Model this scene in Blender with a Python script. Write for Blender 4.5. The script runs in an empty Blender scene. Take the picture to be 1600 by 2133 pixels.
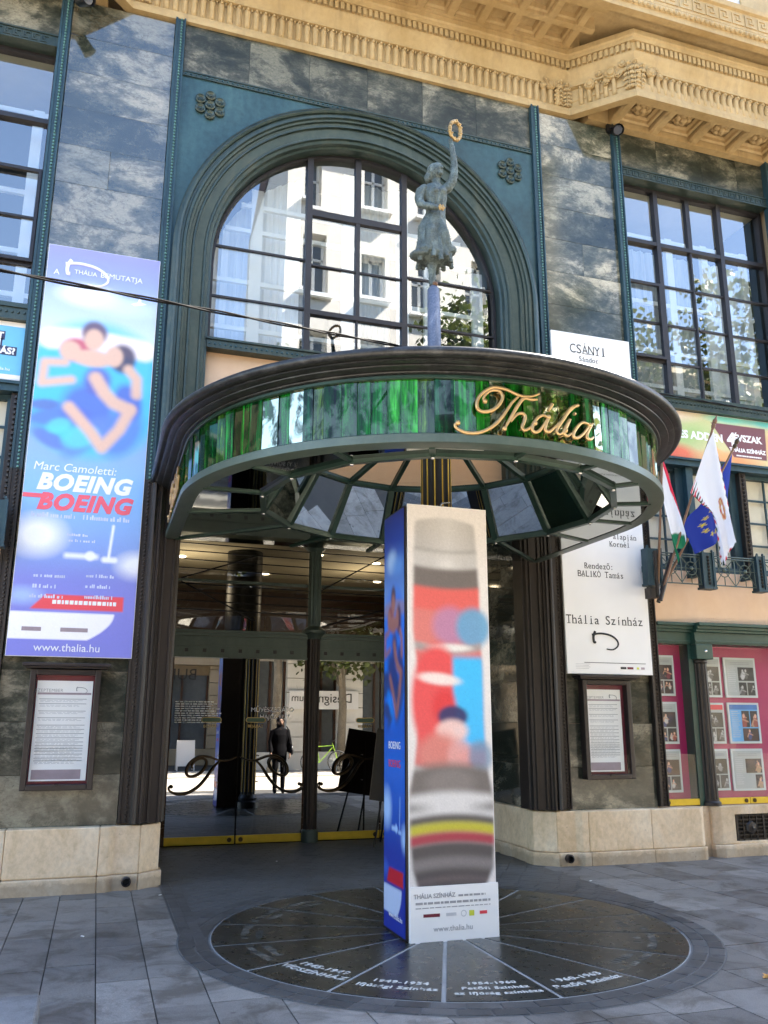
import bpy, bmesh, math, random
import numpy as np
from mathutils import Vector, Matrix

R = math.radians
PI = math.pi
rnd = random.Random(11)
nrs = np.random.RandomState(5)
SC = bpy.context.scene
COL = SC.collection

# ------------------------------------------------------------------ camera
cam_d = bpy.data.cameras.new('camera')
cam = bpy.data.objects.new('camera', cam_d)
COL.objects.link(cam)
SC.camera = cam
yaw, pitch, roll = R(18.09), R(13.98), R(0.12)
fw = Vector((math.sin(yaw) * math.cos(pitch), math.cos(yaw) * math.cos(pitch), math.sin(pitch)))
rt = Vector((math.cos(yaw), -math.sin(yaw), 0))
up = rt.cross(fw)
r2 = rt * math.cos(roll) + up * math.sin(roll)
u2 = up * math.cos(roll) - rt * math.sin(roll)
cam.matrix_world = Matrix(((r2.x, u2.x, -fw.x, 0), (r2.y, u2.y, -fw.y, 0), (r2.z, u2.z, -fw.z, 1.55), (0, 0, 0, 1)))
cam_d.sensor_fit = 'VERTICAL'
cam_d.sensor_height = 36
cam_d.lens = 36 * 1774 / 2133
cam_d.clip_start = 0.05
cam_d.clip_end = 500

# ------------------------------------------------------------------ light
SUN_EL, SUN_AZ = R(46), R(69)          # azimuth from +y (behind the theatre) towards +x
world = bpy.data.worlds.new('World')
SC.world = world
world.use_nodes = True
wn = world.node_tree
bg = wn.nodes['Background']
sky = wn.nodes.new('ShaderNodeTexSky')
sky.sky_type = 'NISHITA'
sky.sun_disc = False
sky.sun_elevation = SUN_EL
sky.sun_rotation = SUN_AZ
sky.air_density = 1.0
sky.dust_density = 0.7
sky.ozone_density = 1.0
wn.links.new(sky.outputs[0], bg.inputs[0])
bg.inputs[1].default_value = 0.085
sun_d = bpy.data.lights.new('sun', 'SUN')
sun_d.energy = 5.0
sun_d.angle = R(0.5)
sun_d.color = (1.0, 0.92, 0.80)
sun = bpy.data.objects.new('sun', sun_d)
COL.objects.link(sun)
sd = Vector((math.cos(SUN_EL) * math.sin(SUN_AZ), math.cos(SUN_EL) * math.cos(SUN_AZ), math.sin(SUN_EL)))
sun.rotation_euler = sd.to_track_quat('Z', 'Y').to_euler()
sun.location = sd * 60
SC.view_settings.view_transform = 'Standard'
SC.view_settings.look = 'None'
SC.view_settings.gamma = 1
SC.view_settings.use_curve_mapping = False
SC.view_settings.exposure = 3.45
SC.render.engine = 'CYCLES'
SC.cycles.max_bounces = 10
SC.cycles.diffuse_bounces = 4
SC.cycles.glossy_bounces = 5
SC.cycles.transmission_bounces = 6
SC.cycles.transparent_max_bounces = 12
SC.cycles.caustics_reflective = False
SC.cycles.caustics_refractive = False


# ------------------------------------------------------------------ materials
def lin(c):
    return tuple(((v / 255) / 12.92 if v / 255 <= 0.04045 else ((v / 255 + 0.055) / 1.055) ** 2.4) for v in c)


class NT:
    def __init__(self, name):
        self.m = bpy.data.materials.new(name)
        self.m.use_nodes = True
        self.t = self.m.node_tree
        self.n = self.t.nodes
        self.p = self.n['Principled BSDF']
        self.out = self.n['Material Output']

    def node(self, typ, **kw):
        n = self.n.new(typ)
        for k, v in kw.items():
            if k in n.inputs.keys():
                n.inputs[k].default_value = v
            else:
                setattr(n, k, v)
        return n

    def link(self, a, b):
        self.t.links.new(a, b)

    def set(self, **kw):
        for k, v in kw.items():
            k = k.replace('_', ' ')
            self.p.inputs[k].default_value = v

    def pos(self, scale=(1, 1, 1), random=False, obj=False):
        if obj:
            src = self.node('ShaderNodeTexCoord').outputs['Object']
        else:
            src = self.node('ShaderNodeNewGeometry').outputs['Position']
        if random:
            oi = self.node('ShaderNodeObjectInfo')
            mul = self.node('ShaderNodeVectorMath', operation='SCALE')
            mul.inputs[0].default_value = (57, 23, 91)
            self.link(oi.outputs['Random'], mul.inputs['Scale'])
            add = self.node('ShaderNodeVectorMath', operation='ADD')
            self.link(src, add.inputs[0])
            self.link(mul.outputs[0], add.inputs[1])
            src = add.outputs[0]
        mp = self.node('ShaderNodeMapping')
        mp.inputs['Scale'].default_value = scale
        self.link(src, mp.inputs[0])
        return mp.outputs[0]

    def noise(self, vec, scale, detail=5, rough=0.55, dist=0):
        n = self.node('ShaderNodeTexNoise')
        n.inputs['Scale'].default_value = scale
        n.inputs['Detail'].default_value = detail
        n.inputs['Roughness'].default_value = rough
        n.inputs['Distortion'].default_value = dist
        self.link(vec, n.inputs['Vector'])
        return n.outputs['Fac']

    def ramp(self, fac, stops):
        r = self.node('ShaderNodeValToRGB')
        e = r.color_ramp.elements
        while len(e) < len(stops):
            e.new(0.5)
        for el, (p, c) in zip(e, stops):
            el.position = p
            el.color = (c[0], c[1], c[2], 1)
        self.link(fac, r.inputs[0])
        return r.outputs[0]

    def mix(self, fac, a, b, blend='MIX'):
        m = self.node('ShaderNodeMix', data_type='RGBA', blend_type=blend)
        for idx, v in ((6, a), (7, b)):
            if isinstance(v, tuple):
                m.inputs[idx].default_value = (v[0], v[1], v[2], 1)
            else:
                self.link(v, m.inputs[idx])
        if isinstance(fac, (int, float)):
            m.inputs[0].default_value = fac
        else:
            self.link(fac, m.inputs[0])
        return m.outputs[2]

    def bump(self, fac, strength=0.2, dist=0.01):
        b = self.node('ShaderNodeBump')
        b.inputs['Strength'].default_value = strength
        b.inputs['Distance'].default_value = dist
        self.link(fac, b.inputs['Height'])
        self.link(b.outputs[0], self.p.inputs['Normal'])

    def base(self, c):
        if isinstance(c, tuple):
            self.p.inputs['Base Color'].default_value = (c[0], c[1], c[2], 1)
        else:
            self.link(c, self.p.inputs['Base Color'])

    def rough(self, fac, lo, hi):
        r = self.node('ShaderNodeMapRange')
        r.inputs['To Min'].default_value = lo
        r.inputs['To Max'].default_value = hi
        self.link(fac, r.inputs['Value'])
        self.link(r.outputs[0], self.p.inputs['Roughness'])


def simple(name, c, rough=0.5, metal=0.0, var=0.15, scale=6.0, bump=0.0, spec=0.5, random=False, stretch=(1, 1, 1)):
    t = NT(name)
    v = t.pos(stretch, random)
    f = t.noise(v, scale, 6, 0.6)
    lo = tuple(x * (1 - var) for x in c)
    hi = tuple(min(1, x * (1 + var)) for x in c)
    t.base(t.ramp(f, [(0.3, lo), (0.7, hi)]))
    t.set(Metallic=metal)
    t.p.inputs['Specular IOR Level'].default_value = spec
    t.rough(f, max(0.02, rough - 0.08), min(1, rough + 0.08))
    if bump:
        t.bump(t.noise(v, scale * 5, 4), bump, 0.01)
    return t.m


def weathered(name, c1, c2, c3, rough, metal, scale=2.5, bump=0.15, streak=(1, 1, 0.35)):
    """three tones mixed in blotches and faint runs, as on old bronze or painted plaster"""
    t = NT(name)
    v = t.pos(streak)
    w = t.pos()
    a = t.noise(v, scale, 8, 0.65, 0.6)
    b = t.noise(w, scale * 7, 6, 0.6)
    col = t.ramp(a, [(0.32, c1), (0.52, c2), (0.72, c3)])
    col = t.mix(0.35, col, t.ramp(b, [(0.3, c1), (0.7, c3)]))
    t.base(col)
    t.set(Metallic=metal)
    t.rough(b, rough - 0.1, rough + 0.1)
    t.bump(b, bump, 0.006)
    return t.m


M = {}


def marble(name, rlo, rhi, spec, tone=1.0):
    t = NT(name)
    v = t.pos((1, 1, 1.7), True)
    n1 = t.noise(v, 0.95, 12, 0.7, 0.35)
    n2 = t.noise(v, 3.4, 12, 0.76, 0.4)
    n3 = t.noise(v, 26, 6, 0.75, 0.2)
    vein = t.noise(v, 1.9, 6, 0.6, 2.6)
    big = t.ramp(n1, [(0.36, (0.010, 0.014, 0.010)), (0.46, (0.030, 0.036, 0.028)), (0.525, (0.10, 0.098, 0.078)), (0.585, (0.34, 0.31, 0.245))])
    fine = t.ramp(n2, [(0.38, (0.010, 0.013, 0.010)), (0.51, (0.042, 0.046, 0.038)), (0.63, (0.22, 0.205, 0.16))])
    c = t.mix(0.36, big, fine)
    c = t.mix(t.ramp(vein, [(0.485, (0, 0, 0)), (0.5, (0.6, 0.6, 0.6)), (0.515, (0, 0, 0))]), c, (0.02, 0.025, 0.02))
    c = t.mix(0.4, c, t.ramp(n3, [(0.35, (0.3, 0.3, 0.3)), (0.65, (1.25, 1.25, 1.2))]), 'MULTIPLY')
    oi = t.node('ShaderNodeObjectInfo')
    c = t.mix(1.0, c, (tone, tone, tone), 'MULTIPLY')
    c = t.mix(1.0, c, t.ramp(oi.outputs['Random'], [(0.0, (0.6, 0.64, 0.6)), (0.5, (1.0, 1.0, 0.95)), (1.0, (1.25, 1.2, 1.08))]), 'MULTIPLY')
    t.base(c)
    t.rough(n3, rlo, rhi)
    t.p.inputs['Specular IOR Level'].default_value = 0.5
    t.p.inputs['IOR'].default_value = spec
    return t.m


M['marble'] = marble('polished_green_marble', 0.03, 0.10, 1.95)
M['marble_worn'] = marble('worn_green_marble', 0.10, 0.22, 1.45, 1.0)
M['marble_cloudy'] = marble('cloudy_green_marble', 0.05, 0.14, 1.5, 1.55)
M['marble_honed'] = marble('honed_green_marble', 0.3, 0.42, 1.4)
M['patina'] = weathered('patinated_bronze', (0.012, 0.030, 0.038), (0.024, 0.066, 0.078), (0.06, 0.125, 0.125), 0.42, 0.3, 1.8)
M['patina_grey'] = weathered('grey_green_bronze', (0.014, 0.030, 0.029), (0.030, 0.054, 0.050), (0.075, 0.082, 0.06), 0.36, 0.35)
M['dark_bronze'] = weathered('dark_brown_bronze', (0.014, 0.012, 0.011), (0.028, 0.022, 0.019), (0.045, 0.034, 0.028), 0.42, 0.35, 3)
M['verdigris_line'] = simple('verdigris_edge', (0.1, 0.22, 0.2), 0.55, 0.2, 0.35, 18)
M['blue_bronze'] = weathered('blue_green_bronze', (0.012, 0.03, 0.045), (0.02, 0.055, 0.075), (0.035, 0.08, 0.09), 0.48, 0.25)
def ochre():
    t = NT('ochre_painted_plaster')
    v = t.pos((1, 1, 0.5))
    w = t.pos()
    a = t.noise(v, 1.5, 8, 0.65, 0.6)
    b = t.noise(w, 14, 6, 0.65)
    run = t.noise(t.pos((9, 9, 0.5)), 1.0, 6, 0.65, 0.3)
    c = t.ramp(a, [(0.32, (0.37, 0.25, 0.105)), (0.52, (0.44, 0.312, 0.15)), (0.72, (0.49, 0.362, 0.19))])
    c = t.mix(0.3, c, t.ramp(b, [(0.3, (0.62, 0.56, 0.5)), (0.62, (1.06, 1.06, 1.06))]), 'MULTIPLY')
    c = t.mix(t.ramp(run, [(0.52, (0, 0, 0)), (0.72, (0.5, 0.5, 0.5))]), c, (0.25, 0.17, 0.085))
    t.base(c)
    t.rough(b, 0.6, 0.8)
    t.bump(b, 0.22, 0.006)
    return t.m


M['ochre'] = ochre()
def limestone():
    t = NT('pale_limestone')
    v = t.pos((1, 1, 0.8), True)
    w = t.pos()
    oi = t.node('ShaderNodeObjectInfo')
    a = t.noise(v, 2.4, 9, 0.68, 0.8)
    b = t.noise(v, 22, 6, 0.7)
    c = t.ramp(a, [(0.32, (0.66, 0.48, 0.28)), (0.5, (0.80, 0.61, 0.40)), (0.7, (0.86, 0.71, 0.52))])
    c = t.mix(0.3, c, t.ramp(b, [(0.32, (0.45, 0.38, 0.3)), (0.6, (1.1, 1.08, 1.05))]), 'MULTIPLY')
    c = t.mix(0.5, c, t.ramp(oi.outputs['Random'], [(0, (0.78, 0.76, 0.74)), (1, (1.12, 1.12, 1.12))]), 'MULTIPLY')
    # splash dirt: ragged, only along the foot of the stones
    sep = t.node('ShaderNodeSeparateXYZ')
    t.link(w, sep.inputs[0])
    dn_ = t.noise(w, 5, 8, 0.75, 0.8)
    ad = t.node('ShaderNodeMath', operation='MULTIPLY_ADD')
    ad.inputs[1].default_value = -0.17
    t.link(dn_, ad.inputs[0])
    t.link(sep.outputs[2], ad.inputs[2])
    m = t.ramp(ad.outputs[0], [(0.0, (0.5, 0.5, 0.5)), (0.02, (0.25, 0.25, 0.25)), (0.10, (0, 0, 0))])
    c = t.mix(m, c, (0.15, 0.115, 0.08))
    spots = t.noise(w, 13, 3, 0.5, 0.3)
    c = t.mix(t.ramp(spots, [(0.70, (0, 0, 0)), (0.76, (0.5, 0.5, 0.5))]), c, (0.2, 0.15, 0.1))
    t.base(c)
    t.rough(b, 0.5, 0.75)
    t.bump(b, 0.3, 0.006)
    return t.m


M['limestone'] = limestone()
M['peach'] = weathered('peach_plaster', (0.70, 0.47, 0.30), (0.76, 0.53, 0.35), (0.80, 0.58, 0.40), 0.75, 0, 1.4, 0.1)
M['green_paint'] = weathered('dark_green_paint', (0.012, 0.045, 0.036), (0.018, 0.06, 0.048), (0.03, 0.08, 0.062), 0.38, 0.0, 3, 0.05)
M['canopy_green'] = weathered('canopy_green_metal', (0.010, 0.028, 0.020), (0.016, 0.042, 0.03), (0.03, 0.06, 0.045), 0.35, 0.2, 3, 0.05)
M['canopy_rail'] = weathered('canopy_rail_metal', (0.05, 0.075, 0.062), (0.07, 0.10, 0.083), (0.09, 0.12, 0.10), 0.4, 0.2, 4, 0.05)
M['rim'] = weathered('weathered_lead_rim', (0.006, 0.0068, 0.0078), (0.014, 0.0155, 0.017), (0.075, 0.078, 0.082), 0.42, 0.3, 5, 0.25, (1, 1, 1))
M['iron'] = simple('dark_window_iron', (0.022, 0.019, 0.021), 0.45, 0.2, 0.25, 8)
M['black'] = simple('black_metal', (0.008, 0.008, 0.009), 0.4, 0.1, 0.2, 10)
M['case_frame'] = simple('dark_brown_case_frame', (0.024, 0.018, 0.018), 0.32, 0.2, 0.25, 9)
M['brass'] = simple('polished_brass_plate', (0.62, 0.43, 0.03), 0.38, 0.35, 0.12, 7)
M['gold'] = simple('gilded_metal', (0.42, 0.28, 0.12), 0.4, 0.7, 0.55, 24, 0.3)
M['gold_letter'] = simple('gold_bronze_letter', (0.50, 0.33, 0.15), 0.32, 0.65, 0.15, 14)
M['handle_bronze'] = simple('bronze_handle', (0.055, 0.035, 0.016), 0.3, 0.7, 0.25, 12)
M['statue'] = weathered('verdigris_statue_bronze', (0.018, 0.025, 0.025), (0.065, 0.09, 0.088), (0.24, 0.29, 0.27), 0.6, 0.2, 11, 0.5, (1, 1, 0.6))
M['pole_blue'] = weathered('blue_grey_pole_paint', (0.05, 0.07, 0.13), (0.09, 0.12, 0.2), (0.3, 0.33, 0.4), 0.5, 0.1, 9, 0.2, (1, 1, 0.3))
M['white_paint'] = simple('white_window_paint', (0.8, 0.8, 0.78), 0.5, 0, 0.04, 5)
M['curtain'] = simple('white_net_curtain', (0.78, 0.8, 0.82), 0.9, 0, 0.08, 9, stretch=(4, 4, 0.3))
M['grey_curtain'] = simple('grey_blind', (0.34, 0.36, 0.36), 0.9, 0, 0.12, 5, stretch=(4, 4, 0.3))
M['cream_blind'] = simple('cream_blind', (0.66, 0.62, 0.5), 0.8, 0, 0.06, 4)
M['dark_room'] = simple('dark_interior', (0.03, 0.03, 0.032), 0.9)
M['brown_wood'] = simple('lobby_brown_panel', (0.055, 0.022, 0.010), 0.4, 0, 0.35, 3, stretch=(1, 1, 4))
M['lobby_ceiling'] = simple('lobby_beige_ceiling', (0.6, 0.54, 0.40), 0.8, 0, 0.08, 2)
M['lobby_floor'] = simple('lobby_floor', (0.05, 0.04, 0.03), 0.25)
M['white_board'] = simple('white_poster_paper', (0.84, 0.83, 0.81), 0.45, 0, 0.02, 3)
M['ink'] = simple('black_print', (0.012, 0.012, 0.012), 0.6)
M['grey_ink'] = simple('grey_print', (0.32, 0.32, 0.33), 0.6)
M['light_ink'] = simple('light_grey_print', (0.55, 0.55, 0.56), 0.6)
M['white_print'] = simple('white_print', (0.85, 0.86, 0.88), 0.5, 0, 0.02)
M['red_print'] = simple('red_print', (0.72, 0.05, 0.07), 0.5, 0, 0.05)
M['maroon'] = simple('maroon_print', (0.16, 0.014, 0.03), 0.45)
M['mauve'] = simple('mauve_print', (0.33, 0.26, 0.29), 0.5)
M['lime'] = simple('lime_print', (0.55, 0.6, 0.05), 0.5)
M['sky_blue'] = simple('sky_blue_print', (0.16, 0.5, 0.8), 0.45, 0, 0.04)
M['magenta'] = simple('magenta_backboard', (0.40, 0.016, 0.11), 0.4, 0, 0.08, 2)
M['card'] = simple('pale_grey_card', (0.56, 0.60, 0.60), 0.4, 0, 0.03, 3)
M['card_inner'] = simple('grey_card_print', (0.40, 0.43, 0.42), 0.4, 0, 0.05, 3)
M['card_blue'] = simple('blue_card_print', (0.13, 0.40, 0.72), 0.4, 0, 0.05, 3)
M['card_title'] = simple('dark_blue_title', (0.04, 0.16, 0.42), 0.4)
M['rope'] = simple('black_rubber_cable', (0.006, 0.006, 0.007), 0.75, spec=0.08)
M['wood_pole'] = simple('varnished_wood_pole', (0.16, 0.075, 0.03), 0.4, 0, 0.25, 12, stretch=(1, 1, 0.3))
M['stone_white'] = weathered('white_painted_ornament', (0.5, 0.5, 0.5), (0.62, 0.62, 0.62), (0.7, 0.7, 0.7), 0.7, 0, 3)
M['chrome'] = simple('bright_bolt', (0.6, 0.6, 0.58), 0.25, 0.9)
M['lamp_glass'] = simple('spotlight_lens', (0.1, 0.1, 0.11), 0.1, 0.4)
M['tarnish_gold_flute'] = simple('gold_flute_stripe', (0.55, 0.38, 0.06), 0.35, 0.5, 0.15, 9)


def photo_print():
    """many small stage photographs: dark ground with skin and costume coloured blots, different on each object"""
    t = NT('stage_photo_print')
    v = t.pos((1, 1, 1), True)
    n = t.noise(v, 11, 4, 0.6, 1.5)
    n2 = t.noise(v, 17, 3, 0.5, 0.5)
    c = t.ramp(n, [(0.42, (0.012, 0.012, 0.016)), (0.52, (0.05, 0.035, 0.045)), (0.58, (0.25, 0.13, 0.1)), (0.66, (0.5, 0.38, 0.33))])
    oi = t.node('ShaderNodeObjectInfo')
    tint = t.ramp(oi.outputs['Random'], [(0.0, (1, 1, 1)), (0.35, (0.55, 0.5, 1.0)), (0.6, (1.0, 0.7, 0.6)), (1.0, (0.9, 0.9, 0.9))])
    c = t.mix(0.7, c, tint, 'MULTIPLY')
    c = t.mix(0.25, c, t.ramp(n2, [(0.4, (0, 0, 0)), (0.65, (0.5, 0.45, 0.45))]), 'SCREEN')
    t.base(c)
    t.set(Roughness=0.3)
    return t.m


M['photo'] = photo_print()


def paving(name, c, joints=0.18, rough=0.55, speck=0.35, spec=0.4, dirt=0.5):
    t = NT(name)
    v = t.pos((1, 1, 1), True)
    w = t.pos()
    oi = t.node('ShaderNodeObjectInfo')
    n = t.noise(w, 0.8, 6, 0.6, 0.4)
    g = t.noise(v, 160, 3, 0.7)
    s = t.noise(v, 14, 6, 0.7)
    st = t.noise(w, 2.6, 9, 0.7, 1.0)
    lo = tuple(x * (1 - joints) for x in c)
    hi = tuple(x * (1 + joints) for x in c)
    col = t.ramp(oi.outputs['Random'], [(0, lo), (1, hi)])
    col = t.mix(0.6, col, t.ramp(n, [(0.3, (0.72, 0.72, 0.73)), (0.7, (1.22, 1.2, 1.16))]), 'MULTIPLY')
    col = t.mix(speck, col, t.ramp(g, [(0.35, (0.3, 0.3, 0.31)), (0.65, (1.7, 1.7, 1.7))]), 'MULTIPLY')
    col = t.mix(0.35, col, t.ramp(s, [(0.35, (0.6, 0.6, 0.6)), (0.6, (1.1, 1.1, 1.1))]), 'MULTIPLY')
    col = t.mix(dirt, col, t.ramp(st, [(0.38, (0.45, 0.42, 0.38)), (0.52, (1.0, 1.0, 1.0)), (0.7, (1.15, 1.13, 1.1))]), 'MULTIPLY')
    vo = t.node('ShaderNodeTexVoronoi')
    vo.inputs['Scale'].default_value = 3.1
    vo.inputs['Randomness'].default_value = 1.0
    t.link(w, vo.inputs['Vector'])
    gum = t.ramp(vo.outputs['Distance'], [(0.0, (1, 1, 1)), (0.055, (1, 1, 1)), (0.075, (0, 0, 0))])
    col = t.mix(t.mix(0.75, (0, 0, 0), gum), col, tuple(x * 0.42 for x in c))
    t.base(col)
    t.p.inputs['Specular IOR Level'].default_value = spec
    t.rough(s, rough - 0.12, rough + 0.1)
    t.bump(g, 0.12, 0.002)
    return t.m


M['slab'] = paving('grey_granite_slab', (0.215, 0.206, 0.194), 0.3, dirt=0.8)
M['brick'] = paving('dark_basalt_brick', (0.082, 0.084, 0.086), 0.25, 0.5)
M['roundel'] = paving('worn_black_granite', (0.026, 0.028, 0.026), 0.3, 0.3, 0.5, 0.75, 0.9)
M['joint'] = simple('dark_joint_sand', (0.045, 0.043, 0.04), 0.9)
M['joint_pale'] = simple('pale_joint', (0.30, 0.305, 0.30), 0.8)
M['joint_mid'] = simple('grey_joint', (0.13, 0.13, 0.128), 0.85)
M['asphalt'] = paving('pale_street_paving', (0.44, 0.40, 0.34), 0.02, 0.85)
M['far_paving'] = paving('far_pale_paving', (0.42, 0.385, 0.33), 0.1, 0.8)
M['concrete'] = paving('pale_concrete', (0.21, 0.212, 0.215), 0.1, 0.7)


def glass(name, tint=(0.9, 0.94, 0.93), refl=0.3, ior=1.6, rough=0.0):
    t = NT(name)
    tr = t.node('ShaderNodeBsdfTransparent')
    tr.inputs[0].default_value = (*tint, 1)
    gl = t.node('ShaderNodeBsdfGlossy')
    gl.inputs['Roughness'].default_value = rough
    gl.inputs['Color'].default_value = (0.97, 0.98, 1, 1)
    lw = t.node('ShaderNodeLayerWeight')
    lw.inputs['Blend'].default_value = 0.5
    f0 = ((ior - 1) / (ior + 1)) ** 2
    pw = t.node('ShaderNodeMath', operation='POWER')
    pw.inputs[1].default_value = 5.0
    t.link(lw.outputs['Facing'], pw.inputs[0])
    base_ = min(1.0, f0 + refl)
    ad = t.node('ShaderNodeMath', operation='MULTIPLY_ADD', use_clamp=True)
    ad.inputs[1].default_value = 1 - base_
    ad.inputs[2].default_value = base_
    t.link(pw.outputs[0], ad.inputs[0])
    mx = t.node('ShaderNodeMixShader')
    t.link(ad.outputs[0], mx.inputs[0])
    t.link(tr.outputs[0], mx.inputs[1])
    t.link(gl.outputs[0], mx.inputs[2])
    t.link(mx.outputs[0], t.out.inputs[0])
    return t.m


M['glass'] = glass('window_glass', (0.8, 0.85, 0.87), 0.17)
M['door_glass'] = glass('door_glass', (0.10, 0.095, 0.085), 0.36)
M['transom_glass'] = glass('transom_glass', (0.78, 0.74, 0.66), 0.10)
M['case_glass'] = glass('display_case_glass', (0.96, 0.97, 0.97), 0.0, 1.32)
M['roof_glass'] = glass('tinted_roof_glass', (0.60, 0.46, 0.32), 0.05, 1.4)


def mirror(name, c, rough):
    t = NT(name)
    v = t.pos()
    f = t.noise(v, 3, 4)
    t.base(t.ramp(f, [(0.3, tuple(x * 0.93 for x in c)), (0.7, c)]))
    t.set(Metallic=1.0)
    t.rough(f, rough, rough + 0.02)
    return t.m


M['mirror'] = mirror('mirror_panel', (0.82, 0.86, 0.86), 0.005)
M['soffit_mirror'] = mirror('grey_soffit_mirror', (0.30, 0.33, 0.32), 0.02)


def stained(name, lo, hi):
    """mirrored art glass: vertical streaks of green, different in every pane"""
    t = NT(name)
    v = t.pos((7, 7, 0.55), True)
    n = t.noise(v, 1.5, 7, 0.7, 0.5)
    v2 = t.pos((30, 30, 0.9), True)
    n2 = t.noise(v2, 1.0, 5, 0.65, 0.3)
    oi = t.node('ShaderNodeObjectInfo')
    hue = t.ramp(oi.outputs['Random'], [(0.0, (0.003, 0.06, 0.009)), (0.2, (0.006, 0.19, 0.014)), (0.4, (0.003, 0.045, 0.036)), (0.58, (0.018, 0.28, 0.022)), (0.78, (0.004, 0.10, 0.009)), (0.92, (0.10, 0.23, 0.035)), (1.0, (0.008, 0.08, 0.075))])
    c = t.mix(1.0, hue, t.ramp(n, [(0.40, (0.02, 0.03, 0.03)), (0.50, (0.3, 0.35, 0.3)), (0.56, (0.9, 0.8, 0.8)), (0.64, (2.4, 1.7, 1.9))]), 'MULTIPLY')
    c = t.mix(0.7, c, t.ramp(n2, [(0.40, (0.1, 0.14, 0.14)), (0.52, (0.8, 0.8, 0.8)), (0.62, (2.1, 1.8, 1.8))]), 'MULTIPLY')
    t.base(c)
    t.set(Roughness=0.08)
    t.p.inputs['Specular IOR Level'].default_value = 0.2
    gl = t.node('ShaderNodeBsdfGlossy')
    gl.inputs['Roughness'].default_value = 0.02
    gl.inputs['Color'].default_value = (0.95, 0.92, 0.66, 1)
    v3 = t.pos((3, 3, 2.2), True)
    n3 = t.noise(v3, 2.2, 5, 0.6, 0.6)
    rn = t.ramp(n3, [(0.44, (lo,) * 3), (0.54, (hi,) * 3)])
    mx = t.node('ShaderNodeMixShader')
    t.link(rn, mx.inputs[0])
    t.link(t.p.outputs[0], mx.inputs[1])
    t.link(gl.outputs[0], mx.inputs[2])
    t.link(mx.outputs[0], t.out.inputs[0])
    return t.m


M['stained'] = stained('green_streaked_glass', 0.0, 0.05)
M['stained_mirror'] = stained('green_streaked_mirror_glass', 0.05, 0.55)


def printed(name, rough=0.4):
    """flat print: the picture is a colour attribute of the sheet"""
    t = NT(name)
    a = t.node('ShaderNodeAttribute', attribute_name='Col')
    f = t.noise(t.pos(), 240, 2)
    c = t.mix(0.06, a.outputs['Color'], t.ramp(f, [(0.3, (0.5, 0.5, 0.5)), (0.7, (1.3, 1.3, 1.3))]), 'MULTIPLY')
    t.base(c)
    t.set(Roughness=rough)
    return t.m


M['print'] = printed('printed_sheet')


def cloth_print():
    t = NT('printed_flag_cloth')
    a = t.node('ShaderNodeAttribute', attribute_name='Col')
    w = t.noise(t.pos(), 500, 2)
    c = t.mix(0.1, a.outputs['Color'], t.ramp(w, [(0.3, (0.6, 0.6, 0.6)), (0.7, (1.2, 1.2, 1.2))]), 'MULTIPLY')
    t.base(c)
    t.set(Roughness=0.85)
    tl = t.node('ShaderNodeBsdfTranslucent')
    t.link(c, tl.inputs[0])
    mx = t.node('ShaderNodeMixShader')
    mx.inputs[0].default_value = 0.35
    t.link(t.p.outputs[0], mx.inputs[1])
    t.link(tl.outputs[0], mx.inputs[2])
    t.link(mx.outputs[0], t.out.inputs[0])
    return t.m


M['flag'] = cloth_print()


def emit(name, c, s):
    t = NT(name)
    t.base(c)
    t.p.inputs['Emission Color'].default_value = (*c, 1)
    t.p.inputs['Emission Strength'].default_value = s
    return t.m


M['bulb'] = emit('lit_downlight', (1, 0.85, 0.6), 2.5)


def leafmat():
    t = NT('plane_tree_leaf')
    f = t.noise(t.pos(), 2.5, 4)
    c = t.ramp(f, [(0.3, (0.035, 0.06, 0.012)), (0.7, (0.11, 0.13, 0.03))])
    t.base(c)
    t.set(Roughness=0.5)
    tl = t.node('ShaderNodeBsdfTranslucent')
    t.link(c, tl.inputs[0])
    mx = t.node('ShaderNodeMixShader')
    mx.inputs[0].default_value = 0.4
    t.link(t.p.outputs[0], mx.inputs[1])
    t.link(tl.outputs[0], mx.inputs[2])
    t.link(mx.outputs[0], t.out.inputs[0])
    return t.m


M['leaf'] = leafmat()
M['bark'] = weathered('mottled_bark', (0.08, 0.06, 0.04), (0.16, 0.13, 0.09), (0.3, 0.27, 0.2), 0.8, 0, 5)
M['cream_wall'] = weathered('cream_plaster_wall', (0.60, 0.51, 0.35), (0.66, 0.57, 0.41), (0.7, 0.62, 0.47), 0.8, 0, 1.2, 0.05)
M['white_wall'] = weathered('pale_stucco_wall', (0.7, 0.67, 0.6), (0.74, 0.72, 0.66), (0.78, 0.76, 0.71), 0.8, 0, 1.2, 0.05)
M['tan_wall'] = weathered('tan_plaster_wall', (0.34, 0.26, 0.16), (0.4, 0.31, 0.2), (0.45, 0.36, 0.24), 0.8, 0, 1.2, 0.05)
M['far_glass'] = simple('far_window_glass', (0.10, 0.115, 0.125), 0.08)
M['roof_tile'] = simple('brown_roof', (0.12, 0.07, 0.05), 0.8)
M['navy'] = simple('dark_coat_cloth', (0.005, 0.005, 0.006), 0.9, spec=0.05)
M['skin'] = simple('skin', (0.22, 0.13, 0.09), 0.6, spec=0.2)
M['neon'] = simple('neon_green_paint', (0.22, 0.38, 0.03), 0.4)
M['tyre'] = simple('rubber', (0.015, 0.015, 0.015), 0.7)


# ------------------------------------------------------------------ mesh helpers
def thing(name, label, cat, loc=(0, 0, 0), group=None):
    o = bpy.data.objects.new(name, None)
    COL.objects.link(o)
    o.empty_display_size = 0.1
    o.location = loc
    tag(o, label, cat, group)
    return o


def tag(o, label=None, cat=None, group=None, kind=None):
    if label:
        o['label'] = label
    if cat:
        o['category'] = cat
    if group:
        o['group'] = group
    if kind:
        o['kind'] = kind
    return o


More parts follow.
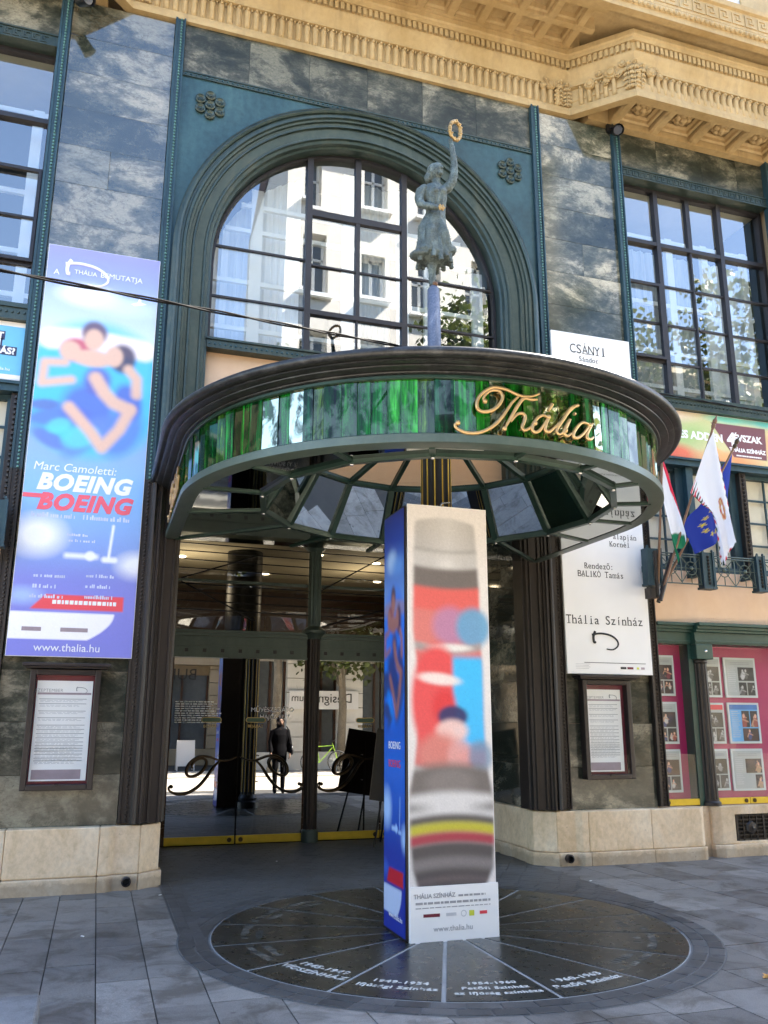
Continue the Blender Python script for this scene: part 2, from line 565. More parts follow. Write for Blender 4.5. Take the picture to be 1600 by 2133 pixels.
def attach(o, parent):
    if parent is not None:
        o.parent = parent
        inv = parent.matrix_basis.inverted()
        o.matrix_parent_inverse = inv


class MB:
    def __init__(self):
        self.v = []
        self.f = []
        self.mi = []
        self.cur = 0

    def add(self, vs, fs):
        b = len(self.v)
        self.v.extend([tuple(p) for p in vs])
        for f in fs:
            self.f.append(tuple(i + b for i in f))
            self.mi.append(self.cur)

    def box(self, x0, y0, z0, x1, y1, z1):
        if x0 > x1: x0, x1 = x1, x0
        if y0 > y1: y0, y1 = y1, y0
        if z0 > z1: z0, z1 = z1, z0
        self.add([(x0, y0, z0), (x1, y0, z0), (x1, y1, z0), (x0, y1, z0), (x0, y0, z1), (x1, y0, z1), (x1, y1, z1), (x0, y1, z1)],
                 [(0, 3, 2, 1), (4, 5, 6, 7), (0, 1, 5, 4), (1, 2, 6, 5), (2, 3, 7, 6), (3, 0, 4, 7)])

    def obox(self, a, b, w, h, upv=(0, 0, 1)):
        """bar from a to b, w across, h along up"""
        a, b = Vector(a), Vector(b)
        d = (b - a).normalized()
        u = Vector(upv)
        s = d.cross(u)
        if s.length < 1e-4:
            s = d.cross(Vector((0, 1, 0)))
        s.normalize()
        u = s.cross(d).normalized()
        s *= w / 2
        u *= h / 2
        vs = [a - s - u, a + s - u, a + s + u, a - s + u, b - s - u, b + s - u, b + s + u, b - s + u]
        self.add(vs, [(0, 1, 2, 3), (7, 6, 5, 4), (0, 4, 5, 1), (1, 5, 6, 2), (2, 6, 7, 3), (3, 7, 4, 0)])

    def grid(self, rows, cu=False, cv=False):
        """rows: list of equal-length point lists"""
        n, m = len(rows), len(rows[0])
        vs = [p for r in rows for p in r]
        fs = []
        for i in range(n if cu else n - 1):
            for j in range(m if cv else m - 1):
                a, b = i, (i + 1) % n
                c, d = j, (j + 1) % m
                fs.append((a * m + c, a * m + d, b * m + d, b * m + c))
        self.add(vs, fs)

    def tube(self, pts, r, n=8, caps=True, flat=None):
        pts = [Vector(p) for p in pts]
        k = len(pts)
        if not isinstance(r, (list, tuple)):
            r = [r] * k
        rows = []
        prev = None
        for i, p in enumerate(pts):
            d = (pts[min(i + 1, k - 1)] - pts[max(i - 1, 0)])
            if d.length < 1e-9:
                d = Vector((0, 0, 1))
            d.normalize()
            if prev is None:
                ref = Vector((0, 0, 1)) if abs(d.z) < 0.9 else Vector((0, 1, 0))
                s = d.cross(ref).normalized()
            else:
                s = (prev - d * prev.dot(d))
                s = s.normalized() if s.length > 1e-6 else d.orthogonal().normalized()
            prev = s
            u = d.cross(s)
            rows.append([p + (s * math.cos(2 * PI * j / n) + u * math.sin(2 * PI * j / n)) * r[i] for j in range(n)])
        self.grid(rows, False, True)
        if caps:
            b = len(self.v) - k * n
            self.f.append(tuple(b + j for j in range(n))[::-1]); self.mi.append(self.cur)
            self.f.append(tuple(b + (k - 1) * n + j for j in range(n))); self.mi.append(self.cur)

    def lathe(self, prof, cx, cy, n=24, a0=0, a1=2 * PI):
        full = abs(a1 - a0 - 2 * PI) < 1e-6
        k = n if full else n + 1
        rows = []
        for i in range(k):
            a = a0 + (a1 - a0) * i / n
            rows.append([(cx + r * math.cos(a), cy + r * math.sin(a), z) for r, z in prof])
        self.grid(rows, full, False)

    def ball(self, c, r, n=10, m=6):
        if not isinstance(r, (tuple, list)):
            r = (r, r, r)
        rows = []
        for i in range(m + 1):
            t = PI * i / m
            rows.append([(c[0] + r[0] * math.sin(t) * math.cos(2 * PI * j / n), c[1] + r[1] * math.sin(t) * math.sin(2 * PI * j / n), c[2] + r[2] * math.cos(t)) for j in range(n)])
        self.grid(rows, False, True)

    def prism(self, poly, y0, y1):
        """polygon in x,z extruded in y"""
        n = len(poly)
        vs = [(x, y0, z) for x, z in poly] + [(x, y1, z) for x, z in poly]
        fs = [tuple(range(n)), tuple(range(2 * n - 1, n - 1, -1))]
        for i in range(n):
            j = (i + 1) % n
            fs.append((i, i + n, j + n, j))
        self.add(vs, fs)

    def prismz(self, poly, z0, z1):
        n = len(poly)
        vs = [(x, y, z0) for x, y in poly] + [(x, y, z1) for x, y in poly]
        fs = [tuple(range(n))[::-1], tuple(range(n, 2 * n))]
        for i in range(n):
            j = (i + 1) % n
            fs.append((i, j, j + n, i + n))
        self.add(vs, fs)

    def sweep(self, path, prof, closed=False, caps=True):
        """prof (outward distance, z) carried along a plan path; outward is to the right of travel"""
        n = len(path)
        rows = []
        for i, p in enumerate(path):
            p = Vector((p[0], p[1]))
            dirs = []
            if i > 0 or closed:
                dirs.append((p - Vector(path[i - 1][:2])).normalized())
            if i < n - 1 or closed:
                dirs.append((Vector(path[(i + 1) % n][:2]) - p).normalized())
            nrm = [Vector((d.y, -d.x)) for d in dirs]
            if len(nrm) == 2:
                b = (nrm[0] + nrm[1]).normalized()
                b = b / max(0.3, b.dot(nrm[0]))
            else:
                b = nrm[0]
            rows.append([(p.x + b.x * d, p.y + b.y * d, z) for d, z in prof])
        self.grid(rows, closed, True)
        if caps and not closed:
            m = len(prof)
            b = len(self.v) - n * m
            self.f.append(tuple(b + j for j in range(m))); self.mi.append(self.cur)
            self.f.append(tuple(b + (n - 1) * m + j for j in range(m))[::-1]); self.mi.append(self.cur)

    def mesh(self, name, mats, smooth=None):
        me = bpy.data.meshes.new(name)
        me.from_pydata(self.v, [], self.f)
        if not isinstance(mats, (list, tuple)):
            mats = [mats]
        for m in mats:
            me.materials.append(m)
        if len(mats) > 1:
            me.polygons.foreach_set('material_index', self.mi)
        bm = bmesh.new()
        bm.from_mesh(me)
        bmesh.ops.recalc_face_normals(bm, faces=bm.faces)
        bm.to_mesh(me)
        bm.free()
        if smooth:
            me.polygons.foreach_set('use_smooth', [True] * len(me.polygons))
            me.set_sharp_from_angle(angle=R(smooth))
        me.update()
        return me

    def build(self, name, mats, parent=None, smooth=None, bevel=0):
        me = self.mesh(name, mats, smooth)
        o = bpy.data.objects.new(name, me)
        COL.objects.link(o)
        attach(o, parent)
        if bevel:
            b = o.modifiers.new('bevel', 'BEVEL')
            b.width = bevel
            b.segments = 2
            b.limit_method = 'ANGLE'
        return o


def piece(name, me, parent, loc=(0, 0, 0), rot=(0, 0, 0), scale=(1, 1, 1)):
    o = bpy.data.objects.new(name, me)
    COL.objects.link(o)
    o.location = loc
    o.rotation_euler = rot
    o.scale = scale
    attach(o, parent)
    return o


def box_obj(name, mat, parent, x0, y0, z0, x1, y1, z1, bevel=0):
    b = MB()
    b.box(x0, y0, z0, x1, y1, z1)
    return b.build(name, mat, parent, None, bevel)


def unit_block(name, mat, bev=0.012):
    """unit cube with worn edges, shared by many pieces"""
    bm = bmesh.new()
    bmesh.ops.create_cube(bm, size=1)
    bmesh.ops.bevel(bm, geom=[e for e in bm.edges], offset=bev, segments=1, affect='EDGES', profile=0.5)
    me = bpy.data.meshes.new(name)
    bm.to_mesh(me)
    bm.free()
    me.materials.append(mat)
    return me


def text_mesh(s, size, mat, ext=0.0015, align='CENTER', shear=0.0, space=1.0, bold=0.0):
    cu = bpy.data.curves.new('lettering', 'FONT')
    cu.body = s
    cu.size = size
    cu.extrude = ext
    cu.align_x = align
    cu.shear = shear
    cu.space_character = space
    cu.offset = bold
    cu.resolution_u = 3
    o = bpy.data.objects.new('lettering', cu)
    me = bpy.data.meshes.new_from_object(o)
    bpy.data.objects.remove(o)
    bpy.data.curves.remove(cu)
    me.materials.clear()
    me.materials.append(mat)
    return me


def text(s, x, y, z, size, mat, parent, rz=0.0, **kw):
    """lettering on a front that looks along -y (turned by rz about z)"""
    return piece('lettering', text_mesh(s, size, mat, **kw), parent, (x, y, z), (PI / 2, 0, rz))


def print_sheet(name, img, x0, z0, x1, z1, y, parent, mat=None, side=None):
    """sheet of print; img[row from top, column] linear rgb.  side=(xa,ya,xb,yb) places it along a plan line"""
    H, W = img.shape[:2]
    us = np.linspace(0, 1, W)
    vs = np.linspace(1, 0, H)
    uu, vv = np.meshgrid(us, vs)
    if side is None:
        side = (x0, y, x1, y)
    X = side[0] + (side[2] - side[0]) * uu
    Y = side[1] + (side[3] - side[1]) * uu
    Z = z0 + (z1 - z0) * vv
    co = np.stack([X, Y, Z], -1).reshape(-1, 3)
    idx = np.arange(H * W).reshape(H, W)
    q = np.stack([idx[:-1, :-1], idx[1:, :-1], idx[1:, 1:], idx[:-1, 1:]], -1).reshape(-1, 4)
    me = bpy.data.meshes.new(name)
    me.from_pydata(co.tolist(), [], q.tolist())
    at = me.color_attributes.new('Col', 'FLOAT_COLOR', 'POINT')
    col = np.concatenate([np.clip(img, 0, 1), np.ones((H, W, 1))], -1).astype(np.float32)
    at.data.foreach_set('color', col.reshape(-1))
    me.materials.append(mat or M['print'])
    o = bpy.data.objects.new(name, me)
    COL.objects.link(o)
    attach(o, parent)
    return o


class Paint:
    """small numpy canvas, u to the right, v upwards, both in metres"""

    def __init__(self, w, h, res, c):
        self.W, self.H = int(w * res), int(h * res)
        self.img = np.ones((self.H, self.W, 3)) * np.array(lin(c))
        u = (np.arange(self.W) + 0.5) / self.W * w
        v = h - (np.arange(self.H) + 0.5) / self.H * h
        self.u, self.v = np.meshgrid(u, v)

    def put(self, mask, c):
        mask = np.clip(mask, 0, 1)[..., None]
        self.img = self.img * (1 - mask) + np.array(lin(c)) * mask

    def blob(self, cu, cv, ru, rv, c, a=1.0, rot=0.0, hard=2.0):
        du, dv = self.u - cu, self.v - cv
        cs, sn = math.cos(rot), math.sin(rot)
        x = (du * cs + dv * sn) / ru
        y = (-du * sn + dv * cs) / rv
        d = np.sqrt(x * x + y * y)
        self.put(a * np.clip((1.25 - d) * hard, 0, 1), c)

    def rect(self, u0, v0, u1, v1, c, soft=0.01, a=1.0):
        m = np.clip((self.u - u0) / soft + .5, 0, 1) * np.clip((u1 - self.u) / soft + .5, 0, 1) * np.clip((self.v - v0) / soft + .5, 0, 1) * np.clip((v1 - self.v) / soft + .5, 0, 1)
        self.put(m * a, c)

    def line(self, pts, r, c, soft=0.02, a=1.0):
        m = np.zeros_like(self.u)
        for (a0, b0), (a1, b1) in zip(pts[:-1], pts[1:]):
            L = max(1e-9, (a1 - a0) ** 2 + (b1 - b0) ** 2)
            t = np.clip(((self.u - a0) * (a1 - a0) + (self.v - b0) * (b1 - b0)) / L, 0, 1)
            d = np.hypot(self.u - a0 - t * (a1 - a0), self.v - b0 - t * (b1 - b0))
            m = np.maximum(m, np.clip((r - d) / soft + .5, 0, 1))
        self.put(m * a, c)

    def blur(self, r):
        k = max(1, int(r))
        for ax in (0, 1):
            for _ in range(2):
                p = np.concatenate([np.repeat(self.img.take([0], ax), k, ax), self.img, np.repeat(self.img.take([-1], ax), k, ax)], ax)
                cs = np.cumsum(p, ax)
                z = np.zeros_like(cs.take([0], ax))
                cs = np.concatenate([z, cs], ax)
                n = self.img.shape[ax]
                w = 2 * k + 1
                self.img = (cs.take(range(w, w + n), ax) - cs.take(range(0, n), ax)) / w

    def noise(self, amp, su, sv, seed=0):
        g = np.random.RandomState(seed)
        k, l = max(2, int(self.H / sv)), max(2, int(self.W / su))
        n = g.randn(k + 1, l + 1)
        yy = np.linspace(0, k - 1e-3, self.H)
        xx = np.linspace(0, l - 1e-3, self.W)
        y0, x0 = yy.astype(int), xx.astype(int)
        fy, fx = (yy - y0)[:, None], (xx - x0)[None]
        r = n[y0][:, x0] * (1 - fy) * (1 - fx) + n[y0 + 1][:, x0] * fy * (1 - fx) + n[y0][:, x0 + 1] * (1 - fy) * fx + n[y0 + 1][:, x0 + 1] * fy * fx
        self.img = np.clip(self.img * (1 + amp * r[..., None]), 0, 1)


def smooth_path(pts, n=4):
    """Catmull-Rom"""
    P = [Vector(p) for p in pts]
    out = []
    for i in range(len(P) - 1):
        a, b, c, d = P[max(i - 1, 0)], P[i], P[i + 1], P[min(i + 2, len(P) - 1)]
        for k in range(n):
            t = k / n
            out.append(0.5 * ((2 * b) + (c - a) * t + (2 * a - 5 * b + 4 * c - d) * t * t + (3 * b - a - 3 * c + d) * t ** 3))
    out.append(P[-1])
    return out


XC = 2.775
W_Y = 9.22            # plane of the marble


def mx(x):            # the bay mirrored about the entrance
    return 2 * XC - x


# ------------------------------------------------------------------ ground
DC = (2.70, 6.70)       # centre of the roundel
g = MB()
g.add([(-120, -120, -0.014), (120, -120, -0.014), (120, 120, -0.014), (-120, 120, -0.014)], [(0, 1, 2, 3)])
ground = tag(g.build('pavement', M['joint']), kind='structure')
slab_me = unit_block('paving_slab', M['slab'], 0.008)


def in_inlay(x, y, grow=0.0):
    return math.hypot(x - DC[0], y - DC[1]) < 2.02 + grow or (0.76 - grow < x < 4.85 + grow and y > DC[1])


def lay(x0, w, cols, lens, yend):
    for i in range(cols):
        xa = x0 + i * w
        y = 3.1 + rnd.uniform(0, 0.5)
        while y < yend:
            L = rnd.choice(lens)
            ye = min(y + L, yend)
            xm, ym = xa + w / 2, (y + ye) / 2
            cs = [in_inlay(px, py, -0.06) for px in (xa, xa + w) for py in (y, ye)]
            if not all(cs) and ye - y > 0.08:
                # keep only what the camera can reach
                if xm > -2.4 + (y - 3) * 0.12 - 0.2 and xm < 3.6 + (ym - 3.0) * 1.05 and not (ym < 4.0 and xm < 0.0):
                    piece('paving_slab', slab_me, ground, (xm, ym, -0.03 + rnd.uniform(-0.0012, 0.0012)),
                          (rnd.uniform(-.0012, .0012), rnd.uniform(-.0015, .0015), 0), (w - 0.007, ye - y - 0.007, 0.06))
            y = ye


lay(-2.09, 0.315, 9, (0.62, 0.78, 0.9), 9.2)
lay(0.745, 0.40, 6, (0.6, 0.75), 9.2)
lay(3.145, 0.43, 16, (0.62, 0.8, 0.95), 9.3)

# street in front: roadway behind the camera
tag(box_obj('roadway', M['asphalt'], None, -80, -2.6, -0.2, 80, 2.4, -0.006), kind='structure')
tag(box_obj('far_pavement', M['far_paving'], None, -80, -6.1, -0.2, 80, -2.65, 0.02), kind='structure')

# border of basalt bricks: two courses round the roundel and straight runs to the doors
brick_me = unit_block('border_brick', M['brick'], 0.02)
border = MB()
ring = []
for rr0, rr1 in ((1.80, 2.04),):
    n = 96
    border.add([(DC[0] + rr0 * math.cos(2 * PI * i / n), DC[1] + rr0 * math.sin(2 * PI * i / n), 0.0025) for i in range(n)] +
               [(DC[0] + rr1 * math.cos(2 * PI * i / n), DC[1] + rr1 * math.sin(2 * PI * i / n), 0.0025) for i in range(n)],
               [(i, (i + 1) % n, n + (i + 1) % n, n + i) for i in range(n)])
pbed = MB()
pbed.add([(0.70, DC[1], 0.0015), (4.86, DC[1], 0.0015), (4.86, 12.0, 0.0015), (0.70, 12.0, 0.0015)], [(0, 1, 2, 3)])
pbed.build('porch_bed', M['brick'], ground)
bed = tag(border.build('border_bed', M['joint_mid'], ground))
for k, (ra, rb, n) in enumerate(((1.812, 1.915, 58), (1.921, 2.03, 62))):
    rm = (ra + rb) / 2
    for i in range(n):
        a = 2 * PI * (i + 0.5 * k) / n
        piece('border_brick', brick_me, ground, (DC[0] + rm * math.cos(a), DC[1] + rm * math.sin(a), -0.021 + rnd.uniform(-.001, .001)), (0, 0, a),
              (rb - ra - 0.007, 2 * PI * rm / n - 0.008, 0.056))
for xs, xe in ((0.72, 0.80), (0.805, 0.885)):
    y = DC[1] + 0.05
    while y < 9.3:
        L = 0.2
        piece('border_brick', brick_me, ground, ((xs + xe) / 2, y + L / 2, -0.021), (0, 0, 0), (xe - xs - .003, L - .005, 0.056))
        y += L
# small setts in the porch, laid in arcs behind the roundel
st = MB()
for ri in range(44):
    r0 = 2.035 + ri * 0.1
    n = int(2 * PI * r0 / 0.2)
    for i in range(n):
        a = 2 * PI * (i + 0.5 * (ri % 2)) / n
        cx, cy = DC[0] + (r0 + .05) * math.cos(a), DC[1] + (r0 + .05) * math.sin(a)
        if cy < DC[1] + 0.05 or cy > 11.95 or cx < (0.96 if cy < 9.3 else 0.86) or cx > 4.83:
            continue
        da = (0.2 - 0.006) / 2 / r0
        q = [(DC[0] + rr * math.cos(a + s * da), DC[1] + rr * math.sin(a + s * da)) for rr, s in ((r0 + .004, -1), (r0 + .098, -1), (r0 + .098, 1), (r0 + .004, 1))]
        st.prismz(q, -0.01, 0.0045 + rnd.uniform(-.0008, .0008))
tag(st.build('small_setts', M['brick'], ground), kind='stuff')

# the roundel
rd = thing('floor_roundel', 'round black granite floor inlay cut into wedges with pale lettering under the canopy', 'floor inlay', (DC[0], DC[1], 0))
n = 16
lit = MB()
lit.add([(DC[0] + 1.8 * math.cos(2 * PI * i / 96), DC[1] + 1.8 * math.sin(2 * PI * i / 96), 0.003) for i in range(96)], [tuple(range(96))])
lit.build('joint_bed', M['joint_pale'], rd)
wv = MB()
seg = 8
half = PI / n
pts = []
r_in, r_out = 0.30, 1.79
gap = 0.015
for s in range(seg + 1):
    a = -half + 2 * half * s / seg
    e = gap / r_out if s == 0 else (-gap / r_out if s == seg else 0)
    pts.append((r_out * math.cos(a + e), r_out * math.sin(a + e)))
for s in range(3, -1, -1):
    a = -half + 2 * half * s / 3
    e = gap / r_in if s == 0 else (-gap / r_in if s == 3 else 0)
    pts.append((r_in * math.cos(a + e), r_in * math.sin(a + e)))
wv.prismz(pts, -0.02, 0.008)
wedge_me = wv.mesh('wedge_slab', M['roundel'])
for i in range(n):
    a = 2 * PI * (i + 0.5) / n
    piece('wedge_slab', wedge_me, rd, (DC[0], DC[1], rnd.uniform(-.0006, .0006)), (0, 0, a))
cyl = MB()
cyl.lathe([(0, 0.008), (0.29, 0.008), (0.29, -0.02), (0, -0.02)], DC[0], DC[1], 32)
cyl.build('centre_slab', M['roundel'], rd)
def worn_paint(name, c, ground_c, cut):
    t = NT(name)
    v = t.pos()
    n = t.noise(v, 9, 6, 0.7, 0.5)
    t.base(t.ramp(n, [(cut - .05, ground_c), (cut + .06, c)]))
    t.set(Roughness=0.55)
    return t.m


M['inlay_white'] = worn_paint('pale_inlay_lettering', (0.6, 0.6, 0.57), (0.05, 0.05, 0.047), 0.38)
M['inlay_worn'] = worn_paint('worn_inlay_lettering', (0.16, 0.15, 0.125), (0.04, 0.042, 0.039), 0.5)


def floor_text(lines, ang, size, mat):
    """lines read from outside the disc; ang in degrees of the middle of the wedge"""
    a = R(ang)
    for s, r in lines:
        me = text_mesh(s, size, mat, ext=0.0008, space=1.12, bold=0.002)
        # wrap the line round the centre
        for v in me.vertices:
            x, y = v.co.x, v.co.y
            rr = r - y
            t = x / r
            v.co.x = rr * math.sin(t)
            v.co.y = -rr * math.cos(t)
        piece('lettering', me, rd, (DC[0], DC[1], 0.0098), (0, 0, a + PI / 2))


floor_text([('1945-1949', 1.45), ('VÍGSZÍNHÁZ', 1.565)], -146, 0.088, M['inlay_white'])
floor_text([('1949-1954', 1.50), ('Ifjúsági Színház', 1.61)], -123, 0.076, M['inlay_white'])
floor_text([('1954-1960', 1.47), ('Petőfi Színház', 1.57), ('az Ifjúság színháza', 1.67)], -101, 0.066, M['inlay_white'])
floor_text([('1960-1963', 1.53), ('Petőfi Színház', 1.645)], -79, 0.084, M['inlay_white'])
for ang in (-170, 167, -55, -33, -11, 12, 34, 56, 124, 145):
    # lettering too worn to read: rows of rubbed strokes
    wm = MB()
    r_ = random.Random(ang)
    for r0, wd in ((1.46, 0.30), (1.57, 0.44)):
        t = -wd / 2
        while t < wd / 2:
            L = r_.uniform(0.02, 0.05)
            hh = r_.uniform(0.035, 0.07)
            q = []
            for (tt, rr) in ((t, r0), (t + L, r0), (t + L, r0 - hh), (t, r0 - hh)):
                aa = R(ang) + tt / r0
                q.append((DC[0] + rr * math.cos(aa), DC[1] + rr * math.sin(aa)))
            if r_.random() < 0.8:
                wm.prismz(q, 0.0075, 0.0092)
            t += L + r_.uniform(0.008, 0.02)
    tag(wm.build('worn_lettering', M['inlay_worn'], rd), kind='stuff')

# block at the lower left corner
blk = thing('concrete_block', 'pale low concrete block in the lower left corner of the pavement', 'concrete block', (-0.6, 5.0, 0))
b = MB()
b.box(-1.5, 4.2, 0.0, -0.175, 5.46, 0.10)
b.box(-1.48, 4.22, 0.10, -0.18, 5.45, 0.125)
b.build('block', M['concrete'], blk, None, 0.012)

# a few scraps on the paving: a fallen leaf, paper bits, cigarette ends
lf = MB()
lf.add([(0, 0, .004), (.03, .012, .012), (.05, 0, .005), (.085, .02, .016), (.10, 0, .006), (.08, -.03, .012), (.045, -.015, .004), (.03, -.03, .01)], [(0, 1, 2, 7), (2, 3, 4), (2, 4, 5, 6), (2, 6, 7)])
lfm = lf.mesh('fallen_leaf', simple('yellow_leaf', (0.5, 0.25, 0.05), .6))
t = piece('fallen_leaf', lfm, None, (4.10, 4.86, 0.002), (0, 0, .7))
tag(t, 'yellow fallen leaf on the grey slabs at the lower right', 'leaf')
pb_ = MB()
pb_.box(-.012, -.008, 0, .012, .008, .004)
pbm = pb_.mesh('paper_scrap', M['white_board'])
for x, y, lb in ((.02, 7.3, 'tiny white paper scrap on the slabs left of the roundel'), (.68, 8.75, 'tiny white paper scrap lying close to the left limestone plinth'), (4.9, 8.2, 'tiny white paper scrap behind the right rim of the roundel'), (2.1, 10.4, 'tiny white paper scrap on the porch setts before the doors')):
    tag(piece('paper_scrap', pbm, None, (x, y, .005), (rnd.uniform(-.2, .2), rnd.uniform(-.2, .2), rnd.uniform(0, 3))), lb, 'litter', 'paper scraps on the paving')

# ------------------------------------------------------------------ the theatre
B = thing('theatre_building', 'theatre front of dark green marble and bronze with ochre cornice and arched window', 'building', (XC, 9.3, 0))
ZT = 10.06            # underside of the cornice

core = MB()
core.box(mx(30), 18, 0, 30, 18.4, 16.2)                # back
for sgn in (1, -1):
    f = (lambda x: x) if sgn == 1 else mx
    core.box(f(9.36), 9.3, 0, f(30), 18, 16.2)          # wings to both sides
core.box(mx(9.36), 9.5, 12.4, 9.36, 18, 16.2)           # upper storeys
core.box(mx(9.36), 9.62, 10.1, 9.36, 9.9, 12.4)
core.box(mx(5.15), 9.3, 9.28, 5.15, 9.6, 10.1)          # over the arch
for f in ((lambda x: x), mx):
    core.box(f(5.12), 9.302, 0, f(6.58), 9.6, 10.1)     # piers
    core.box(f(6.58), 9.30, 9.40, f(9.36), 9.6, 10.1)   # over the side windows
core.build('masonry', M['tan_wall'], B)

marble_me = unit_block('marble_slab', M['marble'], 0.004)
worn_me = unit_block('marble_slab', M['marble_worn'], 0.004)
cloudy_me = unit_block('marble_slab', M['marble_cloudy'], 0.004)
honed_me = unit_block('marble_slab', M['marble_honed'], 0.004)


def mslab(x0, x1, z0, z1, y=W_Y, d=0.08, me=None):
    piece('marble_slab', me or marble_me, B, ((x0 + x1) / 2, y + d / 2 + rnd.uniform(-.0012, .0012), (z0 + z1) / 2), (0, 0, 0), (abs(x1 - x0) - .003, d, z1 - z0 - .004))


for f in ((lambda x: x), mx):
    z = 0.565
    k = 0
    while z < ZT - 0.05:
        z1 = min(z + 0.498, ZT)
        a, c = f(5.29), f(6.48)
        sm = worn_me if z < 2.2 else (cloudy_me if f(1) == 1 else marble_me)
        if k in (5, 14):
            m_ = a + (c - a) * 0.52
            mslab(a, m_, z, z1, me=sm); mslab(m_, c, z, z1, me=sm)
        else:
            mslab(a, c, z, z1, me=sm)
        z = z1
        k += 1
    # marble lintel over the side windows
    xs = [6.605, 7.3, 8.1, 8.75, 9.25]
    for xa, xb in zip(xs[:-1], xs[1:]):
        mslab(f(xa), f(xb), 9.475, ZT, 9.27, 0.05, honed_me)
    mslab(f(9.36), f(10.6), 0.5, ZT, 9.24, 0.06)
xs = [0.39, 1.20, 1.98, 2.77, 3.55, 4.34, 5.16]
for xa, xb in zip(xs[:-1], xs[1:]):
    mslab(xa, xb, 9.36, ZT, me=honed_me)


def bead_row(name, pts_fn, n, r, mat, parent):
    b = MB()
    for i in range(n):
        p = pts_fn((i + 0.5) / n)
        b.ball(p, r, 5, 3)
    return tag(b.build(name, mat, parent, 50), kind='stuff')


# bronze strips between marble and openings, with their rope of beads
for (x0, x1) in ((5.165, 5.287), (6.483, 6.603), (9.235, 9.355)):
    for f in ((lambda x: x), mx):
        a, c = sorted((f(x0), f(x1)))
        for nm, za, zb, mat in (('bronze_strip', 4.1, ZT + 0.02, M['blue_bronze']), ('dark_bronze_strip', 0.60, 4.1, M['dark_bronze'])):  # one bronze; lower run browner and darker, wear and canopy shade in its colour
            b = MB()
            b.box(a, 9.17, za, c, 9.30, zb)
            w = c - a
            b.box(a, 9.155, za, a + w * .22, 9.17, zb)
            b.box(c - w * .16, 9.150, za, c, 9.17, zb)
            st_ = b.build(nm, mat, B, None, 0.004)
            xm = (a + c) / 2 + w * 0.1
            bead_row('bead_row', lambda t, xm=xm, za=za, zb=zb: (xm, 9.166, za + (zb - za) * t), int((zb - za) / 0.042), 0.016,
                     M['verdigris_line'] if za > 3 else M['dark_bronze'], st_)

# ---- arch: spandrel plate, stepped archivolt, riveted edging, rosettes
AX, AZ = 2.755, 6.92
R_OUT, R_IN = 2.35, 1.885
sp = MB()
N = 48
Y0, Y1 = 9.20, 9.30
top = 9.29
arc = [(AX + (R_OUT - .03) * math.cos(PI * i / N), AZ + (R_OUT - .03) * math.sin(PI * i / N)) for i in range(N + 1)]
for i in range(N):
    (xa, za), (xb, zb) = arc[i], arc[i + 1]
    sp.prism([(xa, za), (xa, top), (xb, top), (xb, zb)], Y0, Y1)
sp.build('spandrel_plate', M['patina'], B)
for f in ((lambda x: x), mx):
    for za, zb, mt in ((0.6, 4.1, M['dark_bronze']), (4.1, 9.285, M['patina'])):  # same split: darker brown below carries canopy shade as well as wear
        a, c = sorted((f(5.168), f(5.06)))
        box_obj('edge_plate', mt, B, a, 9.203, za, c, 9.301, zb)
prof = [(R_OUT, 9.22), (R_OUT, 9.10), (2.325, 9.075), (2.30, 9.07), (2.275, 9.085), (2.27, 9.11), (2.245, 9.11), (2.235, 9.085), (2.205, 9.085),
        (2.195, 9.115), (2.17, 9.12), (2.165, 9.15), (2.135, 9.155), (2.125, 9.14), (2.105, 9.14), (2.10, 9.175), (1.995, 9.19), (1.985, 9.175), (1.965, 9.175),
        (1.955, 9.205), (1.92, 9.215), (1.91, 9.27), (R_IN, 9.28), (R_IN, 9.50), (R_OUT, 9.50)]


def arch_path(zlo, arcpart):
    path = []
    if arcpart:
        path += [(1, 0, AZ - (AZ - zlo) * (1 - i / 1)) for i in (0,)]
        for i in range(N + 1):
            a = PI * i / N
            path.append((math.cos(a), math.sin(a), AZ))
        path.append((-1, 0, zlo))
    return path


ab = MB()
rows = []
for (c, s, zb) in arch_path(4.1, True):
    rows.append([(AX + r * c, y, zb + r * s) for r, y in prof])
ab.grid(rows, False, True)
ab.build('archivolt', M['patina_grey'], B, 35)
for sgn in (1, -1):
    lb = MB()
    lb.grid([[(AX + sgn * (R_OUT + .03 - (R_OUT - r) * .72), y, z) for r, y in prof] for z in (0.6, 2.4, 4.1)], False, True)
    lb.build('door_jamb', M['dark_bronze'], B, 35)  # dark brown tone holds some of the shade under the canopy
eb = MB()
eb.box(0.39, 9.19, 9.285, 5.16, 9.30, 9.36)
eb.box(0.39, 9.18, 9.343, 5.16, 9.19, 9.36)
eb.box(0.39, 9.18, 9.285, 5.16, 9.19, 9.298)
edge = eb.build('riveted_edging', M['patina_grey'], B)
bead_row('rivet', lambda t: (0.39 + 4.77 * t, 9.19, 9.32), 74, 0.017, M['patina'], edge)
ros_me = MB()
for i in range(7):
    cx, cz = (0, 0) if i == 0 else (0.135 * math.cos(PI / 2 + i * PI / 3), 0.135 * math.sin(PI / 2 + i * PI / 3))
    rr = []
    for r_, y_ in ((0.064, 0.0), (0.064, -0.03), (0.054, -0.04), (0.038, -0.034), (0.025, -0.018), (0.016, -0.018), (0.012, -0.03), (0, -0.032)):
        rr.append([(cx + r_ * math.cos(2 * PI * j / 16), y_, cz + r_ * math.sin(2 * PI * j / 16)) for j in range(16)])
    ros_me.grid(rr, False, True)
ros = ros_me.mesh('rosette', M['patina_grey'], 40)
for x in (0.74, mx(0.74)):
    piece('rosette', ros, B, (x, 9.2, 8.93))

